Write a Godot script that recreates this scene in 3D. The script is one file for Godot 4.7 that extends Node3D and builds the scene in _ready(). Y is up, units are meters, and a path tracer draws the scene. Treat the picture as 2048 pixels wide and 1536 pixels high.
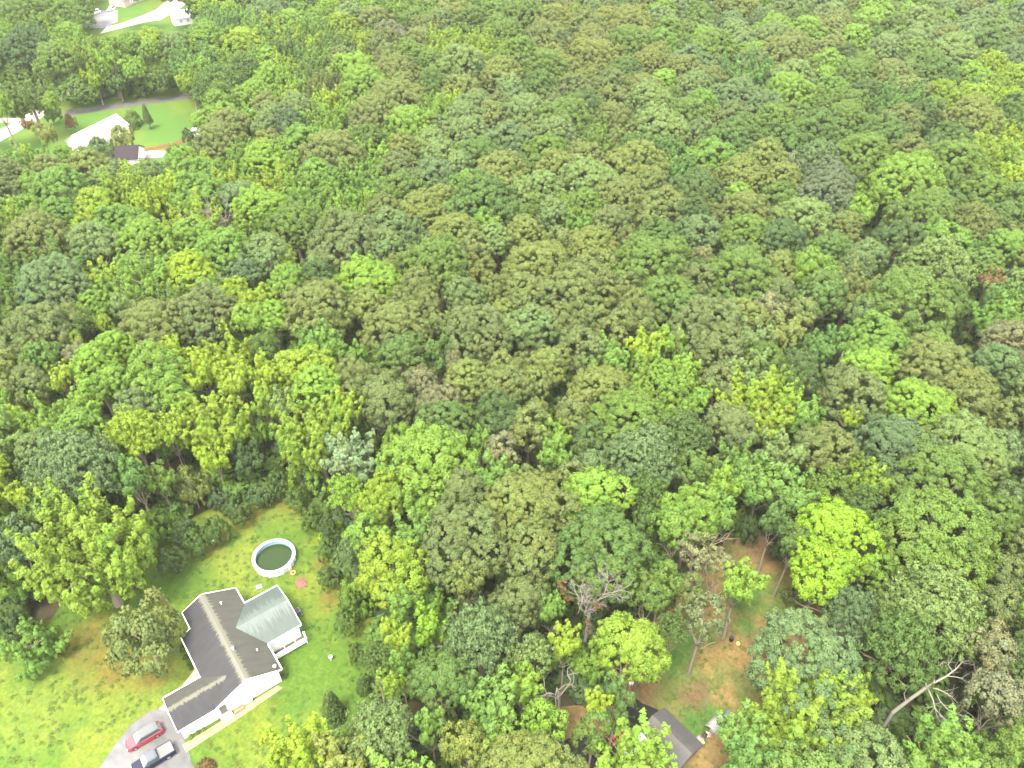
extends Node3D
# A wooded suburb seen from above: broadleaf forest, a house with lawn and pool, a dirt clearing with a shed, a street far behind.

class MB:                                                   # collects triangles, then commits them as one mesh
	var v := PackedVector3Array()
	var n := PackedVector3Array()
	var c := PackedColorArray()
	var u := PackedVector2Array()
	var col := Color.WHITE
	func tri(a: Vector3, b: Vector3, d: Vector3, nn = null) -> void:
		var g := (d - a).cross(b - a)
		if g.length_squared() < 1e-14: return
		g = g.normalized()
		for p in [a, b, d]:
			v.append(p); n.append(g); c.append(col); u.append(Vector2(p.x, p.z))
	func quad(a: Vector3, b: Vector3, d: Vector3, e: Vector3) -> void:   # clockwise seen from the front
		tri(a, b, d); tri(a, d, e)
	func quad_uv(a: Vector3, b: Vector3, d: Vector3, e: Vector3, ua: Vector2, ub: Vector2, ud: Vector2, ue: Vector2) -> void:
		var k := v.size()
		tri(a, b, d); tri(a, d, e)
		if u.size() - k == 6:
			u[k] = ua; u[k + 1] = ub; u[k + 2] = ud; u[k + 3] = ua; u[k + 4] = ud; u[k + 5] = ue
	func box(p: Vector3, s: Vector3, b := Basis.IDENTITY) -> void:
		var h := s * 0.5
		var q := []
		for k in 8:
			q.append(p + b * Vector3(h.x * (1 if k & 1 else -1), h.y * (1 if k & 2 else -1), h.z * (1 if k & 4 else -1)))
		quad(q[4], q[6], q[7], q[5])
		quad(q[1], q[3], q[2], q[0]); quad(q[0], q[2], q[6], q[4]); quad(q[5], q[7], q[3], q[1])
		quad(q[2], q[3], q[7], q[6]); quad(q[4], q[5], q[1], q[0])
	func tube(a: Vector3, b: Vector3, ra: float, rb: float, sides := 6) -> void:
		var ax := (b - a).normalized()
		var s := ax.cross(Vector3.UP if absf(ax.y) < 0.9 else Vector3.RIGHT).normalized()
		var t := ax.cross(s)
		for k in sides:
			var d0 := s * cos(TAU * k / sides) + t * sin(TAU * k / sides)
			var d1 := s * cos(TAU * (k + 1) / sides) + t * sin(TAU * (k + 1) / sides)
			var p := [a + d0 * ra, b + d0 * rb, b + d1 * rb, a + d1 * ra]
			var st := v.size()
			if (p[2] - p[0]).cross(p[1] - p[0]).dot(d0 + d1) > 0.0: quad(p[0], p[1], p[2], p[3])
			else: quad(p[3], p[2], p[1], p[0])
			for j in range(st, v.size()):
				var o := v[j] - (a + ax * (v[j] - a).dot(ax))
				if o.length() > 1e-4: n[j] = o.normalized()
	func cap(a: Vector3, ax: Vector3, r: float, sides := 12) -> void:
		var s := ax.cross(Vector3.UP if absf(ax.y) < 0.9 else Vector3.RIGHT).normalized()
		var t := ax.cross(s)
		for k in sides:
			var p0 := a + (s * cos(TAU * k / sides) + t * sin(TAU * k / sides)) * r
			var p1 := a + (s * cos(TAU * (k + 1) / sides) + t * sin(TAU * (k + 1) / sides)) * r
			if (p1 - a).cross(p0 - a).dot(ax) > 0: tri(a, p0, p1)
			else: tri(a, p1, p0)
	func prism(poly: PackedVector2Array, y0: float, y1: float) -> void:       # a plan outline between two heights
		var idx := Geometry2D.triangulate_polygon(poly)
		for k in range(0, idx.size(), 3):
			var a := poly[idx[k]]; var b := poly[idx[k + 1]]; var d := poly[idx[k + 2]]
			if (b - a).cross(d - a) < 0: var w := b; b = d; d = w
			tri(Vector3(a.x, y1, a.y), Vector3(b.x, y1, b.y), Vector3(d.x, y1, d.y))
			if y1 - y0 > 0.02: tri(Vector3(a.x, y0, a.y), Vector3(d.x, y0, d.y), Vector3(b.x, y0, b.y))
		if y1 - y0 > 0.02:
			var area := 0.0
			for k in poly.size(): area += poly[k].cross(poly[(k + 1) % poly.size()])
			var cw := area < 0.0
			for k in poly.size():
				var a := poly[k]; var b := poly[(k + 1) % poly.size()]
				if cw: var w := a; a = b; b = w
				quad(Vector3(a.x, y0, a.y), Vector3(b.x, y0, b.y), Vector3(b.x, y1, b.y), Vector3(a.x, y1, a.y))
	func side(poly: PackedVector2Array, z0: float, z1: float, b := Basis.IDENTITY, o := Vector3.ZERO) -> void:   # an x-y outline pushed along z
		var idx := Geometry2D.triangulate_polygon(poly)
		for k in range(0, idx.size(), 3):
			var q := []
			for j in 3: q.append(poly[idx[k + j]])
			if (q[1] - q[0]).cross(q[2] - q[0]) > 0: var w = q[1]; q[1] = q[2]; q[2] = w
			tri(o + b * Vector3(q[0].x, q[0].y, z1), o + b * Vector3(q[1].x, q[1].y, z1), o + b * Vector3(q[2].x, q[2].y, z1))
			tri(o + b * Vector3(q[0].x, q[0].y, z0), o + b * Vector3(q[2].x, q[2].y, z0), o + b * Vector3(q[1].x, q[1].y, z0))
		var area := 0.0
		for k in poly.size(): area += poly[k].cross(poly[(k + 1) % poly.size()])
		for k in poly.size():
			var p := poly[k]; var q := poly[(k + 1) % poly.size()]
			if area > 0: var w := p; p = q; q = w
			quad(o + b * Vector3(p.x, p.y, z1), o + b * Vector3(p.x, p.y, z0), o + b * Vector3(q.x, q.y, z0), o + b * Vector3(q.x, q.y, z1))
	func mesh() -> ArrayMesh:
		var a := []
		a.resize(Mesh.ARRAY_MAX)
		a[Mesh.ARRAY_VERTEX] = v; a[Mesh.ARRAY_NORMAL] = n; a[Mesh.ARRAY_COLOR] = c; a[Mesh.ARRAY_TEX_UV] = u
		var m := ArrayMesh.new()
		m.add_surface_from_arrays(Mesh.PRIMITIVE_TRIANGLES, a)
		return m

var taken := {}
var M := {}
var cam: Camera3D
var leaf := {}
var crowns := {}
var trunks := []
var placed := []
const TONE := 3

func numbered(called: String) -> String:
	var k: int = taken.get(called, 0)
	taken[called] = k + 1
	return called if k == 0 else "%s_%03d" % [called, k]

func tag(o: Node, label: String, category: String, group := "") -> Node:
	o.set_meta("label", label); o.set_meta("category", category)
	if group: o.set_meta("group", group)
	return o

func thing(called: String, label: String, category: String, at := Vector3.ZERO, turn := 0.0, group := "") -> Node3D:
	var o := Node3D.new()
	o.name = numbered(called)
	add_child(o)
	o.position = at; o.rotation.y = turn
	tag(o, label, category, group)
	return o

func obj(called: String, mb, m: Material, parent: Node = null) -> MeshInstance3D:
	var o := MeshInstance3D.new()
	o.mesh = mb.mesh() if mb is MB else mb
	o.material_override = m
	o.name = called if parent else numbered(called)
	if parent: parent.add_child(o, true)
	else: add_child(o)
	return o

func struct(called: String, mb, m: Material, parent: Node = null) -> MeshInstance3D:
	var o := obj(called, mb, m, parent)
	if parent == null: o.set_meta("kind", "structure")
	return o

func mat(lin: Color, rough := 0.8, spec := 0.4, metal := 0.0) -> StandardMaterial3D:
	var m := StandardMaterial3D.new()
	m.albedo_color = lin.linear_to_srgb()
	m.roughness = rough; m.metallic = metal; m.metallic_specular = spec
	return m

func vmat(rough := 0.9, spec := 0.25) -> StandardMaterial3D:
	var m := mat(Color.WHITE, rough, spec)
	m.vertex_color_use_as_albedo = true
	return m

func noise_tex(size: int, freq: float, dark: Color, light: Color, seed_ := 1, octaves := 4, as_normal := false) -> NoiseTexture2D:
	var f := FastNoiseLite.new()
	f.seed = seed_; f.frequency = freq; f.fractal_octaves = octaves
	f.noise_type = FastNoiseLite.TYPE_SIMPLEX_SMOOTH
	var t := NoiseTexture2D.new()
	t.width = size; t.height = size; t.seamless = true; t.noise = f
	if as_normal: t.as_normal_map = true; t.bump_strength = 6.0
	else:
		var g := Gradient.new()
		g.set_color(0, dark); g.set_color(1, light)
		t.color_ramp = g
	return t

func world_tex(m: StandardMaterial3D, t: Texture2D, scale: float) -> StandardMaterial3D:
	m.albedo_texture = t
	m.uv1_triplanar = true; m.uv1_world_triplanar = true
	m.uv1_scale = Vector3.ONE * scale
	return m

# ---------------------------------------------------------------- foliage
func sprays(mb: MB, at: Vector3, r: Vector3, out: Vector3, count: int, size: Vector2, rng: RandomNumberGenerator, base: Color, loose := 0.3) -> void:
	for k in count:
		var d := Vector3(rng.randfn(), rng.randfn(), rng.randfn()).normalized()
		if d.dot(out) < -0.25: d = (d - out * 2.0 * d.dot(out)).normalized()
		var p := at + d * r * rng.randf_range(1.0 - loose, 1.05)
		var nn := (d + out * 0.35 + Vector3.UP * 0.35 + Vector3(rng.randfn(), rng.randfn(), rng.randfn()) * 0.5).normalized()
		var along := nn.cross(Vector3(rng.randfn(), rng.randfn(), rng.randfn())).normalized()
		along = (along + d * 0.35 - Vector3.UP * 0.15).normalized()
		var across := nn.cross(along).normalized()
		var s := rng.randf_range(0.7, 1.3)
		var l := along * size.x * 0.5 * s
		var w := across * size.y * 0.5 * s
		var j := rng.randf_range(0.86, 1.14)
		var hue := rng.randf_range(-0.07, 0.07)
		var cc := Color(base.r * j * (1.0 + hue), base.g * j, base.b * j * (1.0 - hue))
		var a := p - l
		var b := p + w - nn * size.y * 0.14
		var e := p + l
		var f := p - w - nn * size.y * 0.14
		var soft := (nn * 0.75 + d * 0.35).normalized()
		var g := (e - a).cross(b - a)
		if g.dot(soft) < 0: var t := b; b = f; f = t
		for q in [a, b, e, a, e, f]:
			mb.v.append(q); mb.n.append(soft); mb.c.append(cc); mb.u.append(Vector2.ZERO)

func crown_round(seed_: int, R: float) -> ArrayMesh:        # a domed crown of broccoli-like tufts on several big limbs
	var rng := RandomNumberGenerator.new()
	rng.seed = seed_
	var mb := MB.new()
	var lobes := []
	var k := int(rng.randi_range(5, 7) * sqrt(R / 4.0))
	for i in k:
		var a := TAU * (i + rng.randf_range(-0.3, 0.3)) / k
		var far := rng.randf_range(0.44, 0.66) * R
		lobes.append([Vector3(cos(a) * far, rng.randf_range(-0.14, 0.2) * R, sin(a) * far), rng.randf_range(0.33, 0.46) * R])
	for i in int(4 * R / 5.0) + 1:
		var a := rng.randf() * TAU
		var far := rng.randf_range(0.05, 0.36) * R * (0.0 if i == 0 else 1.0)
		lobes.append([Vector3(cos(a) * far, rng.randf_range(0.22, 0.42) * R, sin(a) * far), rng.randf_range(0.36, 0.5) * R])
	for i in lobes.size():
		var c: Vector3 = lobes[i][0]
		var r: float = lobes[i][1]
		var tone := rng.randf_range(0.88, 1.12)
		var hue := rng.randf_range(0.9, 1.1)
		var m := int(4.0 * PI * r * r / 1.08)
		for j in m:
			var y := 1.0 - 2.0 * (j + 0.5) / m
			var a := j * 2.399963 + i
			var d := Vector3(sqrt(1 - y * y) * cos(a), y, sqrt(1 - y * y) * sin(a))
			d = (d + Vector3(rng.randfn(), rng.randfn(), rng.randfn()) * 0.14).normalized()
			if d.y < -0.6: continue
			var p := c + d * r * rng.randf_range(0.76, 1.2)
			var hidden := false
			for q in lobes.size():
				if q != i and p.distance_to(lobes[q][0]) < lobes[q][1] * 0.84: hidden = true
			if hidden or rng.randf() < 0.08: continue
			var t := tone * rng.randf_range(0.84, 1.16)
			var big := rng.randf_range(0.36, 0.66) if rng.randf() < 0.6 else rng.randf_range(0.6, 1.0)
			var w := hue * rng.randf_range(0.93, 1.07)
			sprays(mb, p, Vector3(big * rng.randf_range(0.8, 1.25), big * rng.randf_range(0.65, 1.0), big * rng.randf_range(0.8, 1.25)), d, int(84 * pow(big / 0.62, 1.5)), Vector2(0.3, 0.19), rng, Color(t * w, t, t * (2.0 - w)), 0.52)
	return mb.mesh()

func crown_ragged(seed_: int, R: float) -> ArrayMesh:       # upright limbs with pointed leafy plumes
	var rng := RandomNumberGenerator.new()
	rng.seed = seed_
	var mb := MB.new()
	var k := int(rng.randi_range(17, 21) * pow(R / 5.0, 1.3))
	for i in k:
		var a := i * 2.399963 + rng.randf_range(-0.4, 0.4)
		var s := sqrt((i + 0.5) / k)
		var root := Vector3(cos(a), 0, sin(a)) * s * 0.56 * R + Vector3(0, (-0.44 - s * 0.14) * R + rng.randf_range(-1.3, 0.8), 0)
		var lean := (Vector3(cos(a), 0, sin(a)) * s * rng.randf_range(0.4, 1.1) + Vector3.UP * rng.randf_range(0.7, 1.15)).normalized()
		var long := rng.randf_range(0.66, 1.16) * R * (1.12 - 0.35 * s)
		var steps := int(long / 0.5)
		var tone := rng.randf_range(0.86, 1.14)
		var hue := rng.randf_range(0.88, 1.12)
		for j in steps:
			var f := float(j) / steps
			var fat := rng.randf_range(0.8, 1.2) * lerpf(1.4, 0.35, pow(f, 1.2)) * (0.6 + 0.08 * R)
			for q in (3 if f < 0.5 else 2 if f < 0.8 else 1):
				var b := rng.randf() * TAU
				var dd := Vector3(cos(b), rng.randf_range(-0.2, 0.3), sin(b))
				var p := root + lean * long * f + dd * fat * (0.62 if f < 0.8 else 0.12)
				var t := tone * rng.randf_range(0.86, 1.14)
				var out := (dd * 0.6 + lean * 0.7).normalized()
				var w := rng.randf_range(0.34, 0.62) * lerpf(1.0, 0.75, f)
				sprays(mb, p, Vector3(w, w * 1.3, w), out, int(52 * w / 0.5), Vector2(0.4, 0.2), rng, Color(t * hue, t, t), 0.6)
	return mb.mesh()

func crown_feathery(seed_: int, R: float) -> ArrayMesh:               # spreading layers of fine sprays with twigs between
	var rng := RandomNumberGenerator.new()
	rng.seed = seed_
	var mb := MB.new()
	var n := int(70 * R * R / 25.0)
	for i in n:
		var a := i * 2.399963
		var s := sqrt((i + 0.5) / n)
		var c := Vector3(cos(a) * s * 0.86 * R, (1.0 - s * s) * 0.52 * R - 0.6 + rng.randf_range(-1.1, 0.7), sin(a) * s * 0.86 * R)
		var tone := rng.randf_range(0.86, 1.14)
		for j in 7:
			var p := c + Vector3(rng.randfn() * 0.7, rng.randfn() * 0.26, rng.randfn() * 0.7)
			var out := (Vector3(cos(a) * s, 0.75, sin(a) * s)).normalized()
			sprays(mb, p, Vector3(0.55, 0.28, 0.55), out, 24, Vector2(0.36, 0.2), rng, Color(tone, tone, tone), 0.8)
	return mb.mesh()

func crown_sparse(seed_: int) -> ArrayMesh:
	var rng := RandomNumberGenerator.new()
	rng.seed = seed_
	var mb := MB.new()
	for i in 60:
		var d := Vector3(rng.randfn(), rng.randf_range(-0.6, 1.3), rng.randfn()).normalized()
		var p := d * Vector3(4.4, 3.4, 4.4) * rng.randf_range(0.45, 1.0)
		sprays(mb, p, Vector3(0.8, 0.5, 0.8), d, 40, Vector2(0.42, 0.26), rng, Color(1, 1, 1) * rng.randf_range(0.85, 1.15), 0.7)
	return mb.mesh()

func crown_cone(seed_: int) -> ArrayMesh:                   # a dense evergreen, 5 m in radius and 22 m tall before scaling
	var rng := RandomNumberGenerator.new()
	rng.seed = seed_
	var mb := MB.new()
	for i in 330:
		var f := (i + 0.5) / 330.0
		f = 1.0 - sqrt(1.0 - f)
		var a := i * 2.399963
		var r := 4.6 * pow(1.0 - f, 0.75) * rng.randf_range(0.72, 1.08)
		var p := Vector3(cos(a) * r, -10.0 + f * 20.0, sin(a) * r)
		var out := Vector3(cos(a), 0.45, sin(a)).normalized()
		var t := rng.randf_range(0.8, 1.2)
		sprays(mb, p, Vector3(0.95, 1.3, 0.95), out, 30, Vector2(0.8, 0.36), rng, Color(t, t, t), 0.5)
	return mb.mesh()

func limb(mb: MB, p: Vector3, d: Vector3, long: float, r: float, depth: int, rng: RandomNumberGenerator, bend: float, kids: int) -> void:
	var q := p
	var dir := d
	var n := 3
	for k in n:
		var to := q + dir * long / n
		mb.tube(q, to, r * lerpf(1.0, 0.55, float(k) / n), r * lerpf(1.0, 0.55, float(k + 1) / n), 6 if depth > 1 else 4)
		q = to
		dir = (dir + Vector3(rng.randfn(), rng.randfn() * 0.6, rng.randfn()) * bend).normalized()
		if depth > 0 and k > 0 or depth > 1:
			for j in (kids if k == n - 1 else 1):
				var side := Vector3(rng.randfn(), rng.randfn() * 0.5 + 0.25, rng.randfn()).normalized()
				limb(mb, q, (dir * 0.75 + side * 0.75).normalized(), long * rng.randf_range(0.5, 0.72), r * 0.5, depth - 1, rng, bend, kids)

func trunk_mesh(seed_: int) -> ArrayMesh:                   # a 20 m tree's bole and main limbs
	var rng := RandomNumberGenerator.new()
	rng.seed = seed_
	var mb := MB.new()
	var fork := rng.randf_range(7.5, 9.5)
	var lean := Vector3(rng.randf_range(-0.5, 0.5), 0, rng.randf_range(-0.5, 0.5))
	var prev := Vector3.ZERO
	for k in 4:
		var f := (k + 1) / 4.0
		var at := Vector3(lean.x * f, fork * f, lean.z * f)
		mb.tube(prev, at, lerpf(0.42, 0.27, k / 4.0) * (1.25 if k == 0 else 1.0), lerpf(0.42, 0.27, f), 8)
		prev = at
	for k in 6:
		var a := TAU * k / 6 + rng.randf_range(-0.3, 0.3)
		var d := Vector3(cos(a) * rng.randf_range(0.4, 0.8), 1.0, sin(a) * rng.randf_range(0.4, 0.8)).normalized()
		limb(mb, prev, d, rng.randf_range(3.2, 4.4), 0.15, 1, rng, 0.14, 2)
	return mb.mesh()

# ---------------------------------------------------------------- ground
func blob(p: Vector2, at: Vector2, r: float, rough: float) -> float:
	return clampf(1.35 - p.distance_to(at) / r + rough * 0.55, 0.0, 1.0)

func soil_noise(freq: float, seed_: int) -> FastNoiseLite:
	var f := FastNoiseLite.new()
	f.seed = seed_; f.frequency = freq; f.fractal_octaves = 4
	f.noise_type = FastNoiseLite.TYPE_SIMPLEX_SMOOTH
	return f

func ground_patch(called: String, poly: PackedVector2Array, y: float, cell: float, tint: Callable, m: Material) -> void:
	var mb := MB.new()
	var lo := poly[0]; var hi := poly[0]
	for p in poly:
		lo = lo.min(p); hi = hi.max(p)
	var nx := int(ceil((hi.x - lo.x) / cell)); var nz := int(ceil((hi.y - lo.y) / cell))
	for i in nx:
		for j in nz:
			var a := lo + Vector2(i, j) * cell
			var sq := PackedVector2Array([a, a + Vector2(cell, 0), a + Vector2(cell, cell), a + Vector2(0, cell)])
			for piece in Geometry2D.intersect_polygons(sq, poly):
				if piece.size() < 3: continue
				var area := 0.0
				for k in piece.size(): area += piece[k].cross(piece[(k + 1) % piece.size()])
				var pts := piece
				if area < 0: pts.reverse()
				for k in range(1, pts.size() - 1):
					var st := mb.v.size()
					mb.tri(Vector3(pts[0].x, y, pts[0].y), Vector3(pts[k].x, y, pts[k].y), Vector3(pts[k + 1].x, y, pts[k + 1].y))
					for q in range(st, mb.v.size()): mb.c[q] = tint.call(Vector2(mb.v[q].x, mb.v[q].z))
	struct(called, mb, m)

func ragged(poly: PackedVector2Array, step: float, amount: float, seed_: int) -> PackedVector2Array:   # an outline made natural
	var f := soil_noise(0.16, seed_)
	var out := PackedVector2Array()
	for k in poly.size():
		var a := poly[k]; var b := poly[(k + 1) % poly.size()]
		var n := maxi(1, int(a.distance_to(b) / step))
		var side := (b - a).orthogonal().normalized()
		for j in n:
			var p := a.lerp(b, float(j) / n)
			out.append(p + side * f.get_noise_2d(p.x, p.y) * amount)
	return out

var n_low: FastNoiseLite
var n_mid: FastNoiseLite
var n_hi: FastNoiseLite

func lawn_tint(p: Vector2) -> Color:
	var a := n_low.get_noise_2d(p.x, p.y)
	var b := n_mid.get_noise_2d(p.x, p.y)
	var h := n_hi.get_noise_2d(p.x, p.y)
	var c := Color(0.06192, 0.1101, 0.01892).lerp(Color(0.1049, 0.1333, 0.02236), smoothstep(-0.35, 0.4, a + b * 0.5))
	for s in [[-67.0, -58.4, 9.0], [-41.8, -93.0, 5.0], [-46.0, -81.0, 6.0], [-52.0, -57.0, 6.0]]:
		c = c.lerp(Color(0.1075, 0.1376, 0.0258), 0.7 * blob(p, Vector2(s[0], s[1]), s[2], b))
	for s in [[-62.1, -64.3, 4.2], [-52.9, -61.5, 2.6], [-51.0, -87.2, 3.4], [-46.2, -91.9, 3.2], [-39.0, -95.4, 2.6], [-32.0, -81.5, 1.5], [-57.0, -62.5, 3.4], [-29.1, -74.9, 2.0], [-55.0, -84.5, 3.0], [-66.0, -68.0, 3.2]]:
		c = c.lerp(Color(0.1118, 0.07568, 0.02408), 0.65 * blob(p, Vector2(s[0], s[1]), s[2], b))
	var g := n_mid.get_noise_2d(p.x * 3.7 + 50, p.y * 3.7)
	return Color(c.r * (1 + h * 0.3 + g * 0.22), c.g * (1 + h * 0.26 + g * 0.12), c.b * (1 + h * 0.2))

func clearing_tint(p: Vector2) -> Color:
	var a := n_low.get_noise_2d(p.x + 90, p.y)
	var b := n_mid.get_noise_2d(p.x, p.y + 40)
	var h := n_hi.get_noise_2d(p.x, p.y)
	var c := Color(0.175, 0.122, 0.05).lerp(Color(0.105, 0.075, 0.036), smoothstep(-0.2, 0.5, b + a * 0.4))
	c = c.lerp(Color(0.1, 0.115, 0.035), 0.85 * smoothstep(-0.1, 0.3, b * 0.6 - a))
	for s in [[24.1, -63.8, 3.6], [28.2, -55.9, 2.4], [26.3, -54.2, 2.4], [38.1, -75.4, 4.0], [26.4, -67.0, 3.4], [36.5, -69.9, 2.2], [14.0, -47.0, 3.0]]:
		c = c.lerp(Color(0.05, 0.11, 0.026), 0.9 * blob(p, Vector2(s[0], s[1]), s[2], b))
	for s in [[26.8, -58.4, 2.2], [41.6, -86.5, 6.0], [18.4, -60.4, 2.4]]:
		c = c.lerp(Color(0.12, 0.07, 0.045), 0.8 * blob(p, Vector2(s[0], s[1]), s[2], b))
	return Color(c.r * (1 + h * 0.3), c.g * (1 + h * 0.3), c.b * (1 + h * 0.3))

func far_lawn_tint(p: Vector2) -> Color:
	var a := n_low.get_noise_2d(p.x, p.y)
	var b := n_mid.get_noise_2d(p.x, p.y)
	return Color(0.0595, 0.119, 0.0238).lerp(Color(0.08925, 0.1275, 0.0272), smoothstep(-0.3, 0.4, a + b * 0.4))

func litter_tint(p: Vector2) -> Color:
	var a := n_low.get_noise_2d(p.x, p.y)
	return Color(0.06, 0.045, 0.028).lerp(Color(0.03, 0.05, 0.02), smoothstep(-0.4, 0.4, a))

func plain(c: Color, spread := 0.15) -> Callable:
	return func(p: Vector2) -> Color: return c * (1.0 + spread * (n_mid.get_noise_2d(p.x, p.y) + n_hi.get_noise_2d(p.x, p.y)))

const YARD := [Vector2(-39.9, -99.3), Vector2(-34.4, -94.3), Vector2(-30.0, -84.3), Vector2(-24.6, -76.3), Vector2(-20.5, -69.0), Vector2(-18.9, -62.3), Vector2(-20.2, -55.4), Vector2(-24.8, -49.0), Vector2(-29.9, -36.4), Vector2(-79.9, -36.4), Vector2(-88.9, -65.6), Vector2(-76.9, -66.9), Vector2(-70.0, -74.4), Vector2(-60.7, -76.3), Vector2(-61.8, -85.4), Vector2(-54.4, -93.0), Vector2(-47.1, -97.0)]
const CLEARING := [Vector2(41.8, -90.8), Vector2(45.7, -85.4), Vector2(48.3, -76.3), Vector2(51.7, -69.0), Vector2(47.8, -59.2), Vector2(37.9, -54.6), Vector2(33.4, -50.4), Vector2(30.0, -39.8), Vector2(8.2, -39.8), Vector2(3.8, -47.7), Vector2(5.4, -54.6), Vector2(13.4, -59.0), Vector2(19.1, -64.1), Vector2(24.5, -74.4), Vector2(35.5, -85.4)]
const FAR_LAWN := [Vector2(-195.0, -262.0), Vector2(-182.0, -292.3), Vector2(-162.0, -300.0), Vector2(-149.8, -282.0), Vector2(-114.3, -300.0), Vector2(-100.0, -278.2), Vector2(-92.0, -241.4), Vector2(-100.0, -226.7), Vector2(-130.0, -224.7), Vector2(-180.0, -222.0)]
const TOP_LAWN := [Vector2(-236.0, -455.0), Vector2(-140.0, -455.0), Vector2(-128.0, -361.4), Vector2(-140.4, -334.8), Vector2(-182.6, -337.9), Vector2(-206.1, -375.3)]

func build_ground() -> void:
	var tex := noise_tex(1024, 0.02, Color(0.8, 0.8, 0.8), Color(1, 1, 1), 5, 6)
	var gm := world_tex(vmat(0.95, 0.15), tex, 0.07)
	M.ground = gm
	ground_patch("forest_floor", PackedVector2Array([Vector2(-900, 60), Vector2(900, 60), Vector2(900, -1300), Vector2(-900, -1300)]), -0.06, 12.0, litter_tint, gm)
	ground_patch("lawn", ragged(PackedVector2Array(YARD), 2.0, 1.6, 3), 0.0, 0.7, lawn_tint, gm)
	ground_patch("dirt_clearing", ragged(PackedVector2Array(CLEARING), 2.0, 1.8, 4), 0.0, 0.6, clearing_tint, gm)
	ground_patch("neighbour_lawn", ragged(PackedVector2Array(FAR_LAWN), 3.0, 2.0, 8), 0.0, 2.0, far_lawn_tint, gm)
	ground_patch("distant_lawn", PackedVector2Array(TOP_LAWN), 0.0, 3.0, far_lawn_tint, gm)
	# the paved pieces: each a slab with an edge of its own
	var asphalt := world_tex(vmat(0.9, 0.3), noise_tex(512, 0.03, Color(0.72, 0.72, 0.72), Color(1, 1, 1), 11), 0.5)
	var drive := PackedVector2Array()
	for q in [Vector2(-5.0, 0.9), Vector2(-6.2, -0.9), Vector2(-8.2, -1.3), Vector2(-10.6, -0.8), Vector2(-13.0, 0.6), Vector2(-17.0, 3.6), Vector2(-24.0, 8.0), Vector2(-24.0, 17.0), Vector2(-5.6, 17.0), Vector2(-5.4, 9.4), Vector2(-5.15, 6.9)]:
		var w := at_house(Vector3(q.x, 0, q.y))
		drive.append(Vector2(w.x, w.z))
	ground_patch("driveway", drive, 0.03, 0.8, plain(Color(0.125, 0.123, 0.126), 0.35), asphalt)
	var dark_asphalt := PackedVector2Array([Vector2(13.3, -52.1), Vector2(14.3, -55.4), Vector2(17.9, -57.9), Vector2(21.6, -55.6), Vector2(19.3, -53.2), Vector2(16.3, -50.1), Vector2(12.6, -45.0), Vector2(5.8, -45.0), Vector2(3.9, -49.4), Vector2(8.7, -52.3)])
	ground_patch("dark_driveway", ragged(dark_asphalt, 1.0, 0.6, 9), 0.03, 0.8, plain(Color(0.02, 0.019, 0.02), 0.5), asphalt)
	var concrete := world_tex(vmat(0.85, 0.3), noise_tex(256, 0.04, Color(0.85, 0.84, 0.82), Color(1, 1, 1), 12), 0.4)
	ground_patch("road", PackedVector2Array([Vector2(-156, -273), Vector2(-135.0, -281.6), Vector2(-104.0, -293.5), Vector2(-102.7, -289.0), Vector2(-133.5, -277.2), Vector2(-154, -268)]), 0.03, 3.0, plain(Color(0.075, 0.073, 0.076)), concrete)
	ground_patch("road", PackedVector2Array([Vector2(-190, -225), Vector2(-174.0, -247.0), Vector2(-167.7, -266.1), Vector2(-166.5, -287.5), Vector2(-166.2, -299), Vector2(-161.5, -297), Vector2(-160.0, -278.2), Vector2(-161.3, -265.0), Vector2(-168.0, -240.0), Vector2(-180, -221)]), 0.03, 3.0, plain(Color(0.3, 0.29, 0.27)), concrete)
	ground_patch("path", PackedVector2Array([Vector2(-192.1, -263.0), Vector2(-173.2, -266.6), Vector2(-166.3, -266.2), Vector2(-166.1, -262.7), Vector2(-173.0, -262.6), Vector2(-190.0, -258.0)]), 0.05, 3.0, plain(Color(0.3, 0.29, 0.27)), concrete)
	ground_patch("road", PackedVector2Array([Vector2(-176.8, -366.0), Vector2(-172.8, -369.6), Vector2(-168.1, -378.8), Vector2(-163.6, -390.6), Vector2(-163.2, -410.0), Vector2(-166.5, -450.0), Vector2(-153.5, -450.0), Vector2(-152.0, -405), Vector2(-153.4, -388.7), Vector2(-156.6, -374.9), Vector2(-161.6, -372.8), Vector2(-169.5, -364), Vector2(-176, -356)]), 0.03, 3.0, plain(Color(0.3, 0.29, 0.27)), concrete)
	ground_patch("parking_pad", PackedVector2Array([Vector2(-193.0, -377.7), Vector2(-190.5, -389.7), Vector2(-181.2, -390.6), Vector2(-174.4, -372.6), Vector2(-177.4, -363.7), Vector2(-185, -364.0)]), 0.045, 3.0, plain(Color(0.17, 0.165, 0.18)), concrete)
	ground_patch("driveway", PackedVector2Array([Vector2(-119.3, -238.7), Vector2(-114.7, -241.2), Vector2(-109.7, -240.6), Vector2(-109.3, -235.8), Vector2(-116.7, -235.1)]), 0.03, 2.0, plain(Color(0.2, 0.18, 0.18)), concrete)
	ground_patch("clay_bank", PackedVector2Array([Vector2(-119.0, -241.6), Vector2(-111.7, -245.6), Vector2(-105.5, -250.6), Vector2(-104.2, -248.4), Vector2(-110.8, -243.1), Vector2(-118, -239.8)]), 0.05, 1.5, plain(Color(0.13, 0.06, 0.035)), gm)
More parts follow.
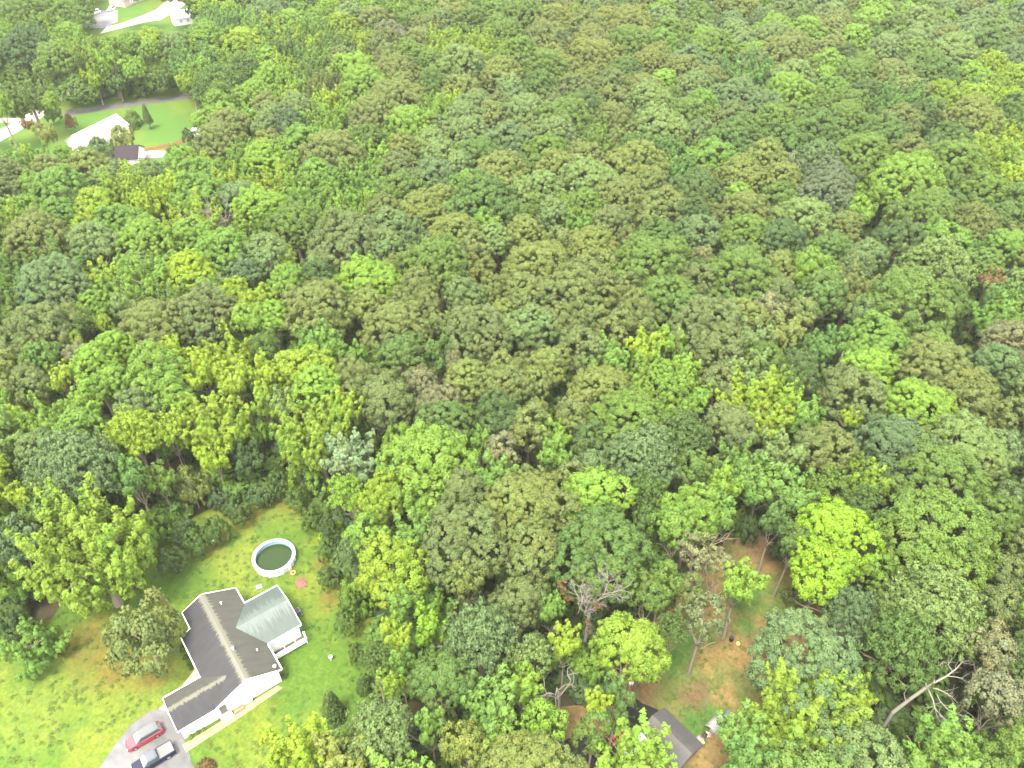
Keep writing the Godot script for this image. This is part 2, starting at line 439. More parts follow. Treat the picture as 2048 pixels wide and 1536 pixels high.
	# walks by the house
	for w in [["path", [Vector2(-5.6, 6.3), Vector2(8.6, 5.95), Vector2(9.0, 6.75), Vector2(2.6, 7.25), Vector2(-5.6, 7.6)], Color(0.3, 0.21, 0.12)], ["path", [Vector2(-0.1, -3.9), Vector2(-0.1, 0.1), Vector2(-5.3, 0.1), Vector2(-5.1, 0.95), Vector2(-6.5, -0.85), Vector2(-3.4, -1.9)], Color(0.42, 0.34, 0.23)]]:
		var pts := PackedVector2Array()
		for q in w[1]:
			var p := at_house(Vector3(q.x, 0, q.y))
			pts.append(Vector2(p.x, p.z))
		ground_patch(w[0], pts, 0.045, 0.8, plain(w[2], 0.25), concrete)
	var bed := PackedVector2Array()
	for q in [Vector2(-4.9, 5.66), Vector2(0.6, 5.66), Vector2(0.6, 6.1), Vector2(-4.9, 6.25)]:
		var p := at_house(Vector3(q.x, 0, q.y))
		bed.append(Vector2(p.x, p.z))
	ground_patch("flower_bed", bed, 0.06, 0.4, plain(Color(0.09, 0.15, 0.03), 0.5), gm)

# ---------------------------------------------------------------- the house
const HOUSE := Vector3(-44.754, 0.0, -59.474)
const HOUSE_TURN := 0.6393

func at_house(p: Vector3) -> Vector3:
	return HOUSE + Basis(Vector3.UP, HOUSE_TURN) * p

func slope(mb: MB, a: Vector3, b: Vector3, d: Vector3, e: Vector3, ridge: float, eave: float) -> void:   # a, b on the ridge, d, e on the eave; all go round clockwise from above
	var uvs := []
	var axis := (b - a).normalized()
	for p in [a, b, d, e]:
		uvs.append(Vector2(p.dot(axis) * 0.09 + 0.37, (ridge - p.y) / (ridge - eave)))
	mb.quad_uv(a, b, d, e, uvs[0], uvs[1], uvs[2], uvs[3])
	var t := Vector3(0, 0.11, 0)
	var k := mb.v.size()
	mb.quad(e - t, d - t, b - t, a - t)
	mb.quad(e, d, d - t, e - t)
	mb.quad(a, e, e - t, a - t)
	mb.quad(d, b, b - t, d - t)
	for i in range(k, mb.u.size()): mb.u[i] = Vector2(0.3, 0.6)

func roof_texture(base: Color, streak: Color, reach: float, jag: float, seed_: int) -> ImageTexture:
	var f := soil_noise(0.035, seed_)
	var g := soil_noise(0.3, seed_ + 1)
	var im := Image.create(512, 256, false, Image.FORMAT_RGB8)
	for x in 512:
		for y in 256:
			var v := y / 255.0
			var edge := reach + jag * f.get_noise_2d(x * 1.6, v * 14.0) + 0.25 * jag * g.get_noise_2d(x * 0.6, y * 0.1)
			var s := 1.0 - smoothstep(edge * 0.55, edge * 1.15, v)
			var grain := 1.0 + 0.22 * g.get_noise_2d(x * 2.0, y * 2.0) + 0.16 * f.get_noise_2d(x * 0.5, y * 0.15)
			var row := 0.93 if y % 8 == 0 else 1.0
			var c := base.lerp(streak, s) * grain * row
			im.set_pixel(x, y, Color(c.r, c.g, c.b).linear_to_srgb())
	im.generate_mipmaps()
	return ImageTexture.create_from_image(im)

func window(parent: Node, at: Vector3, w: float, h: float, turn: float, label := "") -> void:
	var b := Basis(Vector3.UP, turn)
	var f := MB.new()
	for s in [-1, 1]:
		f.box(at + b * Vector3(s * w * 0.5, 0, 0.03), Vector3(0.09, h + 0.18, 0.07), b)
		f.box(at + b * Vector3(0, s * h * 0.5, 0.03), Vector3(w - 0.09, 0.09, 0.065), b)
	f.box(at + b * Vector3(0, 0, 0.028), Vector3(w - 0.09, 0.05, 0.06), b)
	var o := obj("window", f, M.white, parent)
	var p := MB.new()
	p.box(at + b * Vector3(0, 0, 0.006), Vector3(w - 0.05, h - 0.05, 0.02), b)
	obj("pane", p, M.pane, o)
	for s in [-1, 1]:
		var sh := MB.new()
		sh.box(at + b * Vector3(s * (w * 0.5 + 0.2), 0, 0.02), Vector3(0.26, h + 0.12, 0.035), b)
		obj("shutter", sh, M.white, o)

func build_house() -> void:
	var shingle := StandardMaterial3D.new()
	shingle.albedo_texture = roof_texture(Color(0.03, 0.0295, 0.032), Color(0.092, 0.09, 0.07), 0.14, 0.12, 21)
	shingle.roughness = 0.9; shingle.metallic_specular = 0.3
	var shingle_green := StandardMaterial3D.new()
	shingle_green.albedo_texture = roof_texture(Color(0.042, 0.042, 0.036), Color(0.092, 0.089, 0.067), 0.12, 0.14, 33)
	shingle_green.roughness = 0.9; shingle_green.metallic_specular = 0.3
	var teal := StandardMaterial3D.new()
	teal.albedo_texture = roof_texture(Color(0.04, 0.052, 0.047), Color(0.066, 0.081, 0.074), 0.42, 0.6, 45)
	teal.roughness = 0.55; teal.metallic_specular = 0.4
	var h := thing("house", "white house with dark grey shingled roof and green-roofed wing", "house", HOUSE, HOUSE_TURN)
	var R := 5.8; var E := 3.25
	var west := MB.new()
	slope(west, Vector3(5, R, -7.8), Vector3(5, R, 6.05), Vector3(0, E, 6.05), Vector3(0, E, -7.8), R, E)
	slope(west, Vector3(5, R, -11.25), Vector3(5, R, -7.8), Vector3(1.6, E + 0.816, -7.8), Vector3(1.6, E + 0.816, -11.25), R, E)
	obj("roof", west, shingle, h).set_meta("label", "dark west slope of the main roof")
	var east := MB.new()
	slope(east, Vector3(5, R - 0.004, 6.05), Vector3(5, R - 0.004, -11.25), Vector3(9.85, E + 0.08, -11.25), Vector3(9.85, E + 0.08, 6.05), R, E)
	obj("roof", east, shingle_green, h).set_meta("label", "olive-tinged east slope of the main roof")
	var capm := mat(Color(0.09, 0.088, 0.07), 0.9)
	var rc := MB.new()
	rc.side(PackedVector2Array([Vector2(4.6, R - 0.185), Vector2(5.0, R + 0.03), Vector2(5.4, R - 0.185), Vector2(5.0, R - 0.02)]), -11.2, 6.0)
	obj("ridge_cap", rc, capm, h)
	var wing := MB.new()
	slope(wing, Vector3(3.04, 4.8, 3.15), Vector3(-5.35, 4.8, 3.15), Vector3(-5.35, E, 0.15), Vector3(0.0, E, 0.15), 4.8, E)
	obj("wing_roof", wing, shingle_green, h)
	var wing2 := MB.new()
	slope(wing2, Vector3(-5.35, 4.796, 3.15), Vector3(3.04, 4.796, 3.15), Vector3(0.0, E, 6.12), Vector3(-5.35, E, 6.12), 4.8, E)
	obj("wing_roof", wing2, shingle, h)
	var add := MB.new()
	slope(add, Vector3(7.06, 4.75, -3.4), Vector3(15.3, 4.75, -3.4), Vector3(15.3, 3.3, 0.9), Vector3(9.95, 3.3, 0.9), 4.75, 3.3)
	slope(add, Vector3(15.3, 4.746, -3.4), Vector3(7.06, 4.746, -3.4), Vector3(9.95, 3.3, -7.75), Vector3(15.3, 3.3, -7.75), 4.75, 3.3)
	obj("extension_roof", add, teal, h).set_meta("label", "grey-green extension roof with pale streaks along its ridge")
	# walls
	var w := MB.new()
	w.side(PackedVector2Array([Vector2(0.35, 0), Vector2(9.4, 0), Vector2(9.4, 3.42), Vector2(5.0, 5.66), Vector2(0.35, 3.3)]), 5.45, 5.62)
	w.side(PackedVector2Array([Vector2(1.95, 0), Vector2(9.4, 0), Vector2(9.4, 3.42), Vector2(5.0, 5.66), Vector2(1.95, 4.1)]), -10.95, -10.8)
	w.box(Vector3(0.43, 1.6, -3.6), Vector3(0.15, 3.2, 7.8))
	w.box(Vector3(1.15, 1.6, -7.43), Vector3(1.6, 3.2, 0.15))
	w.box(Vector3(2.03, 2.0, -9.15), Vector3(0.15, 4.0, 3.3))
	w.box(Vector3(9.33, 1.65, 3.0), Vector3(0.14, 3.3, 4.9))
	w.box(Vector3(9.33, 1.65, -9.1), Vector3(0.14, 3.3, 3.4))
	obj("wall", w, M.siding, h)
	var w2 := MB.new()
	w2.box(Vector3(-2.35, 1.6, 5.535), Vector3(5.4, 3.2, 0.165))
	w2.box(Vector3(-2.3, 1.6, 0.5), Vector3(5.3, 3.2, 0.15))
	w2.side(PackedVector2Array([Vector2(0.58, 0), Vector2(5.45, 0), Vector2(5.45, 3.3), Vector2(3.15, 4.6), Vector2(0.58, 3.25)]), 4.88, 5.04, Basis(Vector3.UP, -PI / 2))
	obj("wing_wall", w2, M.siding, h)
	var w3 := MB.new()
	w3.box(Vector3(12.2, 1.62, -7.4), Vector3(5.5, 3.24, 0.15))
	w3.box(Vector3(12.2, 1.62, 0.5), Vector3(5.5, 3.24, 0.15))
	w3.side(PackedVector2Array([Vector2(-7.3, 0), Vector2(0.42, 0), Vector2(0.42, 3.3), Vector2(-3.4, 4.6), Vector2(-7.3, 3.3)]), -15.0, -14.86, Basis(Vector3.UP, -PI / 2))
	obj("extension_wall", w3, M.siding, h)
	# gutters and fascia boards, each a piece of its own
	for q in [[Vector3(-0.06, E - 0.03, -0.95), Vector3(0.14, 0.16, 13.7)], [Vector3(1.54, E + 0.79, -9.5), Vector3(0.14, 0.16, 3.4)], [Vector3(9.92, E + 0.05, 3.55), Vector3(0.14, 0.16, 5.0)], [Vector3(9.92, E + 0.05, -9.5), Vector3(0.14, 0.16, 3.4)], [Vector3(-2.7, E - 0.03, 0.08), Vector3(5.3, 0.16, 0.14)], [Vector3(-2.7, E - 0.03, 6.19), Vector3(5.3, 0.16, 0.14)], [Vector3(12.65, 3.27, 0.98), Vector3(5.35, 0.16, 0.14)], [Vector3(12.65, 3.27, -7.83), Vector3(5.35, 0.16, 0.14)]]:
		var g := MB.new()
		g.box(q[0], q[1])
		obj("gutter", g, M.white, h)
	for q in [[Vector3(9.85, E + 0.06, 6.1), Vector3(5, R - 0.03, 6.1)], [Vector3(5, R - 0.03, 6.1), Vector3(0.0, E - 0.02, 6.1)], [Vector3(9.85, E + 0.06, -11.3), Vector3(5, R - 0.03, -11.3)], [Vector3(5, R - 0.03, -11.3), Vector3(1.6, E + 0.79, -11.3)], [Vector3(-5.4, E - 0.02, 6.1), Vector3(-5.4, 4.76, 3.15)], [Vector3(-5.4, 4.76, 3.15), Vector3(-5.4, E - 0.02, 0.15)], [Vector3(15.35, 3.28, 0.9), Vector3(15.35, 4.71, -3.4)], [Vector3(15.35, 4.71, -3.4), Vector3(15.35, 3.28, -7.75)], [Vector3(0.0, E - 0.02, -7.85), Vector3(1.6, E + 0.79, -7.85)]]:
		var g := MB.new()
		var d: Vector3 = q[1] - q[0]
		g.box((q[0] + q[1]) * 0.5, Vector3(0.07, 0.2, d.length()), Basis.looking_at(d.normalized(), Vector3.UP))
		obj("rake_board", g, M.white, h)
	# openings
	window(h, Vector3(2.35, 1.75, 5.622), 1.3, 1.25, 0)
	window(h, Vector3(4.45, 1.75, 5.622), 1.3, 1.25, 0)
	window(h, Vector3(7.2, 1.75, 5.622), 1.3, 1.25, 0)
	window(h, Vector3(-2.0, 1.75, 5.62), 1.1, 1.2, 0)
	window(h, Vector3(0.345, 1.7, -2.4), 1.2, 1.2, -PI / 2)
	window(h, Vector3(0.345, 1.7, -5.4), 1.2, 1.2, -PI / 2)
	window(h, Vector3(9.41, 1.7, 3.2), 1.2, 1.2, PI / 2)
	window(h, Vector3(15.01, 1.6, -1.7), 1.2, 1.3, PI / 2)
	window(h, Vector3(15.01, 1.6, -5.3), 1.2, 1.3, PI / 2)
	var d := MB.new()
	d.box(Vector3(0.85, 1.35, 5.64), Vector3(0.95, 2.1, 0.05))
	var door := obj("door", d, mat(Color(0.12, 0.11, 0.1), 0.5), h)
	var dk := MB.new()
	dk.box(Vector3(1.2, 1.3, 5.69), Vector3(0.06, 0.12, 0.05))
	obj("handle", dk, mat(Color(0.6, 0.5, 0.25), 0.3, 0.5, 1.0), door)
	var gd := MB.new()
	gd.box(Vector3(-5.06, 1.15, 3.2), Vector3(0.05, 2.2, 3.6))
	for k in 3: gd.box(Vector3(-5.09, 0.6 + k * 0.55, 3.2), Vector3(0.03, 0.03, 3.58))
	obj("garage_door", gd, M.white, h)
	for k in 3:
		var s := MB.new()
		s.box(Vector3(0.85, 0.14 + (2 - k) * 0.16 - 0.08, 5.85 + k * 0.3), Vector3(1.7, 0.16 + (2 - k) * 0.16, 0.29))
		obj("step", s, mat(Color(0.42, 0.36, 0.3), 0.9), h)
	var bk := MB.new()
	for k in 2: bk.box(Vector3(2.25 + k * 0.75, 0.22, 6.25), Vector3(0.7, 0.4 - k * 0.1, 0.5))
	obj("brick_planter", bk, mat(Color(0.35, 0.13, 0.08), 0.9), h)
	var bay := MB.new()
	bay.prism(PackedVector2Array([Vector2(3.3, 5.63), Vector2(4.9, 5.63), Vector2(4.7, 6.15), Vector2(3.5, 6.15)]), 0.35, 0.9)
	obj("window_box", bay, M.white, h)
	# vents on the roof
	for q in [[Vector3(5.35, 5.75, 0.4), 0.16, 0.34], [Vector3(6.9, 4.95, -8.6), 0.11, 0.3], [Vector3(8.2, 4.3, 1.7), 0.09, 0.3], [Vector3(9.2, 3.75, 5.3), 0.2, 0.25]]:
		var v := MB.new()
		v.tube(q[0] - Vector3(0, 0.25, 0), q[0] + Vector3(0, q[2], 0), q[1], q[1], 10)
		v.tube(q[0] + Vector3(0, q[2], 0), q[0] + Vector3(0, q[2] + 0.1, 0), q[1] * 1.5, q[1] * 0.7, 10)
		v.cap(q[0] + Vector3(0, q[2] + 0.1, 0), Vector3.UP, q[1] * 0.7, 10)
		obj("roof_vent", v, M.white, h)
	# the narrow porch along the extension
	var dm := mat(Color(0.07, 0.055, 0.05), 0.9)
	for k in 5:
		var pl := MB.new()
		pl.box(Vector3(12.55, 0.5, 1.14 + k * 0.21), Vector3(5.1, 0.05, 0.195))
		obj("deck_board", pl, dm, h)
	var rail := MB.new()
	rail.box(Vector3(12.6, 1.5, 2.25), Vector3(5.3, 0.08, 0.32))
	rail.box(Vector3(12.6, 0.95, 2.25), Vector3(5.2, 0.9, 0.06))
	rail.box(Vector3(15.2, 1.5, 1.55), Vector3(0.16, 0.08, 1.08))
	obj("porch_rail", rail, M.white, h)
	for x in [10.1, 11.8, 13.5, 15.15]:
		var po := MB.new()
		po.box(Vector3(x, 1.6, 2.22), Vector3(0.1, 3.1 if x > 15 or x < 10.2 else 2.0, 0.1))
		obj("porch_post", po, M.white, h)
	var hp := thing("heat_pump", "dark grey heat pump box beside the green-roofed wing", "heat pump", at_house(Vector3(16.2, 0, -3.4)), HOUSE_TURN)
	var b := MB.new()
	b.box(Vector3(0, 0.52, 0), Vector3(0.95, 0.95, 0.95))
	b.box(Vector3(0, 0.05, 0), Vector3(1.2, 0.1, 1.2))
	obj("casing", b, mat(Color(0.1, 0.1, 0.11), 0.6), hp)
	var fan := MB.new()
	fan.tube(Vector3(0, 1.0, 0), Vector3(0, 1.04, 0), 0.4, 0.4, 14)
	fan.cap(Vector3(0, 1.04, 0), Vector3.UP, 0.4, 14)
	obj("fan_grille", fan, mat(Color(0.03, 0.03, 0.03), 0.6), hp)
	for q in [[-0.7, -8.3, 0.7], [-0.55, -6.4, 0.5], [-0.5, -5.2, 0.45], [-0.45, -4.3, 0.4]]:
		shrub(at_house(Vector3(q[0], 0, q[1])), q[2], "D", "small dark shrub against the west wall, %s" % ["farthest of four", "second from the far end", "third from the far end", "nearest of four"][taken.get("shrub", 0) % 4], "shrubs along the west wall")
	for q in [[-4.3, 5.95, 0.42, "Y", "yellow-green bush at the driveway end of the flower bed"], [-3.3, 5.95, 0.35, "E", "small green bush in the flower bed, second from driveway"], [-2.5, 5.95, 0.3, "L", "light green bush in the flower bed under the window"], [9.9, 5.2, 0.55, "D", "dark shrub at the right front house corner"]]:
		shrub(at_house(Vector3(q[0], 0, q[1])), q[2], q[3], q[4], "front shrubs")

func shrub(at: Vector3, r: float, code: String, label: String, group := "") -> void:
	var t := thing("shrub", label, "shrub", at, at.x, group)
	var c := obj("foliage", crowns.r1[taken.shrub % 3], leaf[code + str(taken.shrub % TONE)], t)
	c.position.y = r * 0.55
	c.scale = Vector3.ONE * r / 3.2

# ---------------------------------------------------------------- the yard
func build_yard() -> void:
	var p := thing("swimming_pool", "round above-ground pool with white wall and tree reflection painted dark green on water", "pool", Vector3(-39.7, 0, -82.2))
	var wall := MB.new()
	var n := 40
	var ro := 3.5; var ri := 3.05; var hh := 1.22
	for k in n:
		var a := TAU * k / n; var b := TAU * (k + 1) / n
		var da := Vector3(cos(a), 0, sin(a)); var db := Vector3(cos(b), 0, sin(b))
		wall.quad(db * (ro - 0.1), db * (ro - 0.1) + Vector3(0, hh, 0), da * (ro - 0.1) + Vector3(0, hh, 0), da * (ro - 0.1))
	obj("wall", wall, mat(Color(0.5, 0.5, 0.52), 0.5), p)
	var liner := MB.new()
	for k in n:
		var a := TAU * k / n; var b := TAU * (k + 1) / n
		var da := Vector3(cos(a), 0, sin(a)); var db := Vector3(cos(b), 0, sin(b))
		liner.quad(da * ri, da * ri + Vector3(0, hh, 0), db * ri + Vector3(0, hh, 0), db * ri)
	obj("liner", liner, mat(Color(0.2, 0.3, 0.42), 0.5), p)
	for k in 20:                                            # the top ledge, one plate per panel
		var l := MB.new()
		var a := TAU * (k + 0.012) / 20; var b := TAU * (k + 0.988) / 20; var c := (a + b) * 0.5
		var o := PackedVector2Array()
		for t in [a, c, b]: o.append(Vector2(cos(t), sin(t)) * (ro + 0.06))
		for t in [b, c, a]: o.append(Vector2(cos(t), sin(t)) * (ri - 0.04))
		l.prism(o, hh, hh + 0.06)
		obj("ledge", l, M.rim, p)
		var u := MB.new()
		u.box(Vector3(cos(a) * (ro - 0.05), hh * 0.5, sin(a) * (ro - 0.05)), Vector3(0.1, hh - 0.02, 0.16), Basis(Vector3.UP, -a))
		obj("upright", u, mat(Color(0.7, 0.72, 0.76), 0.5), p)
	var wt := MB.new()
	wt.cap(Vector3(0, 0.45, 0), Vector3.UP, ri - 0.003, n)
	obj("water", wt, mat(Color(0.016, 0.03, 0.008), 0.05, 0.22), p)  # dark green of the mirrored trees, put into the water colour
	var la := MB.new()
	for s in [-0.25, 0.25]:
		la.tube(Vector3(3.62, 0, 0.9 + s), Vector3(3.55, 1.5, 0.8 + s), 0.03, 0.03, 6)
	for k in 4: la.tube(Vector3(3.6, 0.25 + k * 0.3, 0.64), Vector3(3.6, 0.25 + k * 0.3, 1.12), 0.03, 0.03, 6)
	var lad := thing("pool_ladder", "small ladder leaning on the round pool's right side", "ladder", Vector3(-39.7, 0, -82.2), -0.35)
	obj("frame", la, mat(Color(0.75, 0.75, 0.75), 0.4), lad)
	var fl := thing("pool_float", "orange float lying by the pool's lower right edge", "float", Vector3(-36.1, 0.05, -79.6))
	var ring := TorusMesh.new()
	ring.inner_radius = 0.2; ring.outer_radius = 0.48; ring.rings = 20; ring.ring_segments = 10
	var rg := obj("ring", ring, mat(Color(0.75, 0.16, 0.07), 0.5), fl)
	rg.position.y = 0.12
	# a small cover of faded red sheeting on the lawn
	var tp := thing("tarpaulin", "faded red-brown tarpaulin spread on the lawn below the pool", "tarpaulin", Vector3(-34.4, 0, -77.7), 0.5)
	var tm := MB.new()
	for i in 6:
		for j in 6:
			var q := []
			for e in [[0, 0], [1, 0], [1, 1], [0, 1]]:
				var x: float = (i + e[0]) / 6.0; var z: float = (j + e[1]) / 6.0
				q.append(Vector3((x - 0.5) * 1.7, 0.05 + 0.3 * sin(x * 3.1) * sin(z * 3.1) + 0.05 * sin(x * 17 + z * 9), (z - 0.5) * 2.0))
			tm.quad(q[0], q[1], q[2], q[3])
	obj("sheet", tm, mat(Color(0.12, 0.055, 0.042), 0.75), tp)
	var st := thing("paving_slab", "pale grey paving slab on the grass between pool and house", "slab", Vector3(-41.1, 0, -76.9), 0.4)
	var sb := MB.new(); sb.box(Vector3(0, 0.08, 0), Vector3(0.95, 0.16, 0.8))
	obj("block", sb, mat(Color(0.2, 0.2, 0.19), 0.9), st)
	var ch := thing("garden_chair", "white garden chair near the far edge of the lawn", "chair", Vector3(-51.1, 0, -85.9), 0.9)
	var cs := MB.new(); cs.box(Vector3(0, 0.42, 0), Vector3(0.55, 0.05, 0.52))
	obj("seat", cs, M.white, ch)
	var cb := MB.new(); cb.box(Vector3(0, 0.72, -0.27), Vector3(0.55, 0.55, 0.05), Basis(Vector3.RIGHT, -0.2))
	obj("backrest", cb, M.white, ch)
	for q in [[-0.23, -0.22], [0.23, -0.22], [-0.23, 0.22], [0.23, 0.22]]:
		var lg := MB.new(); lg.tube(Vector3(q[0], 0, q[1]), Vector3(q[0], 0.4, q[1]), 0.03, 0.03, 6)
		obj("leg", lg, M.white, ch)
	var bb := thing("bird_bath", "small pale bird bath on the lawn right of the house", "bird bath", Vector3(-27.2, 0, -64.0))
	var bm := MB.new()
	bm.tube(Vector3(0, 0, 0), Vector3(0, 0.7, 0), 0.16, 0.1, 10)
	bm.tube(Vector3(0, 0.7, 0), Vector3(0, 0.82, 0), 0.12, 0.34, 12)
	bm.cap(Vector3(0, 0.8, 0), Vector3.UP, 0.33, 12)
	obj("basin", bm, mat(Color(0.5, 0.42, 0.36), 0.9), bb)

# ---------------------------------------------------------------- vehicles
func loft(mb: MB, rings: Array) -> void:                    # each ring: x, y low, y high, half width low, half width high
	var pr := []
	for r in rings:
		var x: float = r[0]; var y0: float = r[1]; var y1: float = r[2]; var w0: float = r[3]; var w1: float = r[4]
		var b := 0.08
		pr.append([Vector3(x, y0, -w0), Vector3(x, lerpf(y0, y1, 0.5), -lerpf(w0, w1, 0.35)), Vector3(x, y1 - b, -w1), Vector3(x, y1, -w1 + b), Vector3(x, y1, w1 - b), Vector3(x, y1 - b, w1), Vector3(x, lerpf(y0, y1, 0.5), lerpf(w0, w1, 0.35)), Vector3(x, y0, w0)])
	for k in pr.size() - 1:
		for j in 8:
			mb.quad(pr[k][j], pr[k][(j + 1) % 8], pr[k + 1][(j + 1) % 8], pr[k + 1][j])
	for e in [0, pr.size() - 1]:
		for j in range(1, 7):
			if e == 0: mb.tri(pr[e][0], pr[e][j + 1], pr[e][j])
			else: mb.tri(pr[e][0], pr[e][j], pr[e][j + 1])

func fix_out(mb: MB, mid: Vector3) -> void:                 # turns faces that look inwards
	for k in range(0, mb.v.size(), 3):
		if mb.n[k].dot((mb.v[k] + mb.v[k + 1] + mb.v[k + 2]) / 3.0 - mid) < 0:
			var t := mb.v[k + 1]; mb.v[k + 1] = mb.v[k + 2]; mb.v[k + 2] = t
			for j in 3: mb.n[k + j] = -mb.n[k + j]

func wheels(t: Node3D, at: Array, r: float) -> void:
	for q in at:
		var y := MB.new()
		y.tube(Vector3(q[0], r, q[1] - 0.11), Vector3(q[0], r, q[1] + 0.11), r, r, 18)
		y.cap(Vector3(q[0], r, q[1] + 0.11), Vector3.BACK, r, 18)
		y.cap(Vector3(q[0], r, q[1] - 0.11), Vector3.FORWARD, r, 18)
		var w := obj("wheel", y, mat(Color(0.015, 0.015, 0.016), 0.9), t)
		var rm := MB.new()
		for s in [-1, 1]:
			rm.cap(Vector3(q[0], r, q[1] + s * 0.114), Vector3(0, 0, s), r * 0.6, 12)
		obj("rim", rm, mat(Color(0.45, 0.45, 0.46), 0.35, 0.5, 0.8), w)

func paint(c: Color) -> StandardMaterial3D:
	var m := mat(c, 0.32, 0.5)
	m.clearcoat_enabled = true; m.clearcoat = 0.8; m.clearcoat_roughness = 0.08
	return m

func lamps(t: Node3D, xf: float, xr: float, y: float, w: float) -> void:
	for s in [-1, 1]:
		var a := MB.new(); a.box(Vector3(xf, y, s * w), Vector3(0.06, 0.16, 0.3))
		obj("headlight", a, mat(Color(0.75, 0.76, 0.78), 0.15), t)
		var b := MB.new(); b.box(Vector3(xr, y + 0.08, s * (w + 0.06)), Vector3(0.06, 0.3, 0.16))
		obj("tail_light", b, mat(Color(0.4, 0.02, 0.03), 0.25), t)
		var c := MB.new(); c.box(Vector3(-0.72, 1.12, s * (w + 0.34)), Vector3(0.12, 0.14, 0.18))
		obj("mirror", c, mat(Color(0.03, 0.03, 0.03), 0.4), t)

func build_vehicles() -> void:
	var glass := mat(Color(0.03, 0.04, 0.045), 0.06, 0.6)
	var shield := mat(Color(0.25, 0.36, 0.36), 0.05, 0.8)
	var sky_sheen := mat(Color(0.085, 0.09, 0.095), 0.4, 0.3)  # sky reflection on the red roof, put into its colour as grey
	var red := paint(Color(0.24, 0.008, 0.022))
	var t := thing("estate_car", "red car with grey sky sheen painted on its roof parked on the grey driveway", "car", Vector3(-51.0, 0.03, -52.0), HOUSE_TURN)
	var b := MB.new()
	loft(b, [[-2.4, 0.35, 0.72, 0.78, 0.72], [-2.25, 0.25, 0.88, 0.86, 0.82], [-1.2, 0.22, 1.0, 0.92, 0.86], [-0.9, 0.22, 1.03, 0.93, 0.88], [2.1, 0.22, 1.06, 0.93, 0.88], [2.4, 0.3, 1.0, 0.88, 0.84]])
	fix_out(b, Vector3(0, 0.6, 0))
	obj("body", b, red, t)
	var g := MB.new()
	loft(g, [[-1.1, 1.0, 1.05, 0.84, 0.82], [-0.35, 1.0, 1.6, 0.84, 0.68], [1.9, 1.0, 1.62, 0.84, 0.68], [2.32, 1.0, 1.06, 0.82, 0.8]])
	fix_out(g, Vector3(0.5, 1.2, 0))
	obj("side_windows", g, glass, t)
	var rf := MB.new()
	loft(rf, [[-0.42, 1.58, 1.63, 0.68, 0.62], [0.2, 1.6, 1.7, 0.74, 0.66], [1.6, 1.6, 1.7, 0.74, 0.66], [2.02, 1.56, 1.62, 0.68, 0.62]])
	fix_out(rf, Vector3(0.8, 1.62, 0))
	obj("roof", rf, sky_sheen, t)
	var ws := MB.new()
	ws.quad(Vector3(-1.08, 1.06, -0.7), Vector3(-1.08, 1.06, 0.7), Vector3(-0.42, 1.6, 0.6), Vector3(-0.42, 1.6, -0.6))
	fix_out(ws, Vector3(0.5, 1.0, 0))
	for k in ws.v.size(): ws.v[k] += Vector3(-0.02, 0.02, 0)
	obj("windscreen", ws, shield, t)
	lamps(t, -2.42, 2.4, 0.72, 0.6)
	wheels(t, [[-1.5, -0.84], [-1.5, 0.84], [1.5, -0.84], [1.5, 0.84]], 0.34)
	var navy := paint(Color(0.008, 0.01, 0.024))
	navy.clearcoat = 0.25; navy.roughness = 0.45; navy.metallic_specular = 0.25
	var p := thing("pickup_truck", "dark navy pickup truck parked beside the red car", "pickup truck", Vector3(-48.6, 0.03, -48.9), HOUSE_TURN)
	var pb := MB.new()
	loft(pb, [[-2.75, 0.45, 0.85, 0.84, 0.78], [-2.55, 0.35, 1.08, 0.92, 0.88], [-1.3, 0.35, 1.16, 0.96, 0.9], [0.75, 0.35, 1.18, 0.96, 0.9]])
	fix_out(pb, Vector3(-1, 0.7, 0))
	obj("body", pb, navy, p)
	var bed := MB.new()
	for s in [-1, 1]: bed.box(Vector3(1.75, 0.78, s * 0.9), Vector3(2.0, 0.82, 0.12))
	bed.box(Vector3(2.74, 0.78, 0), Vector3(0.1, 0.8, 1.67))
	obj("cargo_bed", bed, navy, p)
	var bf := MB.new(); bf.box(Vector3(1.72, 1.14, 0), Vector3(1.93, 0.06, 1.67))
	obj("bed_cover", bf, mat(Color(0.1, 0.098, 0.1), 0.7), p)
	var pg := MB.new()
	loft(pg, [[-1.35, 1.12, 1.18, 0.86, 0.84], [-0.65, 1.12, 1.74, 0.86, 0.7], [0.5, 1.12, 1.76, 0.86, 0.7], [0.74, 1.12, 1.2, 0.86, 0.82]])
	fix_out(pg, Vector3(-0.2, 1.3, 0))
	obj("side_windows", pg, glass, p)
	var pr := MB.new()
	loft(pr, [[-0.7, 1.72, 1.77, 0.7, 0.64], [-0.4, 1.74, 1.84, 0.76, 0.68], [0.35, 1.74, 1.84, 0.76, 0.68], [0.6, 1.7, 1.76, 0.7, 0.64]])
	fix_out(pr, Vector3(0, 1.76, 0))
	obj("roof", pr, mat(Color(0.07, 0.074, 0.09), 0.4, 0.3), p)  # greyer than the navy body: reflected sky painted into the roof colour
	var pw := MB.new()
	pw.quad(Vector3(-1.36, 1.2, -0.74), Vector3(-1.36, 1.2, 0.74), Vector3(-0.72, 1.74, 0.62), Vector3(-0.72, 1.74, -0.62))
	fix_out(pw, Vector3(0.5, 1.0, 0))
	for k in pw.v.size(): pw.v[k] += Vector3(-0.02, 0.02, 0)
	obj("windscreen", pw, shield, p)
	lamps(p, -2.77, 2.78, 0.85, 0.62)
	wheels(p, [[-1.75, -0.86], [-1.75, 0.86], [1.7, -0.86], [1.7, 0.86]], 0.39)
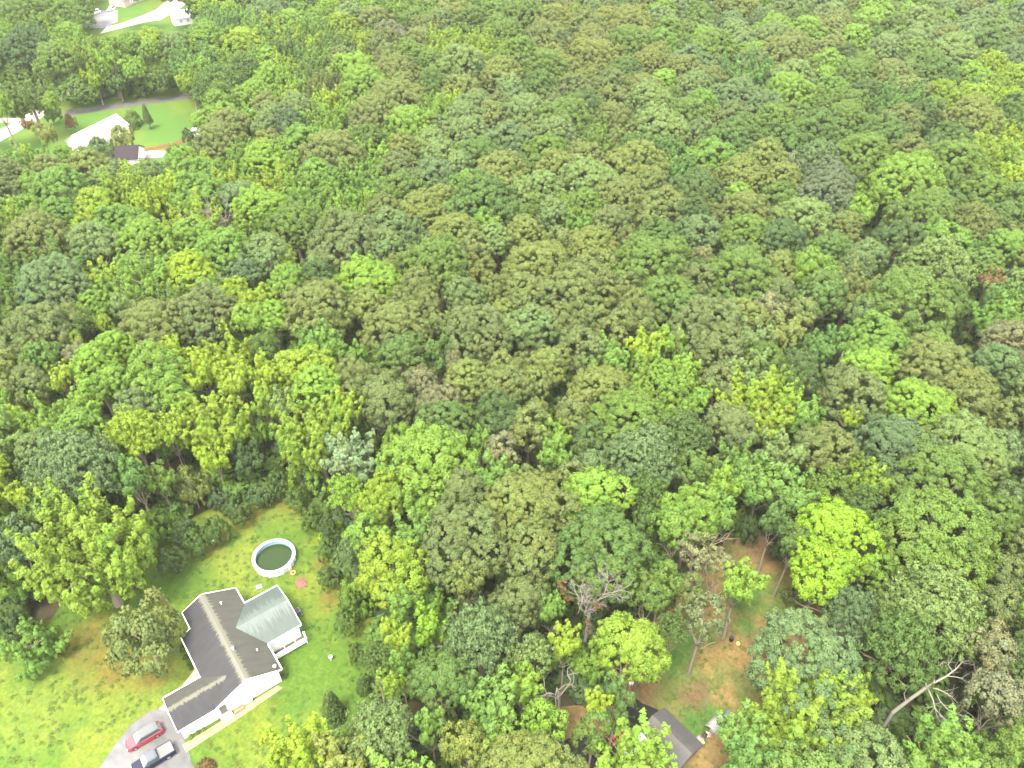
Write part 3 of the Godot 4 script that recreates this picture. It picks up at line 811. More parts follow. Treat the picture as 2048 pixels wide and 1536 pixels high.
	for q in [["white car parked on the distant pad, left of two", Vector3(-189.0, 0.05, -384.5), 0.9, Color(0.8, 0.8, 0.8)], ["white car parked on the distant pad, right of two", Vector3(-183.5, 0.05, -389.5), 1.4, Color(0.78, 0.78, 0.78)], ["small blue car stopped at the grey road's right end", Vector3(-114.2, 0.05, -289.5), -0.37, Color(0.09, 0.12, 0.35)]]:
		var f: Node3D = t.duplicate()
		f.name = numbered("estate_car")
		add_child(f)
		f.position = q[1]; f.rotation.y = q[2]
		tag(f, q[0], "car")
		f.get_node("body").material_override = paint(q[3])
		f.get_node("roof").material_override = paint(q[3])

# ---------------------------------------------------------------- other buildings
func gable(called: String, label: String, category: String, at: Vector3, turn: float, lx: float, lz: float, eave: float, ridge: float, wallm: Material, roofm: Material, windows := 2) -> Node3D:
	var h := thing(called, label, category, at, turn)
	var w := MB.new()
	w.side(PackedVector2Array([Vector2(-lz / 2, 0), Vector2(lz / 2, 0), Vector2(lz / 2, eave), Vector2(0, ridge), Vector2(-lz / 2, eave)]), -lx / 2, lx / 2, Basis(Vector3.UP, PI / 2))
	obj("wall", w, wallm, h)
	var o := 0.4
	var pitch := (ridge - eave) / (lz / 2)
	var r := MB.new()
	var y := ridge + 0.14; var e := eave + 0.14 - pitch * o
	slope(r, Vector3(-lx / 2 - o, y, 0), Vector3(lx / 2 + o, y, 0), Vector3(lx / 2 + o, e, lz / 2 + o), Vector3(-lx / 2 - o, e, lz / 2 + o), y, e)
	slope(r, Vector3(lx / 2 + o, y - 0.004, 0), Vector3(-lx / 2 - o, y - 0.004, 0), Vector3(-lx / 2 - o, e, -lz / 2 - o), Vector3(lx / 2 + o, e, -lz / 2 - o), y, e)
	obj("roof", r, roofm, h)
	for k in windows:
		var x := lx * ((k + 1.0) / (windows + 1.0) - 0.5)
		window(h, Vector3(x, eave * 0.55, lz / 2 + 0.01), 1.1, 1.2, 0)
	return h

func build_far_buildings() -> void:
	var whitemetal := mat(Color(0.4, 0.41, 0.42), 0.35, 0.4)
	var purple := mat(Color(0.028, 0.023, 0.028), 0.95, 0.15)
	var brown := mat(Color(0.17, 0.13, 0.12), 0.9)
	gable("house", "white-roofed house on the neighbour's lawn at upper left", "house", Vector3(-133.5, 0, -248), 1.15, 17.5, 8.5, 3.0, 5.6, M.siding, whitemetal, 4)
	var ex := gable("house", "dark purple-roofed house half hidden by trees beside red bank", "house", Vector3(-120.5, 0, -232.5), 0.1, 12.0, 8.0, 3.0, 5.4, M.siding, purple, 3)
	ex.set_meta("group", "houses of the far street")
	gable("house", "house with dark roof almost hidden right of grey driveway", "house", Vector3(-84.0, 0, -236.5), 0.2, 9.0, 7.0, 3.0, 5.0, mat(Color(0.5, 0.45, 0.5), 0.8), purple, 2)
	gable("shed", "small white shed at the right end of the red bank", "shed", Vector3(-100.6, 0, -248.5), -0.5, 5.0, 4.0, 2.6, 3.9, M.siding, whitemetal, 1)
	gable("house", "brown-roofed house at the photo's top edge beside the parking pad", "house", Vector3(-180.5, 0, -402), 1.2, 14, 9, 3, 5.6, mat(Color(0.45, 0.36, 0.32), 0.9), brown, 2)
	gable("house", "white house behind trees right of the distant white road", "house", Vector3(-145.0, 0, -372), 0.5, 9, 7.5, 3, 5.2, M.siding, whitemetal, 2)
	gable("house", "grey-roofed house behind the white house by the distant road", "house", Vector3(-139.5, 0, -386), 0.5, 9, 8, 3, 5.2, mat(Color(0.5, 0.48, 0.5), 0.9), mat(Color(0.13, 0.12, 0.14), 0.9), 2)
	gable("shed", "white shed at the left edge beside the pale road bend", "shed", Vector3(-160.0, 0, -297.5), 0.2, 5.5, 4.2, 2.6, 4.0, M.siding, whitemetal, 1)
	# road sign by the far road
	var sign_ := thing("road_sign", "small yellow sign at the right end of the grey road", "road sign", Vector3(-112.4, 0, -288.0), 0.3)
	var po := MB.new(); po.tube(Vector3.ZERO, Vector3(0, 2.4, 0), 0.06, 0.06, 6)
	obj("post", po, mat(Color(0.3, 0.3, 0.3), 0.6), sign_)
	var pl := MB.new(); pl.box(Vector3(0, 2.3, 0.08), Vector3(0.95, 0.95, 0.04), Basis(Vector3.BACK, PI / 4))
	obj("plate", pl, mat(Color(0.8, 0.55, 0.03), 0.5), sign_)
	# the property by the clearing
	var greyroof := StandardMaterial3D.new()
	greyroof.albedo_texture = roof_texture(Color(0.044, 0.043, 0.045), Color(0.06, 0.054, 0.05), 0.3, 0.3, 61)
	greyroof.roughness = 0.75
	gable("shed", "grey-roofed shed at the bottom of the dirt clearing", "shed", Vector3(21.6, 0, -50.9), -0.86, 6.2, 4.6, 2.4, 3.5, mat(Color(0.16, 0.13, 0.12), 0.9), greyroof, 1)
	var cp := thing("carport", "white metal carport half under leaves left of grey shed", "carport", Vector3(16.7, 0, -49.7), 0.62)
	for q in [[-1.6, -0.9], [1.6, -0.9], [-1.6, 0.9], [1.6, 0.9]]:
		var lg := MB.new(); lg.box(Vector3(q[0], 1.2, q[1]), Vector3(0.1, 2.4, 0.1))
		obj("post", lg, M.white, cp)
	for k in 5:
		var a := MB.new(); a.box(Vector3(-1.6 + k * 0.8, 2.45 + 0.02 * (k % 2), 0), Vector3(0.79, 0.05, 2.3))
		obj("roof_panel", a, whitemetal, cp)
	var rp := thing("wood_pile", "red-brown pile of old boards left of the grey shed", "boards", Vector3(15.0, 0.03, -52.2), 0.5)
	var rng := RandomNumberGenerator.new(); rng.seed = 5
	for k in 12:
		var a := MB.new(); a.box(Vector3(rng.randf_range(-0.8, 0.8), 0.08 + 0.05 * k, rng.randf_range(-0.5, 0.5)), Vector3(2.4, 0.06, 0.28), Basis(Vector3.UP, rng.randf_range(-0.4, 0.4)))
		obj("board", a, mat(Color(0.24, 0.06, 0.045) * rng.randf_range(0.7, 1.3), 0.9), rp)
	var ta := thing("tarpaulin", "pale grey tarpaulin tent right of the shed", "tarpaulin", Vector3(28.4, 0, -53.6), -0.86)
	var tm := MB.new()
	for i in 8:
		for j in 8:
			var q := []
			for e in [[0, 0], [1, 0], [1, 1], [0, 1]]:
				var x: float = (i + e[0]) / 8.0; var z: float = (j + e[1]) / 8.0
				q.append(Vector3((x - 0.5) * 2.0, 0.25 + 1.35 * sqrt(maxf(0.0, sin(x * PI))) + 0.05 * sin(z * 13 + x * 5), (z - 0.5) * 2.9 * (1.0 - 0.2 * x)))
			tm.quad(q[0], q[1], q[2], q[3])
	obj("sheet", tm, mat(Color(0.2, 0.195, 0.19), 0.7), ta)
	var bin := thing("trailer", "small dark blue trailer at the clearing's lower right", "trailer", Vector3(30.8, 0, -54.6), -0.7)
	var bn := MB.new()
	bn.box(Vector3(0, 0.75, 0), Vector3(1.7, 0.7, 1.2))
	bn.box(Vector3(1.3, 0.45, 0), Vector3(0.9, 0.08, 0.1))
	obj("body", bn, mat(Color(0.06, 0.08, 0.13), 0.5), bin)
	var lid := MB.new(); lid.box(Vector3(0.45, 1.13, 0.2), Vector3(0.6, 0.05, 0.5))
	obj("lid", lid, mat(Color(0.1, 0.3, 0.55), 0.5), bin)
	wheels(bin, [[0, -0.7], [0, 0.7]], 0.34)
	var labels := ["rusty", "grey", "tan", "brown", "dark", "pale"]
	for k in 9:
		var x := 25.4 + 0.36 * k + rng.randf_range(-0.2, 0.2)
		var z := -51.2 - 0.25 * k + rng.randf_range(-0.5, 0.5)
		var c: Color = [Color(0.2, 0.09, 0.05), Color(0.25, 0.25, 0.25), Color(0.4, 0.3, 0.18), Color(0.12, 0.08, 0.05), Color(0.03, 0.03, 0.035), Color(0.5, 0.48, 0.42)][k % 6]
		var j := thing("crate", "%s crate in the clutter right of the shed, %s from shed" % [labels[k % 6], ["first", "second", "third", "fourth", "fifth", "sixth", "seventh", "eighth", "last"][k]], "crate", Vector3(x, 0, z), rng.randf() * 3.0, "clutter beside the shed")
		var hgt := rng.randf_range(0.25, 0.6)
		var jm := MB.new()
		for s in [-1, 1]:
			jm.box(Vector3(0, hgt * 0.5, s * 0.3), Vector3(0.6, hgt, 0.05)); jm.box(Vector3(s * 0.3, hgt * 0.5, 0), Vector3(0.05, hgt, 0.54))
		obj("sides", jm, mat(c, 0.9), j)
		var jb := MB.new(); jb.box(Vector3(0, hgt * 0.55, 0), Vector3(0.54, 0.05, 0.54))
		obj("base", jb, mat(c * 0.8, 0.9), j)
	var bc := thing("water_drum", "dark plastic drum standing at the clearing's green edge", "drum", Vector3(33.6, 0, -67.2))
	var dr := MB.new(); dr.tube(Vector3.ZERO, Vector3(0, 0.95, 0), 0.33, 0.33, 12); dr.cap(Vector3(0, 0.95, 0), Vector3.UP, 0.33, 12)
	obj("shell", dr, mat(Color(0.015, 0.015, 0.017), 0.5), bc)
	var bo := thing("toy_ball", "orange ball lying on the dirt beside the dark drum", "ball", Vector3(34.5, 0.3, -66.5))
	var sp := SphereMesh.new(); sp.radius = 0.32; sp.height = 0.64
	obj("ball", sp, mat(Color(0.8, 0.4, 0.1), 0.5), bo)
	var wb := thing("beehive_box", "small white box on legs under the yellow-green trees", "box", Vector3(17.3, 0, -60.0), 0.4)
	var wm := MB.new(); wm.box(Vector3(0, 0.75, 0), Vector3(0.7, 0.6, 0.6)); wm.box(Vector3(0, 1.08, 0), Vector3(0.8, 0.06, 0.7))
	obj("box", wm, M.white, wb)
	for q in [[-0.3, -0.25], [0.3, -0.25], [-0.3, 0.25], [0.3, 0.25]]:
		var lg := MB.new(); lg.box(Vector3(q[0], 0.22, q[1]), Vector3(0.07, 0.44, 0.07))
		obj("leg", lg, M.white, wb)

# ---------------------------------------------------------------- trees
const TINT := {"L": Color(0.124, 0.205, 0.032), "Y": Color(0.162, 0.232, 0.025), "Z": Color(0.152, 0.25, 0.02), "G": Color(0.088, 0.14, 0.03), "O": Color(0.116, 0.144, 0.042), "K": Color(0.126, 0.15, 0.038), "D": Color(0.068, 0.108, 0.032), "P": Color(0.112, 0.162, 0.054), "B": Color(0.073, 0.114, 0.046), "E": Color(0.1, 0.176, 0.036), "T": Color(0.143, 0.15, 0.07), "V": Color(0.135, 0.19, 0.1), "S": Color(0.104, 0.13, 0.056), "R": Color(0.14, 0.09, 0.04)}
const WORD := {"L": "light green", "Y": "yellow-green", "Z": "lime-yellow", "G": "mid-green", "O": "olive", "K": "golden-olive", "D": "dark green", "P": "pale green", "B": "blue-green", "E": "fresh green", "T": "tan-flecked", "V": "silvery green", "S": "grey-green", "R": "rust-red"}
const NAME := {"r": "oak_tree", "m": "maple_tree", "w": "locust_tree", "s": "thin_tree", "c": "cedar_tree", "b": "bushy_tree"}
const SHAPE := {"r": "round-crowned tree", "m": "upright plumed tree", "w": "spreading feathery tree", "s": "sparse twiggy tree", "c": "cone-shaped cedar", "b": "low bushy tree"}
const GROUP := {"r": "round-crowned trees of the forest", "m": "plumed trees of the forest", "w": "feathery trees of the forest", "s": "sparse trees at the clearing", "c": "cedars", "b": "low bushy trees at the edges"}
var marks := []                                             # [words, position]: what tree labels point from

func t(what: String, x: float, z: float, r: float, h: float, own := "") -> void:
	placed.append([what[0], what[1], x, z, r, h, own])

func look_at_photo(p: Vector3) -> Vector2:                  # where a point stands in the photo, 2048 pixels wide (for the labels' wording)
	var q := cam.global_transform.affine_inverse() * p if cam.is_inside_tree() else cam.transform.affine_inverse() * p
	var f := 768.0 / tan(deg_to_rad(cam.fov) * 0.5)
	return Vector2(1024.0 + f * q.x / -q.z, 768.0 - f * q.y / -q.z)

func crown_depth(f: String) -> float:
	return {"r": 0.74, "m": 0.95, "w": 0.75, "s": 0.85, "c": 2.2, "b": 1.1}[f]

var all_crowns := []
var boxes := {}                                             # crown mesh -> its bounds
func mesh_for(d: Array) -> ArrayMesh:
	var f: String = d[1]
	var key: String = f
	if f == "b": key = "r1"
	if f in ["r", "m", "w"]: key = f + ("1" if d[4] < 4.1 else "2" if d[4] < 6.3 else "3")
	var list: Array = crowns[key]
	return list[(int(absf(d[2]) * 7.0) + int(absf(d[3]) * 3.0)) % list.size()]

func crown_place(d: Array, k: int) -> Transform3D:
	var r: float = d[4]; var h: float = d[5]
	var f: String = d[1]
	var depth: float = crown_depth(f) * 2.0 * r
	if f in ["r", "m", "w"]: depth *= 1.0 + (0.25 if f == "m" else 0.45) * clampf((9.6 - 2.0 * r) / 4.6, 0.0, 1.0)
	if f == "b": depth = maxf(depth, h * 0.9)
	var box: AABB = boxes[mesh_for(d)]
	var sy := depth / box.size.y
	var wide := 2.0 * r / (0.5 * (box.size.x + box.size.z))
	var b := Basis(Vector3.UP, k * 1.7).scaled(Vector3(wide, sy, wide) * Vector3(1.05, 1.0, 1.05))
	return Transform3D(b, Vector3(0, h - box.end.y * sy, 0))

func build_trees() -> void:
	var rng := RandomNumberGenerator.new()
	rng.seed = 99
	var shown := []
	var rest := []
	for d in placed:
		var mid := look_at_photo(Vector3(d[2], d[5] * 0.75, d[3]))
		var dist: float = (Vector3(d[2], d[5], d[3]) - cam.position).length()
		var size: float = d[4] / dist
		d.append(mid); d.append(size)
		var m := 1.0 * size * 1600.0
		if mid.x > -m * 0.5 and mid.x < 2048 + m * 0.5 and mid.y > -m * 0.5 and mid.y < 1536 + m * 0.5: shown.append(d)
		else: rest.append(d)
	shown.sort_custom(func(a, b): return a[8] > b[8])
	var count := {}
	var seen := {}
	for d in shown:
		var f: String = d[1]
		count[f] = count.get(f, 0) + 1
		if count[f] > 300:
			rest.append(d)
			continue
		var cm := mesh_for(d)
		var idx: int = all_crowns.find(cm)
		var label: String = d[6]
		if label == "": label = tree_label(d, seen)
		else: label = label.get_slice("|", 0)
		var o := thing(NAME[f], label, "tree", Vector3(d[2], 0, d[3]), 0.0, GROUP[f])
		var c := obj("crown", cm, leaf[d[0] + str(idx % TONE)], o)
		c.transform = crown_place(d, idx + int(absf(d[2])))
		var tr := obj("trunk", trunks[idx % trunks.size()], M.bark, o)
		tr.scale = Vector3(1, 1, 1) * (d[5] / 20.0) * (Vector3(0.8, 0.9, 0.8) if f == "c" else Vector3(minf(d[4] / 5.0, 1.3), 0.93, minf(d[4] / 5.0, 1.3)))
		tr.rotation.y = d[2]
	# what lies farther or outside the frame: one mass
	var mass := Node3D.new()
	mass.name = "forest_mass"
	add_child(mass)
	tag(mass, "mass of smaller and farther treetops filling the forest between single trees", "forest")
	mass.set_meta("kind", "stuff")
	var piles := {}
	for d in rest:
		var key := mesh_for(d)
		if not piles.has(key): piles[key] = []
		piles[key].append(d)
	for key in piles:
		var mm := MultiMesh.new()
		mm.transform_format = MultiMesh.TRANSFORM_3D
		mm.use_colors = true
		mm.mesh = key
		mm.instance_count = piles[key].size()
		for k in piles[key].size():
			var d: Array = piles[key][k]
			var tr := crown_place(d, k)
			tr.origin += Vector3(d[2], 0, d[3])
			mm.set_instance_transform(k, tr)
			var c: Color = TINT[d[0]]
			var j := rng.randf_range(0.85, 1.15)
			mm.set_instance_color(k, Color(c.r * j, c.g * j, c.b * j))
		var o := MultiMeshInstance3D.new()
		o.multimesh = mm
		o.material_override = leaf.white
		o.name = "treetops"
		o.set_meta("kind", "stuff")
		mass.add_child(o, true)

func tree_label(d: Array, seen: Dictionary) -> String:
	var p: Vector2 = d[7]
	var best := 1e9
	var mark: Array = marks[0]
	for m in marks:
		var e: float = p.distance_to(m[1])
		if e < best and e > 14.0: best = e; mark = m
	var dir: Vector2 = p - mark[1]
	var words := ["right of", "below right of", "below", "below left of", "left of", "above left of", "above", "above right of"]
	var way: String = words[int(round(dir.angle() / (TAU / 8.0)) + 8) % 8]
	var r: float = d[4]
	var size := "very broad" if r > 6.6 else "broad" if r > 5.0 else "medium" if r > 3.6 else "small"
	var key: String = size + " " + WORD[d[0]] + " " + SHAPE[d[1]] + "|" + way + " " + mark[0]
	seen[key] = seen.get(key, 0) + 1
	var k: int = seen[key]
	var nth: String = ["", "second largest ", "third largest ", "fourth largest ", "fifth largest ", "sixth largest ", "seventh largest "][mini(k - 1, 6)]
	var out: String = "%s %s %s, %s%s %s" % [size, WORD[d[0]], SHAPE[d[1]], nth, way, mark[0]]
	if k > 7: out = out.replace("seventh largest", "%dth largest" % k)
	return out

func dead_tree(called: String, label: String, at: Vector3, tall: float, lean: Vector3, seed_: int, tint: Color, kids := 2, depth := 2, bend := 0.2, stout := 0.24, spread := 1.0) -> Node3D:
	var rng := RandomNumberGenerator.new()
	rng.seed = seed_
	var o := thing(called, label, "dead tree", at)
	var mb := MB.new()
	var p := Vector3.ZERO
	var dir := (Vector3.UP + lean).normalized()
	for k in 4:
		var q := p + dir * tall * 0.14
		mb.tube(p, q, stout * lerpf(1.2, 0.8, k / 4.0), stout * lerpf(1.2, 0.8, (k + 1) / 4.0), 7)
		p = q
		dir = (dir + Vector3(rng.randfn(), 0, rng.randfn()) * 0.05).normalized()
	var m := mat(tint, 0.9)
	obj("trunk", mb, m, o)
	for k in 5:
		var b := MB.new()
		var a := TAU * k / 5 + rng.randf()
		var d := (dir + Vector3(cos(a), 0.2, sin(a)) * rng.randf_range(0.35, 0.8)).normalized()
		limb(b, p - dir * rng.randf_range(0.0, tall * 0.12), d, tall * rng.randf_range(0.26, 0.36) * spread, stout * 0.55, depth, rng, bend, kids)
		obj("branch", b, m, o)
	return o

func build_dead_trees() -> void:
	var pale := Color(0.42, 0.39, 0.34)
	var lt := thing("dead_tree", "bare grey dead tree leaning right beside the dirt clearing", "dead tree", Vector3(51.79, 0.0, -53.21))
	for q in [["trunk", [Vector3(51.79, 0.0, -53.21), Vector3(51.79, 5.0, -53.21), Vector3(53.23, 8.2, -53.46), Vector3(54.84, 10.5, -53.92)], 0.27, 0.22], ["branch", [Vector3(54.84, 10.5, -53.92), Vector3(57.66, 11.3, -55.04), Vector3(59.04, 11.8, -55.77), Vector3(60.16, 12.3, -56.64)], 0.17, 0.04], ["branch", [Vector3(54.84, 10.5, -53.92), Vector3(54.68, 11.3, -55.40), Vector3(55.13, 11.7, -56.40), Vector3(55.05, 12.3, -57.22)], 0.11, 0.03], ["branch", [Vector3(55.89, 10.8, -54.33), Vector3(56.18, 11.3, -55.33), Vector3(57.15, 11.8, -56.34), Vector3(57.49, 12.3, -56.64)], 0.1, 0.025], ["branch", [Vector3(54.84, 10.5, -53.92), Vector3(55.95, 10.9, -53.43), Vector3(56.57, 11.2, -52.78), Vector3(57.17, 11.4, -52.06)], 0.13, 0.04], ["branch", [Vector3(54.92, 10.5, -53.64), Vector3(54.87, 10.7, -52.01), Vector3(54.58, 10.8, -50.74), Vector3(55.05, 10.9, -49.76), Vector3(55.45, 11.0, -48.79)], 0.12, 0.025], ["branch", [Vector3(55.61, 10.8, -52.65), Vector3(55.50, 11.1, -51.67), Vector3(55.92, 11.3, -50.35), Vector3(56.61, 11.5, -49.72)], 0.08, 0.025], ["branch", [Vector3(57.66, 11.3, -55.04), Vector3(58.62, 11.7, -54.68), Vector3(59.40, 12.0, -54.30)], 0.08, 0.025], ["branch", [Vector3(58.55, 11.6, -55.52), Vector3(58.10, 12.0, -56.23), Vector3(58.82, 12.5, -56.96)], 0.06, 0.02], ["branch", [Vector3(54.68, 11.3, -55.40), Vector3(53.67, 11.7, -55.54), Vector3(52.95, 11.9, -55.21)], 0.06, 0.02], ["branch", [Vector3(52.87, 7.5, -53.34), Vector3(52.58, 8.4, -54.06), Vector3(53.21, 9.4, -54.81)], 0.07, 0.02]]:
		var mb := MB.new()
		var tw := RandomNumberGenerator.new(); tw.seed = int(absf(q[1][1].x) * 100)
		for k in q[1].size() - 1:
			var a: Vector3 = q[1][k] - lt.position
			var b: Vector3 = q[1][k + 1] - lt.position
			var n: int = q[1].size() - 1
			mb.tube(a, b, lerpf(q[2], q[3], float(k) / n), lerpf(q[2], q[3], float(k + 1) / n), 7)
			if q[0] == "branch" and k > 0:
				for e in 3:
					limb(mb, a.lerp(b, tw.randf()), ((b - a).normalized() + Vector3(tw.randfn(), tw.randfn(), tw.randfn()) * 0.7).normalized(), 1.3, 0.035, 1, tw, 0.2, 2)
		obj(q[0], mb, mat(Color(0.2, 0.185, 0.157), 0.9), lt)
	dead_tree("dead_tree", "tall bare grey-brown dead tree in the left forest", Vector3(-67.4, 0, -169.7), 24.0, Vector3(-0.12, 0, 0.0), 7, Color(0.15, 0.12, 0.1), 4, 2, 0.1, 0.26, 0.62)
	dead_tree("dead_tree", "twisted white dead tree below the grey branch fan", Vector3(7.0, 0, -51.4), 19.5, Vector3(-0.1, 0, -0.1), 12, Color(0.132, 0.12, 0.099), 2, 1, 0.5, 0.24, 0.55)
	var fan := dead_tree("dead_tree", "dead tree with a fan of pale grey twigs and rusty leaves", Vector3(10.6, 0, -64.4), 22.5, Vector3(0.05, 0, -0.05), 21, Color(0.168, 0.15, 0.129), 3, 3, 0.16, 0.26, 0.52)
	var dl := MB.new()
	var lr := RandomNumberGenerator.new(); lr.seed = 8
	for q in [Vector3(-3.0, 15.0, -1.0), Vector3(-3.4, 16.0, -1.4), Vector3(-2.6, 14.2, -0.6), Vector3(1.4, 14.2, 0.8), Vector3(0.0, 12.0, 1.8)]:
		for k in 3: sprays(dl, q + Vector3(lr.randfn(), lr.randfn(), lr.randfn()) * 0.5, Vector3(0.5, 0.4, 0.5), Vector3.UP, 30, Vector2(0.34, 0.22), lr, Color(0.6, 0.6, 0.6), 0.7)
	obj("dead_leaves", dl, leaf["R0"], fan)
	var fo := dead_tree("dead_tree", "pale forked snag standing right of the emerald-green treetop", Vector3(63.4, 0, -121.6), 21.5, Vector3(0.05, 0, 0.02), 31, Color(0.27, 0.245, 0.21), 1, 0, 0.2, 0.32, 0.7)
	fo.scale = Vector3.ONE
	dead_tree("dead_tree", "white-limbed dead tree under the big green dome", Vector3(88.0, 0, -140.0), 13.0, Vector3(-0.25, 0, 0), 35, pale, 1, 1, 0.2, 0.28)
	dead_tree("dead_tree", "tall pale dead tree in the distant forest, left of pair", Vector3(16.4, 0, -299.9), 18.0, Vector3(0.03, 0, 0), 41, Color(0.162, 0.15, 0.126), 3, 2, 0.1, 0.28)
	dead_tree("dead_tree", "tall pale dead tree in the distant forest, right of pair", Vector3(30.6, 0, -288.6), 20.0, Vector3(-0.03, 0, 0), 43, Color(0.162, 0.15, 0.126), 3, 2, 0.1, 0.28)
	dead_tree("dead_tree", "thin bare dead tree among trees at right, below golden top", Vector3(101.6, 0, -161.2), 17.0, Vector3(-0.1, 0, 0), 47, Color(0.198, 0.168, 0.144), 3, 2, 0.16, 0.2)
	dead_tree("dead_tree", "grey dead branches showing in the dark mid-forest hollow", Vector3(11.8, 0, -209.1), 16.0, Vector3(-0.2, 0, 0), 53, Color(0.18, 0.156, 0.132), 2, 2, 0.2, 0.22)
	dead_tree("dead_tree", "white bare branches in the right forest gap", Vector3(99.9, 0, -161.2), 16.0, Vector3(0.15, 0, 0), 57, Color(0.228, 0.21, 0.18), 2, 2, 0.2, 0.2)
	dead_tree("dead_tree", "dry pale-twigged tree at the clearing's upper left edge", Vector3(28.5, 0, -77.5), 14.0, Vector3(0.0, 0, 0.1), 61, Color(0.24, 0.198, 0.144), 3, 2, 0.2, 0.22)
	dead_tree("dead_tree", "dead brushy tree with drooping limbs beside the clearing", Vector3(27.4, 0, -70.5), 9.0, Vector3(0.1, 0, 0.1), 63, Color(0.24, 0.186, 0.126), 3, 2, 0.25, 0.18)

func build_undergrowth() -> void:
	var rng := RandomNumberGenerator.new()
	rng.seed = 17
	var keep_out := [PackedVector2Array(YARD), PackedVector2Array(CLEARING), PackedVector2Array(FAR_LAWN), PackedVector2Array(TOP_LAWN)]
	var spots := []
	while spots.size() < 5200:
		var z := -rng.randf_range(36, 430)
		var x := rng.randf_range(-1, 1) * (70 + (-z - 36) * 0.58)
		var free := true
		for k in keep_out:
			if Geometry2D.is_point_in_polygon(Vector2(x, z), k): free = false
		if free: spots.append(Vector3(x, 0, z))
	var mm := MultiMesh.new()
	mm.transform_format = MultiMesh.TRANSFORM_3D
	mm.use_colors = true
	var mb := MB.new()
	for k in 16:
		var d := Vector3(rng.randfn(), absf(rng.randfn()) * 0.8, rng.randfn()).normalized()
		sprays(mb, d * 0.6 + Vector3(0, 0.3, 0), Vector3(0.4, 0.35, 0.4), d, 22, Vector2(0.3, 0.2), rng, Color(1, 1, 1))
	mm.mesh = mb.mesh()
	mm.instance_count = spots.size()
	for k in spots.size():
		var s := rng.randf_range(1.4, 3.6)
		mm.set_instance_transform(k, Transform3D(Basis(Vector3.UP, rng.randf() * TAU).scaled(Vector3(s, s * rng.randf_range(0.8, 1.6), s)), spots[k]))
		var c: Color = TINT[["D", "G", "D", "B", "E", "G"][rng.randi() % 6]]
		mm.set_instance_color(k, c * rng.randf_range(0.7, 1.1))
	var o := MultiMeshInstance3D.new()
	o.multimesh = mm
	o.material_override = leaf.white
	o.name = "undergrowth"
	add_child(o)
	tag(o, "dark green undergrowth covering the forest floor between the trees", "undergrowth")
	o.set_meta("kind", "stuff")

func build_weeds() -> void:                                 # clumps of clover and coarse grass in the mown lawns
	var rng := RandomNumberGenerator.new()
	rng.seed = 23
	var mb := MB.new()
	sprays(mb, Vector3(0, 0.02, 0), Vector3(0.3, 0.06, 0.3), Vector3.UP, 26, Vector2(0.16, 0.07), rng, Color(1, 1, 1), 0.9)
	var mm := MultiMesh.new()
	mm.transform_format = MultiMesh.TRANSFORM_3D
	mm.use_colors = true
	mm.mesh = mb.mesh()
	var spots := []
	var yard := PackedVector2Array(YARD); var dirt := PackedVector2Array(CLEARING)
	while spots.size() < 1900:
		var p := Vector2(rng.randf_range(-85, -18), rng.randf_range(-98, -40)) if rng.randf() < 0.75 else Vector2(rng.randf_range(8, 50), rng.randf_range(-88, -42))
		if not (Geometry2D.is_point_in_polygon(p, yard) or Geometry2D.is_point_in_polygon(p, dirt)): continue
		var q := Basis(Vector3.UP, -HOUSE_TURN) * (Vector3(p.x, 0, p.y) - HOUSE)
		if q.x > -6.5 and q.x < 16 and q.z > -12 and q.z < 8.0 or q.x < -3 and q.z > -2 or p.distance_to(Vector2(-39.7, -82.2)) < 4.0: continue
		if n_mid.get_noise_2d(p.x * 1.5, p.y * 1.5) < rng.randf_range(-0.3, 0.4): continue
		spots.append(p)
	mm.instance_count = spots.size()
	for k in spots.size():
		var s := rng.randf_range(0.6, 1.7)
		mm.set_instance_transform(k, Transform3D(Basis(Vector3.UP, rng.randf() * TAU).scaled(Vector3(s, s, s)), Vector3(spots[k].x, 0.0, spots[k].y)))
		mm.set_instance_color(k, [Color(0.06, 0.115, 0.022), Color(0.07, 0.13, 0.022), Color(0.11, 0.145, 0.026), Color(0.095, 0.12, 0.03)][rng.randi() % 4])
	var o := MultiMeshInstance3D.new()
	o.multimesh = mm
	o.material_override = leaf.white
	o.name = "weeds"
	add_child(o)
	tag(o, "low weeds and clover patches scattered over the grass", "weeds")
	o.set_meta("kind", "stuff")

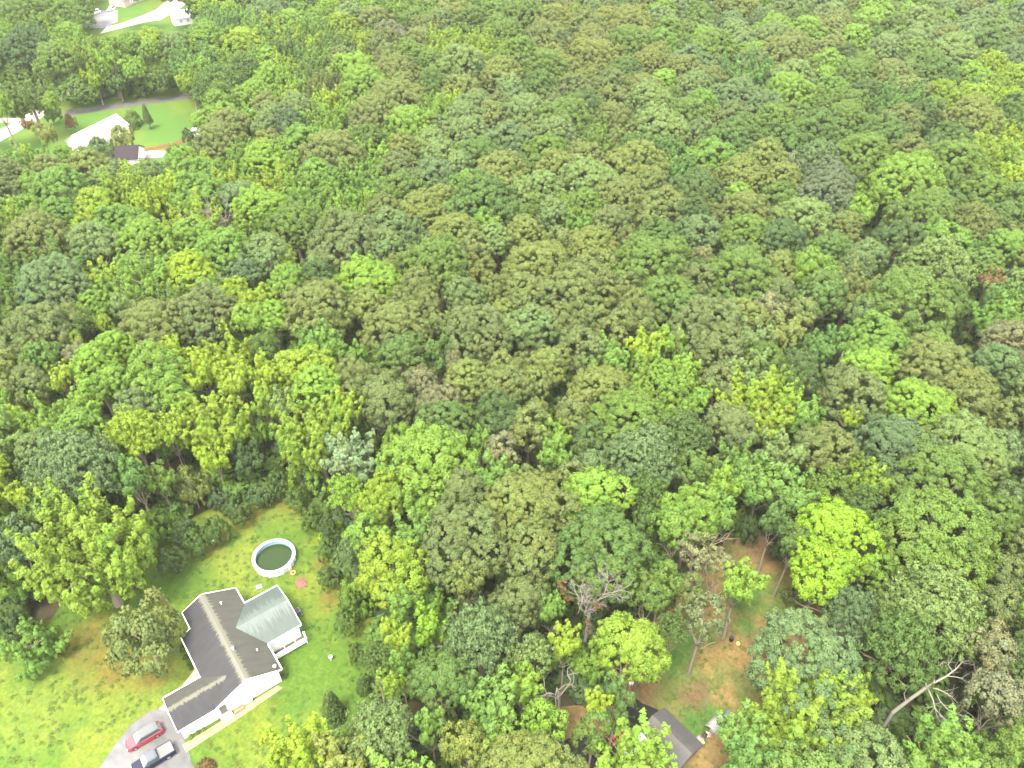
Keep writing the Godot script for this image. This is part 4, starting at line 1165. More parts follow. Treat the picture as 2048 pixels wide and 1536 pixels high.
func build_materials() -> void:
	M.white = mat(Color(0.8, 0.8, 0.79), 0.5)
	M.rim = mat(Color(0.24, 0.3, 0.38), 0.5)
	M.siding = mat(Color(0.8, 0.8, 0.78), 0.6)
	M.pane = mat(Color(0.35, 0.4, 0.43), 0.08, 0.6)
	M.bark = mat(Color(0.2, 0.165, 0.13), 0.95, 0.2)
	var leafy := func(c: Color) -> StandardMaterial3D:
		var m := vmat(0.7, 0.25)
		m.albedo_color = c.linear_to_srgb()
		m.backlight_enabled = true
		m.backlight = Color(0.8, 0.8, 0.74)
		return m
	for k in TINT:
		var c: Color = TINT[k]
		leaf[k + "0"] = leafy.call(c)
		leaf[k + "1"] = leafy.call(Color(c.r * 1.09, c.g * 1.09, c.b * 0.95))
		leaf[k + "2"] = leafy.call(Color(c.r * 0.87, c.g * 0.91, c.b * 1.05))
	leaf.white = leafy.call(Color.WHITE)
	n_low = soil_noise(0.045, 1); n_mid = soil_noise(0.16, 2); n_hi = soil_noise(0.7, 3)
	for q in [["r1", 3, 3.3], ["r2", 4, 5.2], ["r3", 3, 8.0], ["m1", 3, 3.2], ["m2", 4, 5.0], ["m3", 2, 7.6], ["w1", 1, 3.2], ["w2", 2, 5.0], ["w3", 2, 7.5], ["s", 1, 5.0], ["c", 1, 5.0]]:
		crowns[q[0]] = []
		for k in q[1]:
			var seed_: int = 100 + 10 * crowns.size() + k
			var c: ArrayMesh
			match q[0][0]:
				"r": c = crown_round(seed_, q[2])
				"m": c = crown_ragged(seed_, q[2])
				"w": c = crown_feathery(seed_, q[2])
				"s": c = crown_sparse(seed_)
				"c": c = crown_cone(seed_)
			crowns[q[0]].append(c)
			all_crowns.append(c)
			boxes[c] = c.get_aabb()
	for k in 3: trunks.append(trunk_mesh(600 + k))

func build_marks() -> void:
	for m in [["the pool", 548, 1115], ["the house roof", 470, 1280], ["the dirt clearing", 1400, 1350], ["the grey shed", 1330, 1475], ["the leaning snag", 1870, 1370], ["the forked snag", 1690, 640], ["the tall snag", 460, 420], ["the distant snags", 1190, 60], ["the twisted snag", 1130, 1370], ["the rusty-leaved snag", 1175, 1195], ["the white-roofed house", 190, 250], ["the white road", 320, 25], ["the grey road", 270, 205], ["the white-limbed snag", 1780, 670], ["the mid-forest snag", 1110, 295]]:
		marks.append([m[0], Vector2(m[1], m[2])])
	for d in placed:
		if d[6].contains("|"): marks.append([d[6].get_slice("|", 1), look_at_photo(Vector3(d[2], d[5] * 0.75, d[3]))])

func _ready() -> void:
	cam = Camera3D.new()
	cam.name = "camera"
	cam.fov = 51.28; cam.near = 0.5; cam.far = 3000.0
	cam.position = Vector3(0, 110, 0)
	cam.rotation_degrees = Vector3(-40.8, 0, 0)
	add_child(cam)
	var env := Environment.new()
	env.background_mode = Environment.BG_SKY
	var sky := ProceduralSkyMaterial.new()
	sky.sky_top_color = Color(0.9, 0.9, 0.9)
	sky.sky_horizon_color = Color(0.9, 0.9, 0.89)
	sky.ground_bottom_color = Color(0.3, 0.34, 0.25)
	sky.ground_horizon_color = Color(0.8, 0.82, 0.84)
	sky.sky_energy_multiplier = 0.92
	env.sky = Sky.new()
	env.sky.sky_material = sky
	env.tonemap_mode = Environment.TONE_MAPPER_LINEAR
	env.tonemap_exposure = 9.7
	env.fog_enabled = true
	env.fog_density = 0.00007
	env.fog_light_color = Color(0.97, 0.98, 0.94)
	env.sdfgi_enabled = true; env.ssao_enabled = true; env.ssil_enabled = true
	var we := WorldEnvironment.new()
	we.environment = env
	we.name = "environment"
	add_child(we)
	var sun := DirectionalLight3D.new()
	sun.name = "sun"
	sun.light_energy = 0.45
	sun.light_color = Color(1, 0.975, 0.91)
	sun.light_angular_distance = 20.0
	sun.rotation_degrees = Vector3(-66, -30, 0)
	sun.shadow_enabled = true
	add_child(sun)
	build_materials()
	build_ground()
	plant()
	build_marks()
	build_house()
	build_yard()
	build_vehicles()
	build_far_buildings()
	build_trees()
	build_dead_trees()
	build_undergrowth()
	build_weeds()

func plant() -> void:
	t("Lm", 5.6, -63.4, 2.01, 17.2)
	t("Ym", 7.1, -58.4, 2.33, 17.5)
	t("Yr", 15.5, -56.8, 5.13, 19.8)
	t("Dw", 21.5, -60.1, 2.43, 17.5)
	t("Ss", 26.2, -61.8, 3.36, 18.3)
	t("Lm", 32.5, -67.6, 3.31, 18.3)
	t("Ym", 10.6, -49.6, 1.89, 17.1)
	t("Gr", 9.9, -46.2, 2.65, 17.7)
	t("Lr", 3.8, -46.9, 3.02, 18.0)
	t("Lm", 1.4, -52.2, 2.60, 17.7)
	t("Pw", 2.3, -55.9, 3.04, 18.1)
	t("Lm", 14.6, -41.9, 5.11, 19.8)
	t("Or", 7.9, -41.5, 1.43, 16.7)
	t("Pr", 37.5, -55.2, 7.29, 21.6, "big pale round tree over the clearing|the pale round tree")
	t("Em", 28.1, -45.4, 3.35, 18.3)
	t("Em", 28.3, -42.6, 3.45, 18.4)
	t("Gm", 13.3, -50.6, 2.75, 17.8)
	t("Ym", 35.9, -47.3, 7.11, 21.5, "bright yellow-green tree at the lower right")
	t("Pr", 41.5, -43.1, 5.63, 20.2)
	t("Em", 51.5, -42.4, 5.13, 19.8)
	t("Db", 55.8, -50.4, 3.56, 6.0)
	t("Tr", 61.2, -50.1, 3.99, 18.9, "cream-flecked tree at the lower right edge|the cream-flecked tree")
	t("Tr", 63.6, -56.8, 3.63, 18.5)
	t("Gw", 51.5, -57.5, 6.29, 20.8)
	t("Pw", 58.1, -63.5, 7.55, 21.8)
	t("Or", 67.7, -63.2, 3.60, 18.5)
	t("Bw", 46.4, -62.5, 4.36, 19.2)
	t("Zr", 47.5, -75.0, 6.44, 20.9, "bright lime-yellow tree above the dirt clearing|the lime tree")
	t("Zr", 44.1, -68.0, 4.85, 19.6)
	t("Br", 62.6, -92.7, 7.17, 21.5, "bluish-green dome at the right|the bluish dome")
	t("Pr", 74.7, -93.2, 7.19, 21.5)
	t("Gr", 67.8, -85.8, 8.02, 22.2)
	t("Gr", 62.2, -74.1, 9.35, 23.4)
	t("Gr", 73.9, -78.0, 4.82, 19.6)
	t("Ym", 56.4, -90.1, 2.00, 17.2)
	t("Ym", 57.9, -86.6, 3.36, 18.3)
	t("Or", 52.9, -93.7, 5.30, 20.0)
	t("Lm", 51.5, -101.5, 3.81, 18.7)
	t("Ym", 58.8, -101.2, 1.93, 17.1)
	t("Pm", 45.1, -93.7, 4.60, 19.4)
	t("Em", 44.6, -84.8, 3.92, 18.8)
	t("Gw", 50.2, -85.4, 3.46, 18.4)
	t("Dw", 54.8, -81.6, 3.38, 18.3)
	t("Bc", 53.1, -73.8, 1.65, 16.9)
	t("Lr", 52.2, -69.6, 2.72, 17.8)
	t("Or", 81.2, -105.0, 5.13, 19.8)
	t("Or", 86.8, -102.7, 3.56, 18.5)
	t("Pr", 81.6, -93.6, 3.87, 18.7)
	t("Gm", 40.7, -79.7, 2.69, 17.8)
	t("Gr", 80.0, -134.1, 9.50, 23.5, "big green dome over white limbs|the big green dome")
	t("Em", 60.3, -122.5, 4.24, 19.1, "emerald-green treetop beside the forked snag|the emerald dome")
	t("Pw", 92.6, -148.9, 8.86, 22.9)
	t("Kw", 107.8, -165.9, 7.15, 21.5)
	t("Em", 98.9, -130.9, 5.87, 20.4)
	t("Tr", 96.6, -122.6, 5.06, 19.7)
	t("Br", 90.2, -114.1, 5.92, 20.5)
	t("Or", 78.5, -113.8, 6.97, 21.4)
	t("Kr", 82.0, -108.8, 4.98, 19.7)
	t("Lr", 65.8, -113.9, 5.38, 20.0)
	t("Gm", 60.5, -112.9, 3.24, 18.2)
	t("Dr", 53.0, -113.5, 4.30, 19.1)
	t("Om", 53.5, -125.6, 4.02, 18.9)
	t("Ym", 49.6, -111.7, 2.79, 17.8)
	t("Or", 59.6, -133.2, 3.56, 18.5)
	t("Or", 55.9, -139.8, 4.27, 19.1)
	t("Om", 72.1, -142.3, 5.57, 20.2)
	t("Lr", 65.1, -146.9, 5.66, 20.3)
	t("Pw", 75.6, -150.2, 4.16, 19.0)
	t("Gr", 71.2, -156.1, 4.91, 19.6)
	t("Or", 58.1, -149.3, 4.46, 19.2)
	t("Pr", 68.5, -167.5, 8.21, 22.4)
	t("Dr", 60.9, -160.0, 5.98, 20.5)
	t("Or", 77.9, -166.7, 4.79, 19.5)
	t("Lr", 84.4, -175.1, 3.90, 18.8)
	t("Gr", 98.0, -171.0, 8.33, 22.5)
	t("Dr", 89.8, -161.3, 5.68, 20.3)
	t("Lr", 111.9, -157.0, 5.26, 19.9)
	t("Gr", 117.9, -169.9, 5.54, 20.2)
	t("Rm", 102.8, -144.0, 2.50, 17.6, "rust-red treetop at the right edge|the rust-red treetop")
	t("Pw", 108.6, -144.2, 3.74, 18.6)
	t("Gr", 103.9, -150.3, 4.47, 19.3)
	t("Gr", 20.2, -99.2, 7.43, 21.7)
	t("Pw", 21.2, -91.7, 7.13, 21.5)
	t("Gw", 21.2, -84.7, 4.13, 19.0)
	t("Dw", 29.0, -96.8, 5.40, 20.0)
	t("Or", 37.1, -98.6, 4.96, 19.7)
	t("Em", 7.1, -92.8, 3.00, 18.0, "emerald treetop in the lower middle|the emerald treetop")
	t("Or", 11.0, -102.6, 3.66, 18.6)
	t("Dr", 13.1, -95.8, 3.67, 18.6)
	t("Or", 2.6, -99.2, 4.09, 18.9)
	t("Lr", 13.2, -83.2, 5.66, 20.3)
	t("Or", -6.5, -74.6, 7.06, 21.4, "big golden-brown oak in the lower middle|the golden-brown oak")
	t("Or", 1.2, -80.5, 6.66, 21.1)
	t("Kr", 6.7, -80.0, 4.67, 19.4)
	t("Or", 2.6, -72.8, 4.88, 19.6)
	t("Or", -7.0, -68.0, 2.90, 17.9)
	t("Gr", 13.5, -72.0, 7.56, 21.9)
	t("Lr", 27.6, -80.9, 4.91, 19.6)
	t("Lr", 24.6, -77.4, 3.73, 18.6)
	t("Gm", 20.3, -79.2, 1.87, 17.1)
	t("Lm", 33.9, -86.2, 2.89, 17.9)
	t("Em", 37.1, -90.5, 4.29, 19.1)
	t("Em", 39.6, -86.4, 3.82, 18.7)
	t("Gr", 29.9, -89.6, 3.41, 18.4)
	t("Ts", 27.3, -72.4, 3.06, 18.1)
	t("Ts", 29.6, -70.5, 2.18, 17.3)
	t("Gr", 30.1, -146.9, 9.50, 23.5, "big mid-green dome right of centre|the central dome")
	t("Kr", 14.0, -138.7, 9.36, 23.4, "yellow-olive dome in the middle|the yellow-olive dome")
	t("Or", 18.2, -155.8, 6.53, 21.0)
	t("Or", 3.0, -164.0, 4.74, 19.5)
	t("Gr", 3.1, -173.1, 3.52, 18.5)
	t("Ym", 14.2, -172.0, 2.39, 17.5, "small yellow treetop in the mid forest|the yellow tuft")
	t("Or", 11.5, -160.4, 4.01, 18.9)
	t("Or", 23.1, -168.4, 5.17, 19.8)
	t("Gr", 17.0, -174.5, 6.34, 20.8)
	t("Pr", 9.7, -172.6, 4.56, 19.3)
	t("Or", 36.4, -175.4, 6.01, 20.6)
	t("Or", 32.8, -169.7, 3.47, 18.4)
	t("Or", 26.7, -163.0, 2.84, 17.9)
	t("Pr", 43.4, -163.7, 5.40, 20.0)
	t("Gr", 53.8, -161.9, 6.70, 21.1)
	t("Or", 55.8, -172.7, 6.30, 20.8)
	t("Gr", 48.8, -143.3, 8.64, 22.8)
	t("Dr", 40.2, -148.2, 3.49, 18.4)
	t("Tw", 42.5, -153.7, 2.93, 18.0)
	t("Or", 39.1, -126.4, 8.55, 22.7)
	t("Or", 46.4, -131.3, 4.69, 19.4)
	t("Or", 39.2, -118.9, 4.97, 19.7)
	t("Or", 24.7, -131.8, 5.29, 19.9)
	t("Or", 20.8, -127.7, 4.04, 18.9)
	t("Ym", 25.5, -120.9, 3.93, 18.8)
	t("Lm", 25.9, -115.1, 4.35, 19.2)
	t("Lm", 31.1, -122.9, 3.12, 18.1)
	t("Em", 18.2, -117.4, 4.40, 19.2)
	t("Or", 13.4, -120.4, 5.28, 19.9)
	t("Or", 6.7, -115.7, 4.35, 19.2)
	t("Pr", 3.5, -126.7, 5.44, 20.1)
	t("Or", 2.7, -138.0, 5.44, 20.1)
	t("Pm", 43.4, -113.6, 4.59, 19.4)
	t("Lm", 30.9, -113.1, 4.31, 19.1)
	t("Ym", 23.5, -110.7, 2.13, 17.3)
	t("Or", 4.6, -110.7, 3.19, 18.2)
	t("Or", -37.8, -159.5, 9.50, 23.5)
	t("Pr", -28.6, -157.5, 4.61, 19.4)
	t("Lr", -30.6, -141.9, 7.49, 21.8, "fan-shaped light green tree in the left middle|the fan-shaped tree")
	t("Or", -38.6, -132.7, 7.65, 21.9, "dense olive ball left of the fan-shaped tree|the olive ball")
	t("Dr", -41.9, -147.6, 3.92, 18.8)
	t("Gr", -16.1, -149.4, 8.37, 22.5)
	t("Or", -20.7, -139.8, 5.48, 20.1)
	t("Or", -23.0, -135.8, 3.01, 18.0)
	t("Or", -22.7, -125.3, 7.10, 21.5)
	t("Dr", -21.0, -118.0, 5.49, 20.1)
	t("Or", -14.8, -128.9, 3.49, 18.4)
	t("Or", -6.7, -125.2, 7.38, 21.7)
	t("Gm", -14.2, -119.6, 3.35, 18.3)
	t("Kr", -6.4, -147.6, 3.48, 18.4)
	t("Pr", -10.3, -138.6, 4.55, 19.3)
	t("Or", -13.1, -161.9, 6.70, 21.1)
	t("Pr", -4.5, -160.7, 4.67, 19.4)
	t("Or", -22.0, -172.7, 6.30, 20.8)
	t("Pr", -15.0, -173.8, 2.97, 18.0)
	t("Gr", -7.2, -177.9, 9.50, 23.5)
	t("Bm", -22.5, -162.9, 4.06, 18.9)
	t("Gr", -50.5, -166.1, 7.49, 21.8)
	t("Pr", -54.7, -154.0, 5.83, 20.4)
	t("Yr", -50.4, -153.9, 2.61, 17.7)
	t("Lr", -48.0, -142.9, 4.33, 19.1)
	t("Yr", -51.9, -138.2, 2.74, 17.8)
	t("Lr", -48.0, -131.0, 4.11, 18.9)
	t("Gr", -47.8, -121.9, 3.09, 18.1)
	t("Em", -39.0, -124.9, 3.72, 18.6)
	t("Lm", -35.1, -121.8, 3.66, 18.6)
	t("Lm", -30.3, -118.9, 3.34, 18.3)
	t("Yr", -38.1, -114.2, 5.65, 20.2)
	t("Or", -28.9, -111.0, 4.77, 19.5)
	t("Tr", -16.3, -111.4, 3.20, 18.2)
	t("Or", -8.1, -111.0, 4.77, 19.5)
	t("Tr", -11.0, -117.1, 2.20, 17.3)
	t("Or", -1.8, -115.7, 3.27, 18.2)
	t("Or", -22.3, -104.9, 5.38, 20.0)
	t("Or", -70.6, -126.1, 7.13, 21.5, "left half of the wide olive dome|the olive dome")
	t("Or", -62.0, -131.9, 7.33, 21.7, "right half of the wide olive dome")
	t("Or", -91.9, -125.0, 7.93, 22.2)
	t("Or", -109.0, -161.6, 7.35, 21.7)
	t("Or", -90.0, -132.9, 2.37, 17.5)
	t("Yr", -81.4, -129.0, 1.86, 17.1)
	t("Yr", -85.0, -123.3, 1.59, 16.8)
	t("Tr", -82.9, -118.9, 2.77, 17.8)
	t("Lr", -76.3, -121.1, 4.19, 19.0)
	t("Gr", -87.1, -129.2, 3.03, 18.0)
	t("Pr", -80.8, -135.6, 2.40, 17.5)
	t("Ym", -88.0, -146.5, 3.48, 18.4)
	t("Br", -58.1, -147.8, 3.93, 18.8)
	t("Ym", -65.5, -119.6, 3.35, 18.3)
	t("Ym", -57.8, -114.4, 4.45, 19.2)
	t("Ym", -83.1, -112.3, 3.23, 18.2)
	t("Lr", -73.0, -112.0, 3.48, 18.4)
	t("Or", -87.5, -110.0, 4.23, 19.0)
	t("Yr", -53.6, -134.9, 3.59, 18.5)
	t("Yr", -100.9, -175.5, 5.66, 20.3)
	t("Ym", -90.4, -177.1, 4.29, 19.1)
	t("Ym", -52.8, -102.2, 6.85, 21.3, "spiky yellow-green tree in the left forest|the spiky tree")
	t("Yw", -64.3, -97.1, 5.65, 20.2)
	t("Pw", -70.7, -89.1, 7.72, 22.0)
	t("Lm", -81.8, -100.8, 4.54, 19.3)
	t("Lm", -76.2, -103.7, 4.10, 18.9)
	t("Em", -61.5, -88.1, 3.06, 18.1)
	t("Gm", -58.9, -90.8, 2.92, 14.0)
	t("Ob", -55.8, -93.6, 3.46, 10.2)
	t("Bb", -51.5, -93.3, 2.11, 5.5)
	t("Ym", -75.9, -83.8, 2.98, 18.0)
	t("Gm", -72.8, -82.1, 3.63, 18.5)
	t("Ym", -62.8, -73.7, 9.20, 23.2, "huge yellow-green tree left of the house lawn|the huge lawn tree")
	t("Lb", -61.9, -83.2, 3.06, 9.9)
	t("Gb", -60.3, -88.8, 3.85, 6.3)
	t("Bm", -73.7, -74.3, 3.89, 18.8)
	t("Db", -55.2, -86.0, 2.53, 5.8)
	t("Ym", -51.5, -96.3, 3.44, 14.5)
	t("Ym", -58.9, -98.6, 2.50, 17.6)
	t("Dm", -47.0, -98.8, 3.08, 12.0)
	t("Ym", -33.2, -98.0, 6.44, 20.9)
	t("Vm", -26.7, -92.8, 5.06, 19.7, "silvery tree left of the broad light oak|the silvery tree")
	t("Lb", -35.8, -97.8, 3.99, 10.7)
	t("Lr", -13.9, -89.5, 8.43, 22.6, "broad light green oak above the golden-brown oak|the light oak")
	t("Tr", -12.7, -105.3, 4.12, 19.0)
	t("Dr", -11.4, -99.6, 4.98, 19.7)
	t("Dr", -2.9, -102.4, 4.56, 19.3)
	t("Em", -5.2, -96.1, 2.22, 17.4)
	t("Tr", -2.0, -93.4, 3.38, 18.3)
	t("Yr", -20.6, -83.7, 4.10, 18.9)
	t("Lw", -26.3, -84.7, 3.22, 18.2)
	t("Lm", -13.5, -82.6, 3.64, 18.6)
	t("Em", -3.1, -87.8, 3.76, 18.7)
	t("Yb", -30.2, -85.3, 2.52, 5.8)
	t("Gb", -32.5, -91.5, 2.61, 5.9)
	t("Lr", -21.8, -75.6, 3.47, 18.4)
	t("Em", -14.5, -76.3, 3.29, 18.3)
	t("Yr", -17.6, -69.4, 5.39, 20.0)
	t("Ym", -44.1, -106.8, 3.14, 18.1)
	t("Pm", -40.7, -105.5, 3.11, 18.1)
	t("Pb", -44.1, -94.5, 2.12, 5.5)
	t("Zm", -11.4, -61.0, 2.85, 17.9, "tall lime-yellow tree by the lawn|the tall lime-yellow tree")
	t("Ym", -15.7, -59.4, 2.43, 17.5)
	t("Lm", -15.9, -64.6, 3.04, 18.1)
	t("Lb", -23.8, -74.1, 3.47, 5.9)
	t("Pw", -4.2, -58.6, 6.15, 20.7)
	t("Gr", -8.9, -52.2, 4.24, 19.1)
	t("Ym", -15.7, -52.3, 2.01, 17.2)
	t("Dw", -17.8, -55.5, 2.28, 17.4)
	t("Pw", -15.9, -45.6, 4.89, 19.6)
	t("Ym", -25.6, -43.2, 4.65, 19.4)
	t("Km", -19.6, -42.5, 3.95, 18.8)
	t("Lm", -10.0, -47.1, 2.22, 17.4)
	t("Kr", -5.6, -44.6, 3.14, 18.1)
	t("Em", -2.4, -49.5, 3.92, 18.8)
	t("Lm", -1.4, -44.7, 2.81, 17.9)
	t("Lm", -14.6, -55.4, 1.90, 17.1)
	t("Km", -60.4, -256.0, 7.00, 21.4, "orange-yellow tree in the upper left forest|the orange-yellow tree")
	t("Or", -36.7, -238.6, 9.24, 23.3)
	t("Or", -48.3, -201.3, 9.50, 23.5)
	t("Br", -65.0, -225.7, 4.91, 19.6)
	t("Or", -73.8, -238.6, 5.30, 19.9)
	t("Ym", -69.2, -247.5, 3.19, 18.2)
	t("Kr", -66.9, -211.7, 5.25, 19.9)
	t("Ym", -18.4, -245.5, 3.08, 18.1)
	t("Lm", -21.3, -241.6, 3.05, 18.1)
	t("Or", -5.7, -231.0, 5.17, 19.8)
	t("Pr", -14.4, -228.4, 6.40, 20.9)
	t("Or", -29.8, -195.3, 6.86, 21.3)
	t("Pr", -20.4, -191.0, 6.75, 21.2)
	t("Pr", -22.2, -209.4, 6.41, 20.9)
	t("Pr", 41.7, -219.2, 9.50, 23.5, "pale grey-green dome in the upper middle|the grey-green dome")
	t("Gr", 16.2, -226.3, 9.50, 23.5)
	t("Or", 32.7, -197.1, 8.81, 22.9)
	t("Em", 42.6, -191.1, 3.63, 18.5)
	t("Gr", 62.5, -213.8, 8.93, 23.0)
	t("Pr", 69.1, -244.6, 8.08, 22.3)
	t("Or", 59.2, -191.0, 6.75, 21.2)
	t("Gm", 23.0, -218.4, 4.15, 19.0)
	t("Or", 29.4, -215.5, 4.10, 18.9)
	t("Kr", 26.1, -263.9, 3.82, 18.7)
	t("Zm", 122.0, -279.5, 4.20, 19.0, "golden-yellow treetop in the far right forest|the golden treetop")
	t("Pr", 151.8, -282.3, 9.50, 23.5)
	t("Yw", 139.3, -238.3, 9.50, 23.5)
	t("Gr", 94.7, -203.6, 8.23, 22.4)
	t("Lr", 101.1, -188.1, 9.50, 23.5)
	t("Gr", 116.4, -197.8, 9.21, 23.2)
	t("Ym", 131.3, -193.8, 3.81, 18.7)
	t("Gr", 86.1, -217.8, 9.05, 23.1)
	t("Sr", 81.6, -191.2, 6.38, 20.9)
	t("Gr", -172.5, -280.2, 6.94, 14.1)
	t("Lm", -158.5, -280.6, 4.87, 13.7)
	t("Gr", -150.3, -275.7, 6.88, 12.6)
	t("Ym", -144.4, -278.3, 4.30, 14.6)
	t("Gm", -138.5, -281.5, 5.41, 13.4)
	t("Gb", -135.0, -288.1, 5.37, 10.4)
	t("Lr", -131.3, -282.9, 4.34, 15.4)
	t("Gr", -125.8, -285.3, 5.48, 11.3)
	t("Gr", -119.8, -290.0, 7.56, 15.4)
	t("Em", -104.9, -269.8, 5.83, 20.4)
	t("Lm", -140.5, -284.5, 5.87, 20.4)
	t("Yr", -130.4, -300.2, 5.27, 19.9)
	t("Dr", -169.9, -291.2, 9.50, 23.5)
	t("Gr", -155.8, -278.4, 7.44, 21.7)
	t("Gr", -170.8, -324.2, 8.38, 22.5)
	t("Gr", -188.9, -326.3, 9.50, 23.5)
	t("Lm", -190.8, -314.4, 4.60, 19.4)
	t("Lr", -142.5, -244.6, 2.89, 17.9)
	t("Rm", -141.3, -226.1, 2.05, 17.2)
	t("Km", -134.0, -221.1, 3.19, 18.2)
	t("Dr", -113.8, -209.4, 3.70, 18.6)
	t("Kr", -111.1, -217.7, 3.47, 18.4)
	t("Or", -81.8, -212.2, 7.12, 21.5)
	t("Lr", -90.1, -205.0, 3.96, 18.8)
	t("Lr", -88.4, -226.3, 5.09, 19.8)
	t("Lr", -84.9, -232.1, 4.76, 19.5)
	t("Gw", -90.7, -247.7, 5.45, 20.1)
	t("Or", -120.5, -195.3, 5.34, 20.0)
	t("Or", -112.5, -198.3, 6.17, 20.7)
	t("Lm", 31.9, -80.3, 3.59, 18.5)
	t("Gr", 21.6, -68.0, 2.90, 17.9)
	t("Or", 24.9, -66.4, 2.46, 17.6)
	t("Dm", 42.1, -75.2, 2.61, 17.7)
	t("Gr", 19.2, -65.5, 2.85, 17.9)
	t("Dc", -25.2, -55.2, 2.16, 7.0, "dark cedar on the lawn's lower right edge|the lawn cedar")
	t("Ob", -52.8, -63.1, 5.58, 15.0, "olive-green tree beside the house's west wall")
	t("Em", -70.0, -63.6, 4.29, 9.0)
	t("Db", -55.5, -79.9, 2.43, 6.0)
	t("Gb", -52.9, -83.5, 2.28, 6.0)
	t("Db", -50.0, -85.9, 2.30, 7.0)
	t("Db", -47.6, -90.3, 2.24, 6.0)
	t("Bb", -44.6, -93.6, 2.19, 6.0)
	t("Db", -41.4, -96.1, 2.43, 7.0)
	t("Gb", -37.5, -92.7, 2.17, 7.0)
	t("Gb", -34.2, -88.4, 1.91, 6.0)
	t("Gb", -30.3, -82.1, 2.05, 6.0)
	t("Db", -29.5, -76.9, 2.00, 5.0)
	t("Gb", -25.2, -68.4, 1.89, 6.0)
	t("Gb", -22.9, -63.5, 1.65, 5.0)
	t("Db", -21.1, -58.7, 1.49, 5.0)
	t("Lb", -20.4, -62.4, 1.81, 7.0)
	t("Lb", -24.9, -71.9, 2.11, 7.0)
	t("Db", -30.5, -85.2, 2.07, 8.0)
	t("Db", -74.6, -67.3, 2.23, 8.0)
	t("Rb", -145.9, -256.4, 1.97, 6.0, "small rust-red tree by the far road")
	t("Gb", -153.4, -261.7, 2.84, 7.0)
	t("Dc", -120.6, -257.7, 1.64, 9.0, "small dark cypress on the far lawn")
	t("Gb", -126.9, -259.7, 3.50, 6.0)
	t("Db", -102.9, -245.0, 2.55, 6.0)
	t("Rb", -41.3, -48.1, 1.25, 2.0)
	t("Kb", 44.9, -74.2, 2.62, 4.0)
	t("Dm", 95.3, -139.3, 2.16, 9.0)
	t("Eb", 90.5, -163.9, 3.61, 8.0)
	t("Db", 92.3, -178.7, 2.54, 8.0)
	t("Db", 43.8, -82.6, 1.63, 7.0)
	t("Db", 39.5, -85.7, 2.07, 8.0)
	t("Lr", -93.7, -168.2, 7.75, 20.3)
	t("Or", -39.4, -270.0, 9.78, 21.0)
	t("Or", -31.0, -311.5, 7.55, 21.3)
	t("Pw", 95.2, -357.3, 7.32, 21.1)
	t("Pr", -95.3, -331.2, 9.79, 21.3)
	t("Pr", 34.0, -345.4, 9.44, 21.7)
	t("Pr", -16.8, -271.1, 9.32, 23.9)
	t("Lr", -105.7, -368.4, 7.79, 21.8)
	t("Pr", 178.2, -367.4, 7.43, 20.6)
	t("Gr", 237.4, -393.4, 7.00, 19.4)
	t("Or", 30.3, -233.0, 6.59, 19.0)
	t("Pr", 19.2, -186.4, 8.66, 23.3)
	t("Or", 153.2, -389.6, 7.81, 20.8)
	t("Lr", -123.4, -174.7, 5.80, 18.9)
	t("Gr", 247.9, -379.3, 8.06, 21.3)
	t("Lr", 99.9, -385.1, 7.37, 20.4)
	t("Lr", 100.9, -252.1, 7.60, 20.0)
	t("Gr", -29.1, -422.5, 9.64, 24.3)
	t("Lr", 124.5, -300.5, 6.78, 21.0)
	t("Lm", -10.1, -339.6, 7.10, 21.7)
	t("Or", -58.1, -428.6, 7.84, 22.8)
	t("Pw", 83.4, -428.3, 8.27, 23.1)
	t("Or", 11.1, -239.7, 7.37, 19.8)
	t("Lm", 25.3, -329.5, 7.59, 21.1)
	t("Gr", 3.6, -348.4, 8.38, 22.5)
	t("Gr", 2.2, -284.2, 8.22, 22.2)
	t("Gr", 148.9, -230.2, 7.90, 23.3)
	t("Yw", 165.6, -262.9, 9.32, 21.0)
	t("Gr", 71.1, -325.9, 6.98, 21.9)
	t("Gr", 162.5, -434.0, 9.76, 21.2)
	t("Pr", -108.3, -351.2, 6.93, 20.2)
	t("Lr", -200.5, -360.3, 9.37, 20.8)
	t("Pr", -1.6, -211.7, 8.30, 21.9)
	t("Lr", -88.5, -432.9, 9.29, 23.0)
	t("Lw", -111.1, -335.8, 7.04, 19.1)
	t("Lm", -92.3, -307.6, 7.31, 20.0)
	t("Gw", -94.1, -257.9, 9.74, 21.9)
	t("Pr", 72.3, -339.7, 8.90, 23.3)
	t("Pr", -197.5, -433.9, 8.93, 22.5)
	t("Gr", 66.5, -396.6, 8.96, 23.1)
	t("Em", 116.9, -240.8, 8.21, 23.4)
	t("Pr", 82.9, -312.5, 7.27, 19.1)
	t("Er", -112.6, -183.0, 8.31, 22.5)
	t("Gr", -4.6, -311.6, 6.51, 21.3)
	t("Pr", 57.8, -253.2, 6.72, 21.2)
	t("Dr", 216.0, -335.4, 8.16, 21.0)
	t("Or", 54.5, -346.3, 8.66, 20.3)
	t("Lr", 244.5, -431.2, 6.55, 20.1)
	t("Gm", -201.7, -421.0, 9.25, 22.3)
	t("Pr", 114.5, -410.4, 9.53, 21.7)
	t("Or", 50.8, -439.5, 7.71, 20.8)
	t("Gr", 167.7, -291.6, 9.66, 22.7)
	t("Or", -22.2, -332.4, 9.02, 22.6)
	t("Ym", -83.0, -301.7, 8.37, 21.2)
	t("Pr", 129.8, -394.7, 7.88, 20.9)
	t("Ym", 146.6, -217.2, 8.35, 23.7)
	t("Lw", -192.9, -274.0, 7.81, 22.7)
	t("Gm", -140.3, -428.8, 6.86, 19.2)
	t("Lr", -82.1, -194.0, 7.60, 19.9)
	t("Lr", -84.4, -321.3, 6.57, 20.2)
